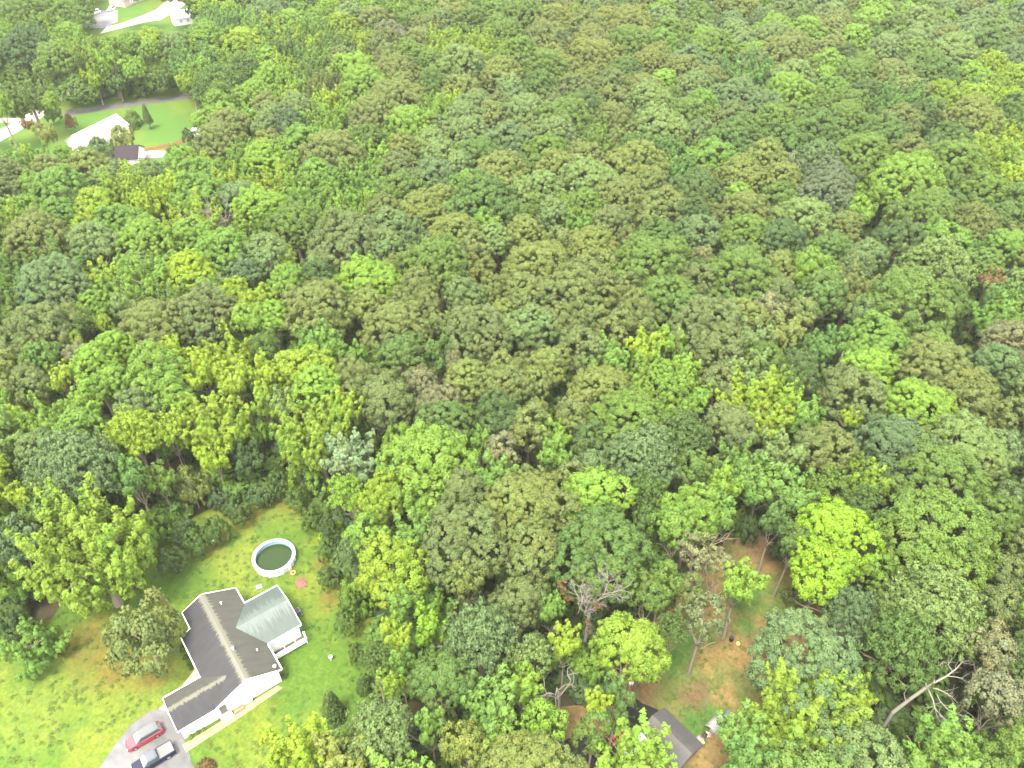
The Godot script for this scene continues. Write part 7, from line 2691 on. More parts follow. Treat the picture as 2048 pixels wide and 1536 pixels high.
	t("Lr", -37.1, -149.1, 3.18, 15.9)
	t("Lm", -184.4, -438.8, 3.73, 18.5)
	t("Dr", 42.1, -396.4, 3.18, 14.1)
	t("Or", -43.1, -286.8, 3.88, 19.7)
	t("Or", -39.5, -293.6, 3.23, 14.6)
	t("Lw", -60.3, -102.3, 2.84, 14.3)
	t("Lr", -164.8, -231.5, 3.30, 19.6)
	t("Or", -39.9, -345.9, 3.73, 19.8)
	t("Gr", 197.2, -300.3, 3.60, 19.4)
	t("Lr", -111.7, -128.4, 3.85, 18.3)
	t("Lw", -68.5, -418.6, 3.29, 14.0)
	t("Gr", 5.2, -198.3, 3.86, 18.5)
	t("Ym", -21.1, -312.3, 3.30, 14.0)
	t("Pr", -45.3, -411.5, 3.79, 17.1)
	t("Lw", -116.2, -430.0, 3.21, 16.5)
	t("Or", 16.0, -386.0, 3.38, 14.4)
	t("Gr", 62.2, -197.8, 3.63, 18.9)
	t("Or", 171.8, -400.7, 3.55, 14.6)
	t("Gr", -36.0, -392.2, 3.91, 19.1)
	t("Yr", -102.2, -167.2, 3.81, 17.2)
	t("Ym", -72.1, -298.7, 3.95, 18.1)
	t("Lm", 7.8, -98.7, 3.20, 16.8)
	t("Pr", -125.1, -419.9, 3.16, 15.6)
	t("Gm", -52.5, -314.5, 3.61, 16.5)
	t("Kr", 106.7, -404.4, 3.27, 15.9)
	t("Pr", -179.5, -293.0, 3.71, 17.5)
	t("Lr", -79.9, -371.3, 3.85, 16.8)
	t("Pr", -109.8, -206.4, 3.10, 13.7)
	t("Or", 49.0, -175.7, 3.66, 17.2)
	t("Lr", -15.1, -209.0, 2.90, 16.9)
	t("Gr", -5.7, -372.5, 3.16, 13.7)
	t("Dr", 45.4, -340.7, 4.12, 19.5)
	t("Gr", 123.7, -312.1, 3.59, 16.7)
	t("Or", 23.7, -139.1, 3.76, 19.9)
	t("Pb", 32.5, -116.3, 2.45, 9.1)
	t("Eb", -42.3, -123.8, 2.67, 8.9)
	t("Lm", -103.6, -319.7, 2.99, 10.2)
	t("Pb", -15.0, -101.3, 3.12, 9.5)
	t("Pb", 46.7, -136.9, 2.65, 11.2)
	t("Bb", 69.5, -109.0, 3.28, 11.6)
	t("Gb", 1.8, -133.3, 2.57, 12.9)
	t("Lm", -103.1, -301.0, 3.50, 10.4)
	t("Gb", -61.8, -273.6, 2.47, 10.8)
	t("Lb", -54.0, -217.9, 3.17, 10.6)
	t("Pb", 67.9, -80.2, 2.67, 12.9)
	t("Gb", 17.9, -82.0, 3.57, 9.8)
	t("Em", 19.5, -122.3, 2.89, 11.0)
	t("Pb", 67.2, -269.5, 3.50, 8.7)
	t("Gm", -137.9, -194.0, 2.69, 11.5)
	t("Gb", 29.0, -173.6, 3.05, 10.8)
	t("Lm", -50.9, -173.4, 2.98, 10.1)
	t("Lb", -102.9, -265.7, 3.02, 10.0)
	t("Lm", -30.4, -280.7, 2.81, 12.6)
	t("Gb", 61.8, -220.6, 2.91, 11.4)
	t("Gb", 75.9, -87.2, 2.85, 9.5)
	t("Gb", -4.1, -84.8, 2.62, 12.4)
	t("Gb", -175.8, -295.3, 2.56, 12.0)
	t("Lb", -15.0, -187.8, 3.47, 11.1)
	t("Lb", -79.6, -107.9, 2.87, 12.0)
	t("Gb", 44.5, -151.3, 2.82, 10.0)
	t("Lb", -90.0, -300.0, 2.89, 10.0)
	t("Pb", 155.1, -252.2, 2.91, 11.0)
	t("Pb", -117.1, -302.7, 2.55, 9.8)
	t("Gb", 125.8, -228.1, 3.23, 12.7)
	t("Lm", -42.5, -300.1, 3.38, 8.9)
	t("Gb", 107.3, -231.8, 3.08, 9.4)
	t("Gb", 96.5, -115.6, 2.51, 8.6)
	t("Gb", -35.1, -230.6, 3.47, 10.2)
	t("Lb", 53.7, -291.7, 2.95, 10.2)
	t("Pb", 75.1, -192.1, 2.56, 8.9)
	t("Lm", -96.3, -175.7, 3.58, 9.4)
	t("Gb", 136.0, -213.7, 2.46, 12.4)
	t("Lm", 29.1, -139.4, 2.54, 8.7)
	t("Db", -17.5, -121.7, 3.50, 10.5)
	t("Lb", -70.0, -104.9, 2.60, 9.6)
	t("Pb", 185.6, -311.0, 2.60, 9.9)
	t("Gb", 105.0, -266.3, 2.83, 9.8)
	t("Pb", 55.8, -155.1, 3.48, 11.9)
	t("Pb", 32.2, -93.5, 3.07, 10.3)
	t("Lb", -21.9, -89.1, 3.00, 12.9)
	t("Gb", 130.1, -258.4, 3.34, 10.7)
	t("Gb", 8.5, -112.4, 3.44, 10.9)
	t("Lb", -86.0, -141.5, 3.01, 9.7)
	t("Lb", -50.1, -296.2, 2.93, 11.7)
	t("Lm", -56.8, -225.9, 3.58, 12.2)
	t("Em", 55.8, -213.1, 2.68, 12.8)
	t("Lm", -22.2, -298.8, 2.96, 11.4)
	t("Gb", 21.5, -116.0, 3.05, 12.2)
	t("Lm", -75.9, -307.5, 2.92, 8.6)
	t("Gb", 105.3, -317.4, 2.74, 12.4)
	t("Gb", 108.3, -290.3, 2.82, 10.7)
	t("Pb", -12.5, -155.5, 2.97, 10.5)
	t("Lm", 36.1, -303.0, 3.48, 10.5)
	t("Sb", 83.1, -209.0, 2.49, 12.4)
	t("Gb", -129.0, -316.2, 2.67, 9.3)
	t("Gb", 21.6, -136.1, 3.50, 8.7)
	t("Lb", 146.0, -276.8, 2.55, 10.5)
	t("Gb", -172.9, -300.0, 3.50, 10.3)
	t("Lb", -49.0, -229.6, 3.43, 9.1)
	t("Pb", 65.5, -102.9, 2.90, 9.3)
	t("Lb", -141.2, -308.6, 3.05, 8.9)
	t("Gb", 18.2, -131.4, 2.71, 12.2)
	t("Lm", -57.3, -317.6, 2.81, 9.2)
	t("Db", 65.6, -120.3, 2.89, 9.4)
	t("Lb", -154.7, -304.9, 2.53, 11.3)
	t("Lb", -104.5, -194.4, 3.23, 11.5)
	t("Lb", 7.9, -167.9, 2.49, 10.7)
	t("Gb", 7.3, -134.1, 2.46, 9.4)
	t("Lb", 42.2, -304.4, 3.10, 9.9)
	t("Lb", -35.2, -127.6, 3.05, 9.1)
	t("Gb", 32.4, -157.0, 3.23, 8.8)
	t("Lm", -29.0, -265.0, 3.42, 11.2)
	t("Gb", 65.5, -321.2, 2.75, 10.7)
	t("Gb", 10.5, -156.5, 3.26, 8.7)
	t("Gm", -144.4, -197.4, 2.55, 12.9)
	t("Pb", 25.4, -98.5, 2.42, 9.7)
	t("Lb", -56.0, -258.8, 2.91, 9.5)
	t("Gb", 61.2, -151.7, 3.12, 11.2)
	t("Lm", -101.5, -286.2, 3.05, 11.2)
	t("Gm", -74.9, -224.1, 3.49, 9.6)
	t("Lm", -70.6, -234.9, 3.54, 9.4)
	t("Lb", -152.0, -313.8, 3.42, 9.8)
	t("Gb", -31.5, -148.5, 2.91, 10.4)
	t("Gb", 36.3, -271.4, 3.51, 11.7)
	t("Gb", -49.6, -185.2, 2.51, 9.5)
	t("Lb", -76.4, -146.2, 2.94, 10.7)
	t("Lm", 2.7, -44.1, 3.48, 11.1)
	t("Lm", -22.9, -260.9, 3.12, 11.4)
	t("Gb", 40.4, -281.0, 2.56, 12.3)
	t("Gb", 54.5, -178.1, 3.25, 12.6)
	t("Lb", -98.1, -122.7, 2.99, 12.0)
	t("Pb", 69.2, -224.6, 3.11, 9.2)
	t("Gm", -85.7, -327.0, 3.07, 10.3)
	t("Db", 65.9, -126.7, 3.28, 12.1)
	t("Lb", -48.0, -261.2, 3.51, 10.7)
	t("Gb", 64.2, -207.9, 2.82, 11.5)
	t("Gb", -16.8, -49.3, 2.51, 11.7)
	t("Gb", 22.8, -142.5, 3.22, 9.0)
	t("Pb", -62.6, -178.5, 3.25, 9.0)
	t("Gb", 6.7, -124.1, 2.65, 10.8)
	t("Pb", -14.9, -260.6, 3.22, 10.7)
	t("Pb", 113.1, -171.5, 2.48, 11.5)
	t("Gb", 114.5, -252.3, 3.04, 12.7)
	t("Gb", 47.4, -251.3, 2.86, 10.5)
	t("Lb", -94.7, -204.9, 3.48, 12.6)
	t("Pb", 103.6, -171.4, 2.54, 10.8)
	t("Lm", -107.4, -139.6, 3.41, 10.0)
	t("Lm", -0.7, -163.1, 3.39, 12.1)
	t("Gb", 47.9, -45.3, 3.03, 11.7)
	t("Pb", 130.2, -216.2, 2.43, 10.3)
	t("Lb", -124.9, -292.4, 2.45, 11.0)
	t("Gb", -27.3, -98.0, 2.55, 9.2)
	t("Gb", -8.2, -211.9, 2.78, 8.6)
	t("Lm", -122.0, -323.2, 3.39, 11.9)
	t("Lb", -86.8, -278.0, 3.13, 10.1)
	t("Pb", 100.5, -153.3, 3.24, 12.0)
	t("Gb", -8.5, -226.4, 2.50, 10.5)
	t("Gb", 138.3, -228.2, 3.24, 11.5)
	t("Lm", 41.4, -48.7, 3.41, 8.9)
	t("Gb", -8.5, -322.4, 2.86, 10.0)
	t("Gb", 51.2, -302.9, 2.80, 11.0)
	t("Eb", -63.6, -288.3, 2.54, 8.9)
	t("Lm", -75.4, -297.5, 3.38, 11.7)
	t("Db", -34.4, -292.3, 2.57, 11.0)
	t("Lb", 42.8, -133.7, 2.46, 10.2)
	t("Gb", 125.2, -235.3, 2.46, 11.6)
	t("Db", 34.6, -112.1, 2.67, 10.3)
	t("Gb", -8.2, -94.3, 2.85, 12.1)
	t("Gb", 7.2, -223.5, 3.18, 10.7)
	t("Em", 103.6, -141.2, 2.99, 9.5)
	t("Pb", -19.7, -236.6, 3.59, 10.3)
	t("Lm", -70.7, -209.4, 2.56, 9.3)
	t("Db", 207.0, -315.2, 3.11, 11.3)
	t("Gb", 141.6, -289.5, 2.82, 11.4)
	t("Pb", 33.2, -216.1, 3.44, 8.8)
	t("Gb", 30.9, -327.7, 2.60, 12.4)
	t("Pb", 158.3, -326.1, 2.78, 12.3)
	t("Gb", 69.8, -195.3, 3.27, 10.2)
	t("Gb", 28.8, -258.4, 2.81, 12.6)
	t("Pb", 105.4, -311.0, 2.57, 8.8)
	t("Gb", 39.5, -168.6, 3.47, 10.1)
	t("Pb", 118.2, -176.8, 3.33, 10.9)
	t("Gb", 158.4, -231.8, 2.48, 10.7)
	t("Db", -41.4, -154.2, 3.32, 12.1)
	t("Gb", -88.1, -168.4, 3.18, 10.0)
	t("Lb", -142.0, -202.4, 2.51, 12.7)
	t("Pb", -101.2, -111.4, 2.67, 12.3)
	t("Lm", -159.5, -298.3, 2.77, 12.3)
	t("Pb", 73.7, -279.0, 2.87, 11.2)
	t("Eb", -190.6, -319.2, 2.76, 10.5)
	t("Gb", -11.5, -309.9, 2.60, 8.7)
	t("Lb", -149.1, -207.1, 2.98, 8.9)
	t("Gb", -69.2, -97.7, 2.49, 9.0)
	t("Lm", -69.1, -220.1, 3.55, 9.4)
	t("Lb", -64.2, -304.9, 3.13, 10.6)
	t("Pb", 144.9, -269.8, 2.83, 11.5)
	t("Gb", 37.2, -232.8, 2.86, 10.5)
	t("Pb", -93.5, -135.7, 3.13, 10.1)
	t("Pb", 53.8, -276.2, 3.41, 9.3)
	t("Db", 35.0, -102.2, 2.92, 12.4)
	t("Lb", -62.4, -232.0, 3.51, 12.1)
	t("Bb", 69.1, -94.8, 2.88, 11.6)
	t("Lb", -116.1, -214.0, 3.31, 9.5)
	t("Gb", -20.1, -153.3, 2.40, 12.1)
	t("Gb", -44.1, -233.5, 2.52, 9.9)
	t("Eb", -65.8, -258.6, 2.87, 11.9)
	t("Lb", -10.3, -167.0, 2.83, 10.7)
	t("Lm", -56.4, -129.2, 3.59, 12.6)
	t("Lm", -57.9, -117.9, 2.65, 8.6)
	t("Gb", 110.2, -267.9, 2.43, 11.4)
	t("Gb", 79.1, -143.6, 3.53, 11.8)
	t("Gb", 65.1, -186.2, 2.87, 11.8)
	t("Lb", -195.6, -326.2, 2.88, 10.9)
	t("Lb", -66.0, -293.4, 2.93, 9.2)
	t("Lb", 132.0, -300.0, 2.95, 11.7)
	t("Lb", -100.2, -203.6, 2.70, 9.9)
	t("Lb", -49.9, -222.3, 3.35, 12.4)
	t("Gb", -43.3, -180.7, 3.32, 12.5)
	t("Lb", 186.8, -301.3, 3.13, 12.8)
	t("Db", 47.0, -210.9, 3.51, 11.1)
	t("Lb", -79.6, -122.5, 2.48, 10.9)
	t("Gb", 38.0, -224.5, 2.54, 11.8)
	t("Gb", 134.4, -175.9, 2.95, 12.4)
	t("Gb", 70.9, -231.3, 2.63, 10.7)
	t("Gb", -9.3, -118.9, 3.55, 11.9)
	t("Gb", 118.8, -276.4, 2.90, 9.4)
	t("Gb", 148.3, -238.0, 3.13, 10.0)
	t("Lm", 28.7, -120.4, 2.42, 12.2)
	t("Lm", -83.9, -179.7, 2.86, 9.5)
	t("Lm", -124.9, -168.4, 2.90, 12.9)
	t("Gb", 51.3, -167.8, 2.79, 10.3)
	t("Pb", 24.0, -161.9, 2.94, 11.5)
	t("Gb", 83.6, -112.9, 3.04, 10.2)
	t("Lm", -120.7, -180.6, 3.54, 10.1)
	t("Pb", 83.8, -99.2, 2.73, 9.8)
	t("Pb", 109.5, -281.9, 3.06, 11.0)
	t("Lb", 148.3, -313.7, 2.67, 12.4)
	t("Lb", 30.7, -287.4, 2.63, 8.5)
	t("Lm", 36.3, -139.5, 2.55, 8.8)
	t("Eb", -88.2, -210.6, 2.68, 9.9)
	t("Gb", -6.6, -163.6, 2.42, 8.9)
	t("Gb", 14.1, -150.2, 2.99, 10.5)
	t("Gm", 45.3, -89.9, 3.52, 8.9)
	t("Gb", 81.8, -259.8, 2.51, 12.0)
	t("Gb", -23.4, -144.3, 3.46, 8.6)
	t("Lm", 36.1, -313.9, 3.30, 10.6)
	t("Eb", -95.9, -265.8, 3.50, 9.3)
	t("Lb", -90.3, -105.6, 2.70, 11.7)
	t("Lm", -210.9, -329.9, 2.78, 8.8)
	t("Gb", 128.9, -279.0, 2.47, 9.4)
	t("Gb", 80.5, -152.0, 2.92, 12.0)
	t("Lm", -145.7, -214.8, 3.58, 10.2)
	t("Lm", -68.4, -77.9, 3.22, 10.0)
	t("Lm", -11.6, -68.4, 3.14, 12.6)
	t("Gb", 28.1, -205.0, 3.18, 9.0)
	t("Pb", 195.2, -316.1, 2.89, 12.9)
	t("Pb", 88.2, -108.6, 2.93, 11.1)
	t("Gb", 123.0, -172.4, 2.99, 12.7)
	t("Lb", 116.0, -230.0, 2.88, 12.7)
	t("Lb", -56.8, -161.3, 2.80, 9.1)
	t("Gb", 3.1, -258.1, 2.70, 8.8)
	t("Lb", 27.0, -126.5, 3.14, 12.1)
	t("Pb", -77.1, -99.4, 2.56, 11.2)
	t("Pb", -4.5, -69.2, 3.37, 9.3)
	t("Pb", 124.9, -289.2, 2.64, 10.6)
	t("Lb", -153.7, -213.6, 2.44, 9.9)
	t("Pb", -132.4, -323.0, 3.45, 10.3)
	t("Gb", -42.8, -210.3, 3.43, 8.8)
	t("Lb", 78.9, -231.8, 2.60, 9.1)
	t("Em", 110.1, -239.9, 3.33, 10.7)
	t("Lb", -120.4, -189.3, 3.33, 10.5)
	t("Gb", 96.5, -257.4, 2.72, 9.7)
	t("Db", 133.3, -196.1, 2.60, 10.6)
	t("Gb", 120.7, -251.8, 2.46, 10.9)
	t("Lb", -57.2, -184.3, 3.16, 9.2)
	t("Pb", 165.5, -250.4, 3.44, 11.9)
	t("Gb", 10.6, -282.6, 3.06, 11.0)
	t("Gb", -38.0, -145.2, 3.12, 8.7)
	t("Gb", -32.2, -246.4, 2.82, 11.9)
	t("Gb", -19.8, -131.8, 3.59, 10.3)
	t("Gb", -34.7, -136.6, 2.65, 10.6)
	t("Gb", -11.0, -192.4, 3.01, 9.9)
	t("Lm", -116.5, -150.1, 3.06, 11.9)
	t("Db", 99.2, -181.2, 3.26, 9.7)
	t("Db", 83.5, -167.5, 2.84, 10.2)
	t("Lm", 154.3, -238.4, 3.01, 11.5)
	t("Lm", -130.0, -295.6, 2.67, 10.0)
	t("Pb", -208.3, -318.6, 2.53, 11.7)
	t("Gb", 108.9, -147.9, 3.37, 12.1)
	t("Gb", 104.2, -129.8, 2.92, 10.1)
	t("Lm", -33.7, -114.0, 3.23, 9.9)
	t("Gm", -88.9, -293.8, 3.05, 9.1)
	t("Lm", -99.3, -133.4, 2.81, 12.3)
	t("Eb", -186.4, -278.0, 3.40, 11.2)
	t("Gb", -19.1, -326.5, 3.19, 10.3)
	t("Lb", -55.9, -196.7, 3.15, 11.5)
	t("Gb", 87.9, -186.5, 3.15, 9.8)
	t("Gb", 72.2, -293.7, 2.71, 11.4)
	t("Gb", 49.8, -327.5, 2.73, 12.1)
	t("Pb", 81.9, -161.4, 3.11, 8.9)
	t("Gb", 72.3, -239.4, 2.41, 9.6)
	t("Lb", 129.9, -323.6, 2.70, 8.9)
	t("Lm", 10.7, -58.3, 2.77, 12.5)
	t("Lb", -138.1, -326.8, 3.13, 9.1)
	t("Pb", 41.5, -180.4, 3.31, 9.7)
	t("Lm", -74.3, -280.0, 3.34, 10.2)
	t("Db", 50.5, -311.1, 3.44, 9.9)
	t("Lb", 56.5, -144.6, 2.82, 11.2)
	t("Gb", -5.7, -80.2, 2.82, 12.8)
	t("Eb", -70.7, -289.2, 2.86, 9.8)
	t("Pb", 47.7, -265.6, 3.05, 12.3)
	t("Eb", -65.7, -127.0, 2.84, 11.5)
	t("Gb", 90.5, -250.2, 2.71, 9.6)
	t("Gb", 58.3, -81.3, 3.22, 12.4)
	t("Db", 59.9, -233.7, 3.58, 9.2)
	t("Em", 53.1, -104.7, 3.24, 9.7)
	t("Pb", 182.3, -306.3, 2.91, 8.7)
	t("Pb", 72.4, -64.9, 2.66, 9.6)
	t("Lm", -95.7, -213.5, 2.74, 9.0)
	t("Lm", -142.0, -296.4, 2.59, 10.4)
	t("Gb", 102.4, -279.9, 2.44, 13.0)
	t("Gb", 118.2, -291.6, 2.63, 11.9)
	t("Lb", -111.5, -315.9, 2.72, 12.3)
	t("Gb", 90.7, -270.0, 2.68, 11.0)
	t("Lb", -82.8, -133.9, 3.55, 9.5)
	t("Lm", 20.6, -244.6, 2.85, 10.2)
	t("Pb", 62.4, -304.6, 3.36, 9.7)
	t("Lm", -19.5, -314.8, 3.04, 10.0)
	t("Gb", 122.3, -285.0, 2.48, 9.4)
	t("Gb", -4.6, -151.5, 2.81, 8.9)
	t("Gb", 52.3, -186.0, 2.43, 12.7)
	t("Lm", -10.3, -58.6, 3.05, 12.5)
	t("Gb", 1.0, -248.4, 2.90, 10.6)
	t("Lb", -175.9, -327.8, 2.57, 9.9)
	t("Gb", -19.4, -80.2, 2.74, 12.7)
	t("Lb", 11.8, -316.0, 2.99, 10.4)
	t("Pb", 142.9, -258.6, 2.46, 10.9)
	t("Pb", 81.7, -283.8, 3.11, 11.2)
	t("Gb", 64.4, -53.3, 3.16, 11.3)
	t("Lb", -181.3, -304.5, 3.39, 11.1)
	t("Lb", -166.5, -320.5, 2.55, 11.4)
	t("Sb", 94.6, -212.6, 3.01, 12.5)
	t("Gb", 123.3, -267.5, 3.22, 9.3)
	t("Lb", -82.2, -168.1, 2.98, 12.9)
	t("Gm", -132.5, -173.1, 2.72, 9.1)
	t("Gb", 6.0, -215.4, 2.64, 12.5)
	t("Lb", -54.9, -146.1, 2.49, 10.0)
	t("Lb", 24.4, -151.6, 3.57, 12.2)
	t("Gb", 12.6, -291.5, 3.21, 11.0)
	t("Lm", -87.0, -89.0, 2.43, 10.4)
	t("Pb", 29.3, -165.2, 2.88, 9.2)
	t("Lb", 83.7, -127.2, 2.54, 8.8)
	t("Lb", -114.9, -203.5, 3.45, 10.8)
	t("Pb", -32.5, -325.1, 3.08, 13.0)
	t("Em", -106.4, -313.6, 2.80, 10.6)
	t("Db", 149.6, -222.9, 3.28, 10.9)
	t("Lb", -113.3, -154.9, 3.18, 10.8)
	t("Pb", 76.5, -187.0, 3.57, 12.1)
	t("Gb", 87.7, -302.3, 2.66, 12.2)
	t("Lm", -103.5, -171.5, 2.74, 12.7)
	t("Lb", 13.5, -115.4, 2.74, 9.3)
	t("Lm", -69.7, -185.9, 3.05, 9.0)
	t("Lb", -137.0, -184.2, 3.17, 12.0)
	t("Lm", -85.5, -239.1, 3.33, 8.7)
	t("Gb", -12.7, -206.1, 2.57, 12.8)
	t("Pb", -8.9, -235.0, 3.57, 11.2)
	t("Gb", -27.9, -187.8, 3.43, 9.7)
	t("Gb", 16.5, -233.9, 3.23, 9.0)
	t("Lm", 37.6, -134.0, 3.04, 9.8)
	t("Eb", -129.4, -195.1, 3.06, 9.7)
	t("Lm", -89.0, -195.0, 3.23, 10.5)
	t("Lm", -48.0, -282.7, 2.49, 9.7)
	t("Gb", 136.2, -313.2, 2.84, 10.8)
	t("Gb", 17.3, -215.0, 2.69, 9.5)
	t("Gb", 19.8, -196.4, 2.58, 9.6)
	t("Gb", -9.5, -283.2, 3.49, 12.7)
	t("Gb", 4.8, -142.1, 2.93, 10.3)
	t("Pb", 80.5, -177.0, 3.39, 12.6)
	t("Gb", 25.6, -213.2, 3.55, 11.8)
	t("Gb", 125.9, -252.2, 2.44, 11.4)
	t("Lm", -46.2, -138.7, 2.66, 11.2)
	t("Lm", -84.6, -116.0, 2.84, 8.8)
	t("Gb", 178.2, -279.9, 2.46, 12.2)
	t("Pb", 174.1, -313.2, 2.71, 13.0)
	t("Gb", 52.2, -62.6, 3.10, 11.4)
	t("Lb", -193.5, -295.5, 2.64, 9.9)
	t("Gb", 77.6, -75.9, 2.78, 12.8)
	t("Db", -40.9, -165.6, 3.30, 10.4)
	t("Lb", 147.2, -262.2, 3.14, 10.4)
	t("Lb", -148.5, -318.3, 2.55, 11.0)
	t("Lb", -69.0, -166.6, 3.29, 11.1)
	t("Lb", -132.9, -215.2, 3.05, 10.6)
	t("Gb", 21.7, -174.4, 3.24, 10.4)
	t("Lb", -187.9, -307.9, 3.41, 9.8)
	t("Gm", -73.0, -130.7, 2.56, 11.3)
	t("Gb", 56.7, -257.9, 2.71, 11.5)
	t("Gb", -40.9, -199.9, 2.59, 12.3)
	t("Gb", -3.1, -136.9, 2.57, 12.6)
	t("Gb", -47.7, -314.6, 3.34, 12.5)
	t("Lm", 34.5, -180.0, 2.70, 9.8)
	t("Gb", -17.3, -143.0, 3.19, 9.3)
	t("Gb", 1.7, -263.8, 3.23, 8.6)
	t("Gb", 118.1, -316.5, 2.82, 10.9)
	t("Gm", 23.9, -221.7, 2.97, 10.2)
	t("Eb", -66.9, -161.0, 2.51, 9.4)
	t("Lb", 198.4, -307.4, 2.75, 9.1)
	t("Gb", 167.9, -317.6, 3.19, 9.0)
	t("Gb", 3.0, -193.6, 2.85, 10.1)
	t("Pb", 143.5, -321.0, 3.11, 9.0)
	t("Pb", 85.5, -197.4, 2.91, 11.7)
	t("Pb", -43.6, -134.2, 2.75, 9.1)
	t("Lb", -95.1, -272.9, 2.92, 10.0)
	t("Lb", 23.8, -182.7, 2.66, 9.1)
	t("Pb", -128.6, -310.6, 3.58, 10.9)
	t("Pb", 163.2, -307.2, 3.45, 9.5)
	t("Lm", -84.0, -96.6, 3.12, 9.6)
	t("Lb", -47.5, -153.0, 3.01, 11.9)
	t("Lb", 142.0, -246.8, 2.81, 10.7)
	t("Gb", 34.7, -282.4, 2.61, 11.3)
	t("Lm", -89.6, -317.8, 3.00, 11.6)
	t("Bb", 51.2, -72.2, 2.63, 8.9)
	t("Gb", 133.3, -281.0, 2.81, 9.3)
	t("Pb", -19.7, -196.7, 3.23, 11.5)
	t("Pb", 93.5, -293.7, 3.24, 12.2)
	t("Lb", 46.6, -56.6, 2.45, 9.9)
	t("Gb", -25.7, -249.9, 3.05, 9.0)
	t("Gb", 86.8, -152.1, 2.77, 8.7)
	t("Eb", -112.2, -169.1, 3.39, 11.3)
	t("Gb", 57.5, -113.6, 3.15, 12.2)
	t("Gb", 150.6, -301.1, 2.93, 9.9)
	t("Gb", 35.4, -250.2, 3.39, 9.4)
	t("Pb", -43.9, -328.3, 2.79, 12.6)
	t("Lm", -59.8, -111.2, 2.98, 9.6)
	t("Lb", -70.8, -202.3, 2.95, 12.6)
	t("Gb", 14.9, -271.5, 3.57, 11.6)
	t("Gb", 146.0, -211.2, 3.56, 11.0)
	t("Gb", -9.8, -300.2, 3.30, 9.4)
	t("Lb", 173.4, -267.7, 2.46, 9.2)
	t("Pb", 65.4, -68.6, 3.39, 8.7)
	t("Em", 8.7, -95.9, 3.45, 9.2)
	t("Gb", -183.2, -294.9, 3.56, 12.1)
	t("Pb", 81.5, -329.8, 2.50, 10.0)
	t("Em", -7.5, -100.1, 2.87, 12.6)
	t("Gb", 113.4, -164.7, 3.17, 12.1)
	t("Lm", -46.5, -104.7, 2.47, 11.1)
	t("Pb", -27.4, -136.4, 2.68, 8.5)
	t("Lb", -112.9, -177.2, 3.37, 11.9)
	t("Lm", -39.0, -315.9, 3.19, 12.3)
	t("Gb", 47.0, -110.6, 3.02, 10.8)
	t("Pm", 51.6, -128.4, 3.24, 11.6)
	t("Lm", -46.3, -116.8, 3.29, 8.8)
	t("Pb", -137.4, -313.6, 2.65, 10.4)
	t("Lm", -200.5, -311.1, 2.43, 11.1)
	t("Pb", 173.3, -321.9, 2.59, 10.1)
	t("Lm", -67.4, -133.0, 3.40, 9.6)
	t("Gb", -33.6, -199.3, 3.36, 9.8)
	t("Lb", -74.9, -251.0, 3.51, 10.5)
	t("Gb", -23.5, -200.5, 3.07, 9.2)
	t("Gb", -8.2, -63.6, 3.30, 12.1)
	t("Lb", 110.1, -312.6, 3.07, 10.3)
	t("Eb", -176.7, -286.2, 3.52, 8.7)
	t("Gb", 78.4, -244.6, 3.38, 9.3)
	t("Gb", 48.1, -294.5, 3.18, 8.7)
	t("Pb", 100.8, -301.9, 3.55, 11.8)
	t("Lb", -82.3, -88.0, 2.87, 11.5)
	t("Pb", 87.0, -131.2, 2.84, 12.5)
	t("Gb", 136.1, -269.1, 2.83, 9.1)
	t("Lm", -28.4, -128.8, 2.98, 8.8)
	t("Lm", -90.1, -182.8, 2.99, 13.0)
	t("Pb", 52.1, -118.7, 2.65, 11.6)
	t("Lb", -160.7, -317.7, 2.92, 10.4)
	t("Lm", 42.8, -323.2, 2.68, 11.4)
	t("Lb", 38.7, -160.9, 3.01, 9.3)
	t("Lb", 158.4, -265.3, 2.48, 12.2)
	t("Gb", -6.0, -47.8, 3.21, 9.3)
	t("Lb", -88.7, -162.4, 3.26, 8.6)
	t("Gb", -25.3, -279.4, 2.51, 8.6)
	t("Gb", -20.1, -213.7, 2.75, 9.3)
	t("Gb", 64.3, -281.0, 2.69, 9.3)
	t("Pb", 40.3, -257.6, 3.19, 10.0)
	t("Gb", -0.9, -122.0, 3.43, 12.5)
	t("Gb", -29.3, -210.8, 2.71, 10.6)
	t("Gb", 106.6, -183.9, 3.52, 11.7)
	t("Lb", -173.1, -305.6, 2.79, 9.6)
	t("Lb", -77.8, -218.6, 2.82, 10.9)
	t("Gb", 29.1, -237.8, 2.49, 9.0)
	t("Lb", 75.0, -138.4, 2.64, 11.2)
	t("Lb", 62.5, -176.0, 2.48, 11.1)
	t("Gb", -78.5, -78.7, 3.55, 11.7)
	t("Pb", 147.8, -294.0, 2.77, 9.1)
	t("Lb", -15.1, -95.5, 2.88, 10.1)
	t("Gb", 154.6, -225.4, 2.95, 10.0)
	t("Pb", 84.7, -269.5, 3.30, 8.8)
	t("Gb", 69.7, -208.4, 3.16, 11.6)
	t("Lm", 21.8, -281.9, 2.70, 10.9)
	t("Lm", -66.8, -116.4, 3.19, 12.8)
	t("Lb", 185.2, -296.0, 2.97, 9.5)
	t("Gb", -40.5, -194.7, 3.23, 11.7)
	t("Lb", 22.9, -105.1, 2.47, 12.9)
	t("Gb", 72.0, -72.5, 2.47, 9.0)
	t("Pb", -48.5, -160.1, 3.30, 9.8)
	t("Gb", 100.2, -226.5, 3.27, 11.5)
	t("Gb", 153.7, -261.2, 2.69, 12.5)
	t("Gb", -21.9, -186.5, 2.41, 12.7)
	t("Gb", -49.7, -329.9, 2.56, 9.9)
	t("Gb", -11.5, -128.1, 2.48, 12.1)
	t("Gb", 15.9, -205.5, 3.04, 11.5)
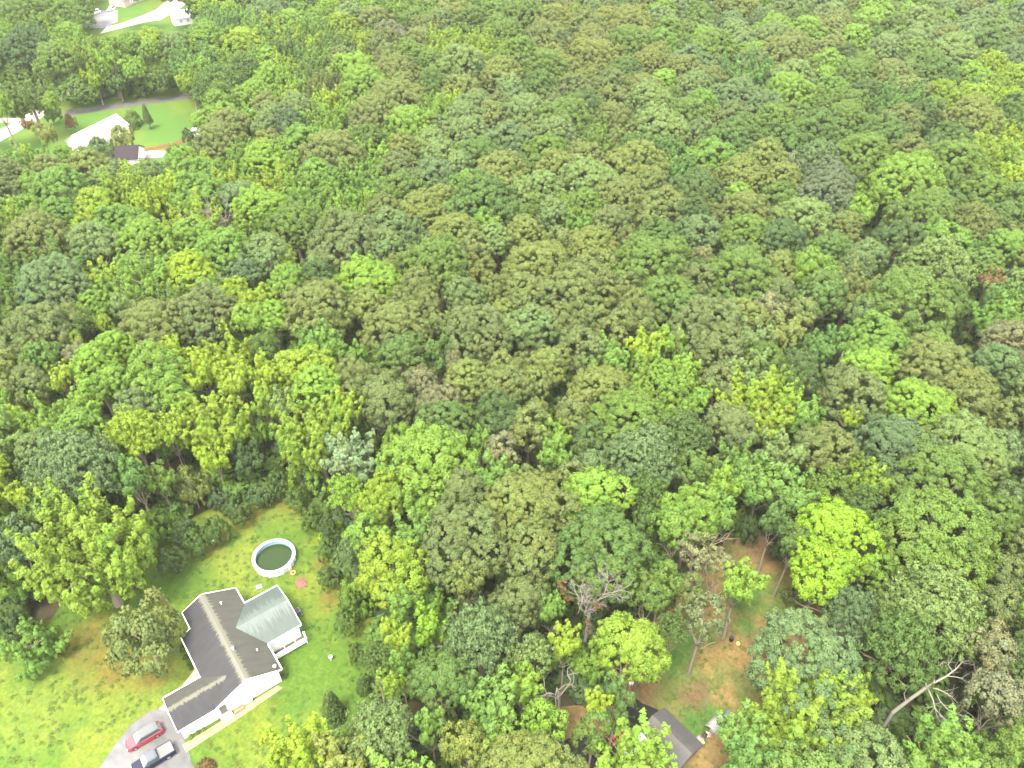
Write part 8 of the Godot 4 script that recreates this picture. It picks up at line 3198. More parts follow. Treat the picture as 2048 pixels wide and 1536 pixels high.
	t("Gb", -22.1, -96.3, 3.53, 9.4)
	t("Pb", 70.4, -305.3, 2.96, 9.5)
	t("Lb", -107.6, -213.6, 3.12, 9.1)
	t("Em", 82.9, -181.8, 2.55, 12.8)
	t("Gb", -12.6, -276.0, 3.32, 11.8)
	t("Lb", -87.5, -156.6, 3.52, 9.3)
	t("Lm", -125.3, -215.4, 3.27, 12.1)
	t("Lb", 86.0, -294.8, 2.94, 11.6)
	t("Db", -4.5, -113.5, 3.54, 9.4)
	t("Gb", -121.2, -208.4, 2.88, 12.0)
	t("Pb", 17.0, -326.4, 3.34, 11.1)
	t("Pb", -69.7, -142.7, 3.34, 9.8)
	t("Lm", -28.7, -306.0, 2.41, 8.6)
	t("Em", 47.5, -100.6, 2.43, 9.2)
	t("Pb", -11.5, -74.7, 2.84, 8.8)
	t("Pb", 26.5, -242.4, 3.35, 13.0)
	t("Lm", -63.1, -217.5, 2.78, 12.1)
	t("Lm", -28.5, -171.6, 2.77, 9.0)
	t("Lb", 161.8, -283.1, 2.64, 10.7)
	t("Gb", 49.7, -149.5, 2.52, 12.6)
	t("Lb", -52.4, -238.8, 2.57, 11.1)
	t("Gb", -6.8, -41.8, 2.96, 9.3)
	t("Gm", 26.9, -252.6, 2.90, 11.5)
	t("Gb", 97.4, -240.6, 2.99, 8.8)
	t("Gb", 64.4, -329.2, 3.36, 8.7)
	t("Lb", -56.9, -135.2, 3.22, 10.6)
	t("Gb", 4.2, -239.2, 3.09, 10.9)
	t("Gb", 73.5, -114.8, 3.24, 12.2)
	t("Lm", -76.8, -162.9, 2.90, 9.8)
	t("Pb", 100.9, -197.0, 2.46, 12.2)
	t("Lm", -147.6, -286.3, 3.55, 12.9)
	t("Lb", 191.7, -328.8, 2.97, 9.2)
	t("Lb", 51.6, -223.1, 3.06, 10.8)
	t("Gb", -35.8, -153.5, 2.81, 11.9)
	t("Gb", 32.3, -191.2, 2.42, 10.5)
	t("Gb", 138.6, -186.2, 3.03, 9.9)
	t("Gb", -36.3, -308.4, 3.26, 8.9)
	t("Pb", -25.3, -80.9, 3.07, 11.1)
	t("Lm", -92.9, -241.4, 2.76, 10.7)
	t("Em", 41.4, -205.9, 2.78, 11.0)
	t("Lm", -58.9, -214.3, 2.40, 9.7)
	t("Gb", 109.7, -130.8, 3.08, 8.6)
	t("Gb", 16.3, -256.8, 3.00, 10.4)
	t("Lb", -91.2, -251.8, 3.05, 11.6)
	t("Gb", 123.4, -206.9, 3.05, 10.5)
	t("Gb", 38.8, -197.8, 2.43, 11.2)
	t("Gb", -1.6, -53.0, 2.87, 11.2)
	t("Gb", 109.3, -190.6, 2.89, 11.9)
	t("Gb", 8.0, -245.0, 2.62, 12.0)
	t("Lb", -140.6, -318.0, 3.43, 11.5)
	t("Lm", -149.0, -307.4, 2.76, 8.6)
	t("Gb", 61.6, -167.9, 2.67, 10.9)
	t("Gb", 4.4, -180.1, 2.67, 10.8)
	t("Gb", 88.8, -237.0, 2.78, 11.0)
	t("Lb", 122.9, -239.2, 2.53, 10.1)
	t("Lm", -71.9, -273.3, 3.39, 12.1)
	t("Gb", 7.4, -250.9, 2.79, 9.5)
	t("Pb", 76.2, -328.5, 2.68, 10.5)
	t("Pb", 20.2, -295.3, 3.59, 12.9)
	t("Gb", -35.7, -218.1, 3.26, 10.4)
	t("Gb", 78.9, -127.7, 2.87, 10.3)
	t("Lb", -132.3, -180.2, 3.11, 10.0)
	t("Lm", -90.4, -100.8, 2.95, 11.0)
	t("Gb", 9.9, -42.2, 2.66, 8.7)
	t("Gb", -10.9, -266.0, 3.19, 12.7)
	t("Gb", 160.1, -319.5, 3.52, 11.9)
	t("Gb", -45.9, -241.3, 3.01, 9.4)
	t("Bm", -27.9, -178.4, 2.43, 11.4)
	t("Lb", -88.0, -218.3, 3.29, 9.8)
	t("Bb", 105.1, -122.3, 2.93, 8.8)
	t("Em", 40.4, -93.0, 3.14, 9.2)
	t("Lm", -55.4, -296.4, 2.89, 9.1)
	t("Gb", 82.5, -222.9, 2.56, 9.0)
	t("Lb", -104.1, -182.1, 2.58, 12.2)
	t("Gm", -70.8, -175.5, 2.62, 9.5)
	t("Lm", -25.4, -315.4, 2.45, 8.6)
	t("Gb", -123.8, -314.7, 3.23, 12.7)
	t("Gb", -18.3, -163.1, 2.69, 11.9)
	t("Pb", 54.2, -86.0, 3.16, 12.9)
	t("Lm", -71.5, -263.5, 3.30, 11.9)
	t("Pb", -201.8, -316.4, 3.36, 11.4)
	t("Eb", -111.8, -188.4, 2.63, 11.7)
	t("Lb", -155.7, -319.1, 2.80, 10.4)
	t("Gb", 2.9, -115.3, 2.84, 10.2)
	t("Gb", -18.8, -108.0, 2.70, 12.2)
	t("Pb", 143.5, -194.5, 2.54, 8.5)
	t("Gb", 25.1, -187.6, 2.74, 10.5)
	t("Lb", -1.6, -172.6, 2.44, 10.9)
	t("Lb", 85.0, -277.4, 3.07, 10.1)
	t("Lm", -65.3, -205.5, 3.07, 12.2)
	t("Lb", -161.0, -324.9, 3.54, 8.6)
	t("Lb", -141.8, -221.6, 3.40, 10.4)
	t("Gb", 83.7, -252.2, 3.07, 11.5)
	t("Gb", -5.2, -288.5, 3.04, 10.2)
	t("Pb", 52.4, -236.3, 2.95, 11.1)
	t("Pb", 147.1, -326.3, 3.05, 12.9)
	t("Db", 63.2, -241.4, 2.46, 12.6)
	t("Gb", -27.1, -271.4, 3.03, 12.4)
	t("Gb", 59.7, -138.2, 2.51, 11.6)
	t("Lb", 16.6, -311.7, 3.57, 12.9)
	t("Lb", 1.5, -317.2, 2.56, 10.4)
	t("Bb", 96.9, -126.8, 2.80, 10.8)
	t("Pb", 10.9, -145.2, 3.55, 9.3)
	t("Gb", 177.6, -318.2, 3.27, 12.7)
	t("Pb", 2.9, -61.6, 2.71, 10.2)
	t("Pb", 136.7, -256.3, 3.56, 8.5)
	t("Gb", 12.4, -167.7, 2.49, 12.3)
	t("Lm", -32.3, -275.7, 2.68, 9.6)
	t("Lm", -73.3, -158.3, 2.75, 12.4)
	t("Gm", -21.4, -47.6, 3.00, 8.8)
	t("Pb", 45.7, -158.5, 2.48, 10.5)
	t("Gb", 1.1, -322.5, 2.55, 12.1)
	t("Em", -113.7, -292.6, 3.02, 11.1)
	t("Gb", -43.2, -221.6, 3.53, 10.2)
	t("Pb", 153.1, -216.2, 2.71, 11.8)
	t("Lb", 153.8, -275.3, 2.52, 8.6)
	t("Lm", -16.1, -298.5, 3.29, 9.0)
	t("Gb", 1.9, -200.1, 3.58, 9.0)
	t("Gb", 74.5, -206.4, 2.49, 8.7)
	t("Gb", 29.3, -264.5, 3.09, 10.4)
	t("Gm", -76.9, -90.7, 3.03, 9.3)
	t("Db", 203.3, -311.3, 2.92, 10.2)
	t("Pb", 173.4, -328.8, 3.40, 12.6)
	t("Lb", -92.8, -235.3, 3.07, 9.7)
	t("Lm", -134.5, -307.2, 3.01, 11.2)
	t("Lb", -52.9, -305.4, 2.67, 10.9)
	t("Pb", 92.1, -323.2, 3.52, 12.2)
	t("Pb", -68.9, -327.4, 3.03, 8.5)
	t("Db", 11.3, -105.6, 2.44, 12.3)
	t("Gb", 28.6, -226.0, 3.45, 11.0)
	t("Pb", 78.8, -320.7, 2.78, 9.2)
	t("Lb", 164.4, -277.4, 3.05, 10.1)
	t("Pb", 98.3, -322.0, 3.34, 11.3)
	t("Gb", 35.9, -149.6, 3.30, 9.4)
	t("Gb", -126.4, -303.7, 2.46, 10.5)
	t("Gb", 130.5, -242.9, 3.55, 8.6)
	t("Lm", 164.7, -239.7, 3.48, 9.9)
	t("Pb", 87.8, -169.7, 2.53, 9.1)
	t("Lm", -86.4, -245.6, 3.30, 12.1)
	t("Lb", -77.1, -235.6, 3.27, 11.4)
	t("Lb", -59.8, -155.1, 2.74, 11.6)
	t("Gb", 75.1, -274.1, 2.53, 12.7)
	t("Lb", -71.3, -152.4, 3.21, 11.0)
	t("Lm", -28.0, -121.9, 3.53, 10.8)
	t("Lb", -140.5, -206.8, 2.80, 9.4)
	t("Gb", 4.6, -160.3, 2.75, 9.7)
	t("Gb", -23.9, -324.6, 2.48, 10.6)
	t("Gm", -50.1, -310.0, 2.43, 12.9)
	t("Gb", 186.5, -285.5, 2.94, 10.0)
	t("Gb", -0.3, -234.1, 3.14, 9.1)
	t("Gb", -30.0, -226.4, 3.12, 10.6)
	t("Gb", 28.9, -307.7, 2.94, 12.6)
	t("Gb", 167.4, -299.3, 2.99, 11.3)
	t("Gb", 6.3, -75.9, 3.13, 10.0)
	t("Lm", -111.1, -132.0, 2.69, 11.0)
	t("Pb", 91.7, -123.4, 3.23, 10.1)
	t("Gb", -6.0, -295.6, 3.21, 9.2)
	t("Gb", 22.2, -256.9, 2.99, 11.9)
	t("Gb", 47.4, -272.4, 3.26, 11.9)
	t("Gb", 65.3, -293.1, 3.27, 10.8)
	t("Gb", 140.3, -223.0, 2.69, 10.8)
	t("Pb", 52.6, -195.3, 2.59, 11.9)
	t("Lm", -51.5, -142.9, 2.79, 10.0)
	t("Gb", -54.6, -202.3, 2.86, 9.0)
	t("Lm", -77.8, -135.5, 2.59, 11.2)
	t("Lb", -145.5, -322.3, 3.07, 10.3)
	t("Lb", -82.5, -127.3, 2.60, 12.5)
	t("Lb", -108.9, -145.5, 2.59, 9.1)
	t("Eb", -128.6, -328.7, 2.67, 9.9)
	t("Pb", 73.2, -319.8, 3.48, 8.9)
	t("Gb", 42.1, -267.6, 2.75, 8.5)
	t("Dm", 47.4, -79.6, 3.12, 10.9)
	t("Lb", -113.0, -326.4, 3.23, 11.4)
	t("Gb", -1.6, -97.5, 2.55, 12.9)
	t("Gm", -89.5, -149.3, 2.82, 9.3)
	t("Lb", -51.1, -132.6, 3.06, 12.0)
	t("Gb", 76.1, -291.2, 2.54, 11.4)
	t("Lm", -57.5, -285.5, 3.32, 9.1)
	t("Lb", -122.9, -199.0, 2.49, 10.3)
	t("Lm", -85.4, -173.5, 3.48, 10.2)
	t("Pb", 90.1, -313.0, 3.07, 9.2)
	t("Gb", 82.3, -305.7, 3.16, 10.1)
	t("Pb", -33.7, -170.7, 2.44, 9.9)
	t("Lb", 173.5, -299.3, 2.49, 10.2)
	t("Lb", -63.3, -165.4, 2.93, 10.2)
	t("Lm", -127.7, -182.8, 2.84, 12.2)
	t("Lb", -134.1, -317.3, 2.83, 11.8)
	t("Pb", 14.1, -304.5, 2.49, 11.8)
	t("Gb", 30.9, -320.6, 3.27, 9.1)
	t("Pb", 125.3, -186.2, 2.83, 10.2)
	t("Gm", -151.6, -330.0, 3.44, 9.5)
	t("Gb", 37.1, -188.3, 2.84, 11.1)
	t("Lb", 118.5, -204.9, 2.53, 9.5)
	t("Gb", -103.1, -294.9, 2.83, 10.8)
	t("Pb", -105.7, -201.1, 3.26, 10.5)
	t("Lm", -19.0, -277.3, 2.84, 9.0)
	t("Gb", -17.7, -205.1, 2.42, 12.2)
	t("Lb", -183.4, -321.8, 2.87, 9.3)
	t("Gb", 72.7, -82.7, 3.16, 9.8)
	t("Gb", 14.0, -180.3, 3.15, 8.6)
	t("Lb", -81.8, -256.0, 2.71, 10.6)
	t("Gb", 67.3, -250.6, 3.36, 10.3)
	t("Gb", 117.1, -322.4, 3.28, 9.2)
	t("Gb", 36.8, -244.4, 2.88, 11.2)
	t("Lm", -116.1, -163.0, 2.96, 12.2)
	t("Lb", 17.7, -62.9, 3.20, 12.1)
	t("Gb", -101.1, -144.7, 3.43, 10.4)
	t("Pb", 0.4, -275.2, 3.34, 11.2)
	t("Gb", 61.4, -203.1, 3.38, 12.5)
	t("Lb", 161.2, -258.4, 3.37, 11.8)
	t("Db", 79.4, -101.5, 2.70, 9.0)
	t("Gb", 126.3, -194.4, 2.61, 12.1)
	t("Gb", -49.4, -208.7, 2.78, 11.1)
	t("Em", 32.1, -43.6, 3.46, 9.0)
	t("Gb", -14.4, -171.1, 2.53, 10.5)
	t("Gb", 1.3, -224.4, 2.50, 12.0)
	t("Lm", -121.3, -160.4, 3.35, 9.4)
	t("Gb", -8.2, -144.3, 2.91, 10.0)
	t("Lm", -72.4, -117.6, 3.05, 8.8)
	t("Lb", -87.0, -203.1, 2.45, 12.6)
	t("Gb", 52.4, -249.2, 3.16, 10.0)
	t("Gb", 158.8, -247.8, 3.40, 10.9)
	t("Gb", 34.4, -121.2, 2.96, 8.7)
	t("Gb", 173.2, -294.5, 2.84, 9.8)
	t("Pb", 133.6, -274.7, 2.59, 10.2)
	t("Gb", 4.6, -309.4, 2.70, 9.2)
	t("Pb", 6.1, -102.6, 3.50, 8.6)
	t("Gb", 202.3, -320.2, 2.52, 9.6)
	t("Gb", -34.3, -103.5, 2.60, 11.5)
	t("Pb", -0.9, -154.6, 2.71, 11.8)
	t("Pb", -24.1, -242.5, 3.11, 11.3)
	t("Gb", -17.0, -137.4, 2.43, 12.3)
	t("Gb", 122.8, -199.8, 2.52, 10.9)
	t("Lb", 91.9, -102.5, 2.98, 10.0)
	t("Gb", 94.1, -111.5, 2.93, 8.9)
	t("Pb", 117.0, -138.4, 3.09, 9.0)
	t("Gb", 44.5, -225.8, 3.29, 11.0)
	t("Pb", 114.9, -264.4, 2.49, 12.7)
	t("Lb", -89.6, -263.0, 2.98, 12.3)
	t("Gm", -91.2, -119.5, 3.07, 12.7)
	t("Gb", -3.3, -225.8, 2.62, 12.5)
	t("Gb", -17.0, -309.5, 3.48, 10.5)
	t("Gb", 87.4, -328.3, 3.47, 8.9)
	t("Gb", 3.7, -296.6, 3.15, 12.0)
	t("Pb", 98.7, -309.1, 3.30, 12.0)
	t("Gb", -37.3, -263.9, 2.41, 11.6)
	t("Db", 78.9, -196.8, 2.46, 10.7)
	t("Gb", 123.8, -307.1, 2.90, 11.6)
	t("Gb", -5.8, -245.5, 2.77, 10.9)
	t("Gb", -24.8, -215.9, 2.54, 10.5)
	t("Lb", 120.2, -327.5, 2.76, 12.3)
	t("Gb", -12.8, -327.9, 3.38, 9.9)
	t("Gb", -0.8, -143.1, 3.33, 10.2)
	t("Gb", -122.9, -308.0, 2.98, 10.3)
	t("Lb", -117.4, -198.0, 3.38, 12.0)
	t("Lb", -72.4, -243.2, 2.69, 9.4)
	t("Gb", 51.7, -320.4, 3.38, 9.3)
	t("Lm", -19.7, -321.0, 2.52, 8.6)
	t("Lm", -81.8, -294.3, 3.30, 8.9)
	t("Gb", -97.8, -290.0, 2.88, 9.0)
	t("Gb", 13.2, -251.3, 2.91, 12.3)
	t("Gb", 97.1, -274.2, 3.22, 9.1)
	t("Gb", 69.8, -59.3, 3.41, 12.7)
	t("Gb", 93.2, -130.9, 2.84, 8.6)
	t("Gb", 47.0, -242.8, 3.52, 12.0)
	t("Gb", 127.8, -174.2, 2.71, 9.6)
	t("Lm", -67.3, -83.2, 2.90, 12.9)
	t("Gm", -143.5, -290.7, 2.72, 9.9)
	t("Gb", 137.7, -219.4, 2.46, 11.6)
	t("Gb", 97.9, -247.7, 3.22, 9.1)
	t("Pb", -24.9, -165.4, 2.79, 11.9)
	t("Lm", -64.5, -243.1, 2.41, 11.6)
	t("Gb", 96.5, -164.7, 2.90, 11.9)
	t("Db", 14.5, -101.2, 2.88, 10.3)
	t("Db", -15.0, -249.0, 2.97, 12.8)
	t("Pb", -2.5, -203.8, 2.61, 10.9)
	t("Lm", -79.1, -199.5, 3.00, 10.7)
	t("Lm", -100.7, -208.9, 2.84, 9.0)
	t("Gb", 142.2, -232.4, 3.41, 11.5)
	t("Pb", 64.4, -163.5, 2.66, 10.3)
	t("Gb", 68.2, -159.2, 3.17, 9.8)
	t("Pb", 61.7, -270.6, 2.70, 9.2)
	t("Lb", -58.0, -270.3, 3.28, 10.1)
	t("Gb", 25.1, -199.1, 2.59, 12.6)
	t("Gb", -0.5, -217.5, 3.49, 11.9)
	t("Gb", 2.8, -50.1, 3.14, 10.9)
	t("Gb", -11.3, -113.2, 3.52, 12.4)
	t("Eb", -96.4, -322.4, 3.15, 11.9)
	t("Pb", 195.7, -293.7, 2.56, 9.9)
	t("Gb", 18.2, -75.4, 3.41, 8.8)
	t("Gb", 76.2, -219.0, 3.39, 9.2)
	t("Gb", -40.0, -246.7, 2.53, 11.2)
	t("Db", 101.3, -176.0, 3.13, 11.7)
	t("Lb", -65.2, -251.7, 2.98, 10.9)
	t("Lb", -68.3, -298.2, 2.66, 10.1)
	t("Pb", -83.2, -188.5, 2.42, 12.0)
	t("Gb", -40.0, -255.3, 2.54, 8.9)
	t("Lb", 87.9, -205.4, 2.41, 8.6)
	t("Gb", 118.6, -210.3, 3.05, 12.1)
	t("Lb", -52.8, -254.6, 2.89, 8.6)
	t("Pb", -65.8, -92.6, 2.75, 12.0)
	t("Gb", -3.6, -184.2, 3.21, 10.8)
	t("Pb", -70.5, -321.0, 3.54, 11.8)
	t("Gb", 70.8, -219.6, 2.64, 9.0)
	t("Gb", 136.0, -304.6, 2.45, 13.0)
	t("Pb", 18.1, -286.5, 3.33, 11.9)
	t("Lb", -47.3, -272.5, 2.48, 9.6)
	t("Bb", 53.9, -77.5, 3.28, 12.4)
	t("Pb", 87.0, -257.1, 2.55, 11.8)
	t("Gb", 77.4, -119.9, 3.52, 11.5)
	t("Gb", 179.0, -267.3, 2.91, 8.8)
	t("Gb", 92.5, -157.2, 3.35, 9.4)
	t("Gb", 84.4, -145.7, 2.53, 12.6)
	t("Db", 29.9, -101.3, 2.44, 12.2)
	t("Gb", 75.3, -155.4, 2.86, 11.7)
	t("Gb", -29.5, -289.0, 3.16, 12.8)
	t("Db", 107.0, -155.6, 3.09, 9.9)
	t("Lb", 173.8, -260.7, 2.52, 12.4)
	t("Lb", 88.4, -318.6, 3.36, 9.4)
	t("Lb", 31.7, -84.7, 2.43, 9.4)
	t("Lm", -9.9, -314.8, 3.41, 11.4)
	t("Gb", 153.5, -211.1, 2.53, 9.4)
	t("Gb", 90.2, -222.3, 2.90, 12.1)
	t("Lm", -152.9, -323.1, 2.43, 9.6)
	t("Lb", -72.3, -195.3, 3.04, 11.2)
	t("Lm", -106.7, -157.0, 3.15, 9.3)
	t("Gb", 23.4, -73.3, 2.75, 8.8)
	t("Pb", 15.8, -87.1, 2.62, 11.7)
	t("Lm", -53.7, -279.8, 2.78, 12.0)
	t("Lb", -146.0, -312.3, 3.29, 12.4)
	t("Lb", 56.8, -97.7, 2.57, 11.9)
	t("Lb", 186.4, -290.6, 2.40, 11.8)
	t("Lm", -22.5, -286.0, 3.37, 9.9)
	t("Lb", -84.9, -107.0, 3.38, 12.9)
	t("Lb", -90.7, -323.4, 2.68, 12.2)
	t("Pb", -12.2, -43.9, 2.97, 11.7)
	t("Lm", 141.1, -215.2, 2.63, 10.4)
	t("Gb", -26.2, -114.4, 2.98, 11.7)
	t("Lb", -75.7, -176.7, 3.20, 11.8)
	t("Lb", 20.2, -316.6, 2.79, 9.4)
	t("Gb", 15.3, -161.3, 3.57, 10.0)
	t("Pb", 99.2, -147.1, 3.58, 12.1)
	t("Gb", -99.3, -309.8, 3.09, 12.3)
	t("Pb", 73.4, -170.4, 2.80, 10.7)
	t("Lm", -41.2, -102.4, 2.69, 12.3)
	t("Gb", 0.9, -89.3, 2.60, 10.6)
	t("Gb", -50.4, -127.4, 2.53, 11.9)
	t("Gb", 66.8, -151.9, 2.73, 11.4)
	t("Gb", 21.3, -263.8, 3.18, 12.8)
	t("Db", 59.0, -130.2, 2.60, 9.2)
	t("Gb", 172.5, -286.0, 2.51, 11.4)
	t("Gb", 111.1, -272.9, 2.43, 9.4)
	t("Lb", -122.7, -330.0, 3.28, 12.6)
	t("Gb", 110.1, -196.8, 2.73, 11.9)
	t("Pb", 81.9, -291.0, 3.20, 9.2)
	t("Pb", 95.1, -285.4, 3.27, 9.6)
	t("Lm", 3.9, -67.7, 2.89, 12.7)
	t("Gb", 4.1, -93.1, 2.58, 10.3)
	t("Lb", 56.4, -69.9, 2.66, 11.8)
	t("Gb", 9.5, -228.5, 2.47, 10.4)
	t("Gb", 130.7, -235.2, 3.04, 9.5)
	t("Gb", 46.1, -300.3, 3.01, 8.6)
	t("Gb", -7.0, -199.3, 2.42, 9.2)
	t("Lb", -58.6, -322.6, 2.65, 11.1)
	t("Lm", -66.9, -311.4, 3.52, 10.5)
	t("Sb", 87.9, -211.0, 3.03, 12.0)
	t("Gb", 33.0, -293.2, 2.88, 9.4)
	t("Gb", 126.5, -219.6, 2.83, 8.8)
	t("Em", -109.3, -304.7, 3.31, 12.0)
	t("Pb", 33.5, -107.1, 3.05, 9.0)
	t("Lm", -56.5, -191.3, 2.43, 8.8)
	t("Gb", 88.0, -126.7, 2.49, 10.3)
	t("Gb", 72.3, -129.1, 2.90, 8.6)
	t("Gb", 84.5, -90.1, 3.20, 11.6)
	t("Em", 136.1, -191.4, 3.13, 11.6)
	t("Lb", -191.0, -290.6, 2.65, 10.5)
	t("Lb", -27.7, -329.9, 2.91, 9.1)
	t("Gb", 116.0, -189.7, 2.78, 11.0)
	t("Pb", 104.4, -296.5, 3.28, 11.7)
	t("Lm", -100.1, -157.2, 2.46, 10.8)
	t("Gb", 65.4, -311.1, 2.93, 9.7)
	t("Lm", -39.3, -118.3, 3.02, 10.8)
	t("Lb", -108.1, -151.2, 2.58, 11.4)
	t("Gb", 58.6, -295.3, 2.92, 12.5)
	t("Db", 82.0, -238.3, 2.40, 11.0)
	t("Lb", -77.9, -317.9, 2.88, 10.5)
	t("Gb", 6.1, -84.5, 2.48, 10.6)
	t("Db", 131.7, -181.8, 3.17, 12.1)
	t("Gb", 46.3, -235.2, 3.30, 8.6)
	t("Pb", -72.0, -94.1, 2.52, 12.2)
	t("Gb", 160.8, -290.7, 2.85, 9.9)
	t("Gb", 39.7, -193.3, 2.51, 11.8)
	t("Gb", 7.3, -119.3, 2.79, 10.6)
	t("Lb", -78.5, -206.7, 2.41, 8.9)
	t("Pb", 71.7, -185.2, 2.44, 10.5)
	t("Db", 118.6, -246.8, 2.51, 12.8)
	t("Lm", -72.1, -257.8, 3.27, 12.2)
	t("Gb", -172.6, -313.5, 2.64, 11.0)
	t("Gb", -20.3, -225.3, 2.88, 10.3)
	t("Gb", -23.1, -267.8, 2.96, 12.4)
	t("Db", 39.9, -154.9, 3.20, 10.7)
	t("Db", 22.8, -321.8, 2.85, 10.2)
	t("Gm", -149.4, -300.7, 3.16, 8.5)
	t("Gb", 2.8, -108.3, 2.49, 12.8)
	t("Gm", 54.2, -136.9, 2.71, 9.3)
	t("Gb", -31.8, -259.0, 2.46, 11.1)
	t("Lm", -62.3, -100.6, 2.52, 12.8)
	t("Lb", -51.1, -248.0, 2.86, 12.0)
	t("Gb", -38.2, -184.3, 2.44, 11.6)
	t("Pb", 57.5, -208.0, 2.80, 9.3)
	t("Pb", 156.5, -306.7, 2.94, 11.1)
	t("Pb", 101.8, -163.4, 2.45, 12.5)
	t("Lb", -76.8, -126.6, 2.68, 9.9)
	t("Gb", -60.9, -196.7, 2.61, 10.1)
	t("Gb", 116.2, -258.9, 3.19, 8.9)
	t("Gb", -13.0, -181.2, 2.61, 11.1)
	t("Lm", 140.7, -201.1, 2.90, 12.6)
	t("Db", 136.0, -207.0, 2.89, 10.4)
	t("Pb", 122.8, -153.6, 3.00, 9.6)
	t("Lm", -90.3, -113.2, 3.45, 12.1)
	t("Gb", 72.2, -146.5, 2.47, 10.7)
	t("Eb", -88.7, -230.9, 3.29, 12.7)
	t("Gm", -112.0, -285.4, 3.22, 11.2)
	t("Gb", 21.4, -304.7, 2.49, 9.5)
	t("Eb", -54.9, -107.9, 3.05, 10.6)
	t("Gb", 8.7, -303.7, 3.19, 11.3)
	t("Gb", -103.9, -277.0, 3.06, 12.5)
	t("Lb", 117.5, -216.6, 3.48, 11.2)
	t("Pb", 113.3, -151.6, 2.93, 10.3)
	t("Lb", 100.9, -205.1, 2.97, 9.0)
	t("Gb", -25.0, -154.7, 2.73, 11.9)
	t("Lb", -79.4, -323.8, 3.16, 12.4)
	t("Pb", 16.1, -126.6, 2.79, 9.6)
	t("Lb", 177.7, -273.3, 2.95, 9.2)
	t("Eb", -44.0, -144.6, 2.84, 11.3)
	t("Gb", 54.4, -149.5, 2.47, 10.0)
	t("Pb", 87.9, -307.5, 2.47, 10.1)
	t("Pb", -109.8, -193.7, 2.56, 10.4)
	t("Lb", 98.0, -263.2, 3.50, 12.6)
	t("Lb", -61.2, -144.0, 2.52, 9.1)
	t("Gb", 93.4, -307.8, 2.49, 8.7)
	t("Pb", 58.6, -227.2, 3.06, 10.0)
	t("Pb", 57.7, -283.1, 2.66, 10.8)
	t("Lb", -94.2, -192.0, 3.43, 12.6)
	t("Lm", -181.0, -314.2, 2.50, 11.0)
	t("Gb", 39.3, -329.9, 2.71, 10.9)
	t("Gm", -83.2, -249.7, 2.63, 10.4)
	t("Lm", -57.4, -328.0, 3.43, 9.8)
	t("Lb", 16.3, -91.9, 2.49, 11.8)
	t("Pb", 129.3, -314.1, 2.55, 8.8)
	t("Bm", -23.8, -180.2, 2.47, 8.7)
	t("Pb", 108.2, -139.8, 2.42, 10.2)
	t("Gb", 63.9, -142.5, 2.52, 11.7)
	t("Gb", 135.6, -290.0, 3.53, 9.8)
	t("Pb", 173.1, -254.8, 2.58, 10.8)
	t("Lb", -91.1, -143.4, 3.04, 10.1)
	t("Gb", 149.3, -271.5, 2.58, 11.8)
	t("Lb", 75.4, -250.8, 2.54, 11.0)
	t("Pb", -44.8, -289.9, 3.39, 9.9)
	t("Gb", 9.0, -211.7, 2.40, 10.1)
	t("Lb", 115.3, -301.0, 2.49, 10.4)
	t("Gb", 58.5, -196.2, 2.45, 11.6)
	t("Gb", 98.4, -216.5, 2.71, 9.3)
	t("Lb", -72.8, -302.3, 2.70, 10.2)
	t("Gb", 0.1, -178.5, 2.69, 8.7)
	t("Pb", -28.2, -235.2, 3.00, 11.4)
	t("Lb", -201.9, -306.3, 2.79, 12.0)
	t("Gb", 62.9, -110.5, 3.23, 10.3)
	t("Gb", 12.4, -131.5, 3.58, 8.7)
	t("Pb", 189.9, -324.0, 2.56, 12.3)
	t("Lm", -97.6, -108.3, 2.88, 11.7)
	t("Lm", -17.5, -73.3, 2.69, 8.7)
	t("Lb", -93.8, -96.6, 2.93, 12.7)
	t("Db", 177.7, -324.5, 2.97, 12.9)
	t("Pb", 129.1, -303.8, 2.48, 10.7)
	t("Gb", 173.0, -304.8, 3.26, 9.1)
	t("Gb", 86.6, -226.3, 2.58, 11.7)
	t("Gb", -39.9, -279.9, 3.18, 10.7)
	t("Gb", 93.6, -189.4, 2.84, 11.5)
	t("Db", 78.3, -315.7, 2.73, 10.8)
	t("Gb", -116.6, -321.6, 2.99, 8.9)
	t("Pb", 111.7, -245.2, 2.81, 9.5)
	t("Pb", 108.0, -254.5, 3.46, 9.8)
	t("Lb", 149.6, -248.5, 3.54, 10.7)
	t("Lb", 157.6, -279.8, 2.79, 8.8)
	t("Pb", 36.0, -296.9, 2.56, 11.9)
	t("Gb", -17.0, -291.9, 3.52, 12.4)
	t("Pb", 83.7, -264.1, 2.95, 9.5)
	t("Pb", 12.7, -260.4, 2.66, 9.9)
	t("Gb", -48.5, -194.6, 3.18, 11.5)
	t("Gb", 41.3, -99.4, 3.35, 10.0)
	t("Gb", 13.4, -246.0, 2.71, 10.4)
	t("Gb", -1.4, -329.4, 2.70, 8.9)
	t("Gb", -8.1, -88.4, 2.52, 10.6)
	t("Pb", 138.0, -299.1, 2.59, 12.4)
	t("Pb", 161.8, -329.9, 2.73, 12.3)
	t("Gb", 111.8, -180.7, 2.43, 9.5)
	t("Gb", 111.6, -201.9, 3.17, 12.7)
	t("Gb", 48.4, -163.1, 3.42, 12.0)
	t("Pb", -4.3, -256.6, 2.85, 10.2)
	t("Lb", -66.1, -173.2, 2.87, 10.6)
	t("Gb", 25.6, -84.7, 2.61, 9.5)
	t("Pb", 103.6, -274.1, 2.84, 12.6)
	t("Gb", 74.6, -308.0, 2.60, 12.1)
	t("Gb", 209.2, -326.0, 2.90, 9.2)
	t("Lm", -57.2, -291.3, 3.21, 8.6)
	t("Gb", 31.2, -298.2, 2.62, 10.6)
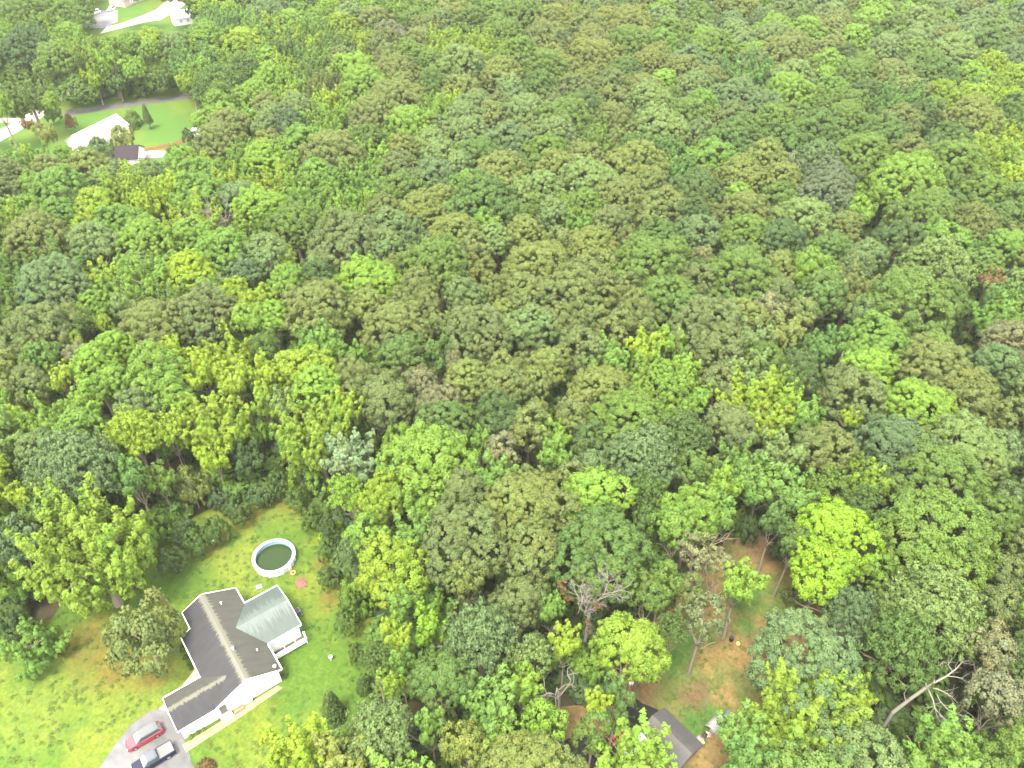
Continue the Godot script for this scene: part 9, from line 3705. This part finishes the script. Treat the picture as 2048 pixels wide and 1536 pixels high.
	t("Gb", 11.3, -79.3, 3.32, 10.0)
	t("Lm", 33.1, -129.3, 3.47, 9.8)
	t("Gb", 101.8, -111.3, 3.25, 9.8)
	t("Gb", 56.1, -187.5, 2.41, 9.4)
	t("Lm", -61.3, -201.3, 2.61, 9.1)
	t("Pb", 8.0, -199.9, 2.83, 9.5)
	t("Lb", -106.2, -166.0, 3.17, 11.9)
	t("Gb", 123.1, -190.3, 2.40, 9.8)
	t("Gb", 11.2, -189.6, 3.44, 8.8)
	t("Lm", 34.5, -240.1, 2.71, 11.8)
	t("Gb", 152.3, -326.9, 2.99, 10.0)
	t("Gb", 114.1, -305.3, 2.57, 10.3)
	t("Gb", 17.8, -239.7, 3.05, 11.7)
	t("Gb", 42.3, -145.8, 2.52, 9.9)
	t("Lb", -134.4, -205.0, 2.59, 9.0)
	t("Lb", -44.2, -128.6, 2.47, 10.6)
	t("Gb", -18.4, -177.1, 2.49, 12.0)
	t("Gb", 181.6, -329.0, 3.20, 9.7)
	t("Db", 45.8, -202.8, 3.17, 9.2)
	t("Pb", -152.6, -294.7, 3.43, 11.5)
	t("Lm", -161.9, -311.8, 3.01, 9.9)
	t("Gb", 99.4, -119.5, 2.43, 11.0)
	t("Pm", 45.7, -126.6, 2.81, 10.7)
	t("Gb", -182.2, -329.2, 2.89, 12.9)
	t("Lm", -162.9, -292.8, 2.45, 12.7)
	t("Gb", -35.6, -212.2, 3.27, 12.5)
	t("Lb", -44.9, -109.4, 2.79, 11.4)
	t("Lb", 73.5, -164.5, 2.44, 8.9)
	t("Gm", -66.2, -276.1, 3.28, 12.4)
	t("Gm", -92.3, -130.3, 2.55, 8.8)
	t("Gb", 69.4, -257.2, 2.49, 12.8)
	t("Pm", 44.4, -119.1, 2.45, 11.8)
	t("Eb", -104.6, -325.9, 2.82, 10.8)
	t("Gb", 58.0, -316.1, 3.39, 11.8)
	t("Gb", 186.0, -274.6, 3.31, 9.2)
	t("Lm", -91.1, -173.5, 2.51, 12.9)
	t("Gb", -23.2, -149.6, 2.63, 8.8)
	t("Lm", -77.0, -73.1, 3.11, 10.4)
	t("Lb", 77.4, -108.8, 2.40, 9.5)
	t("Pb", 103.4, -328.0, 3.14, 9.8)
	t("Pb", 74.7, -301.9, 2.47, 12.7)
	t("Gb", 43.2, -175.0, 3.07, 11.6)
	t("Gb", -39.2, -289.8, 2.98, 10.7)
	t("Db", 57.5, -125.2, 3.15, 10.7)
	t("Pb", -0.4, -104.8, 2.73, 11.0)
	t("Gb", -26.5, -104.9, 2.93, 11.1)
	t("Lm", -86.3, -309.7, 3.21, 10.5)
	t("Lb", -133.8, -226.4, 3.04, 8.5)
	t("Gb", 79.1, -96.5, 2.84, 9.8)
	t("Lb", -70.0, -110.3, 3.33, 11.5)
	t("Pb", 63.5, -254.7, 3.05, 11.0)
	t("Gb", 77.7, -172.6, 2.73, 10.9)
	t("Lm", -118.2, -171.5, 2.86, 12.1)
	t("Lb", -66.0, -149.9, 3.04, 8.7)
	t("Lb", 95.4, -194.1, 2.88, 9.2)
	t("Lm", -87.7, -283.7, 2.76, 10.3)
	t("Pb", 62.2, -265.6, 3.18, 11.0)
	t("Gb", 41.9, -275.9, 3.14, 11.5)
	t("Eb", -74.5, -329.9, 2.66, 9.8)
	t("Gb", 51.4, -98.0, 2.89, 11.7)
	t("Lm", -76.8, -266.8, 3.26, 10.5)
	t("Lb", 74.7, -99.1, 2.88, 9.8)
	t("Pb", 52.5, -243.9, 2.76, 9.3)
	t("Gb", 58.9, -300.6, 2.45, 8.5)
	t("Gb", 202.7, -326.4, 3.18, 12.1)
	t("Gb", 22.4, -191.9, 2.43, 9.1)
	t("Gb", 3.3, -290.2, 2.55, 10.8)
	t("Gb", 8.5, -287.8, 2.51, 12.1)
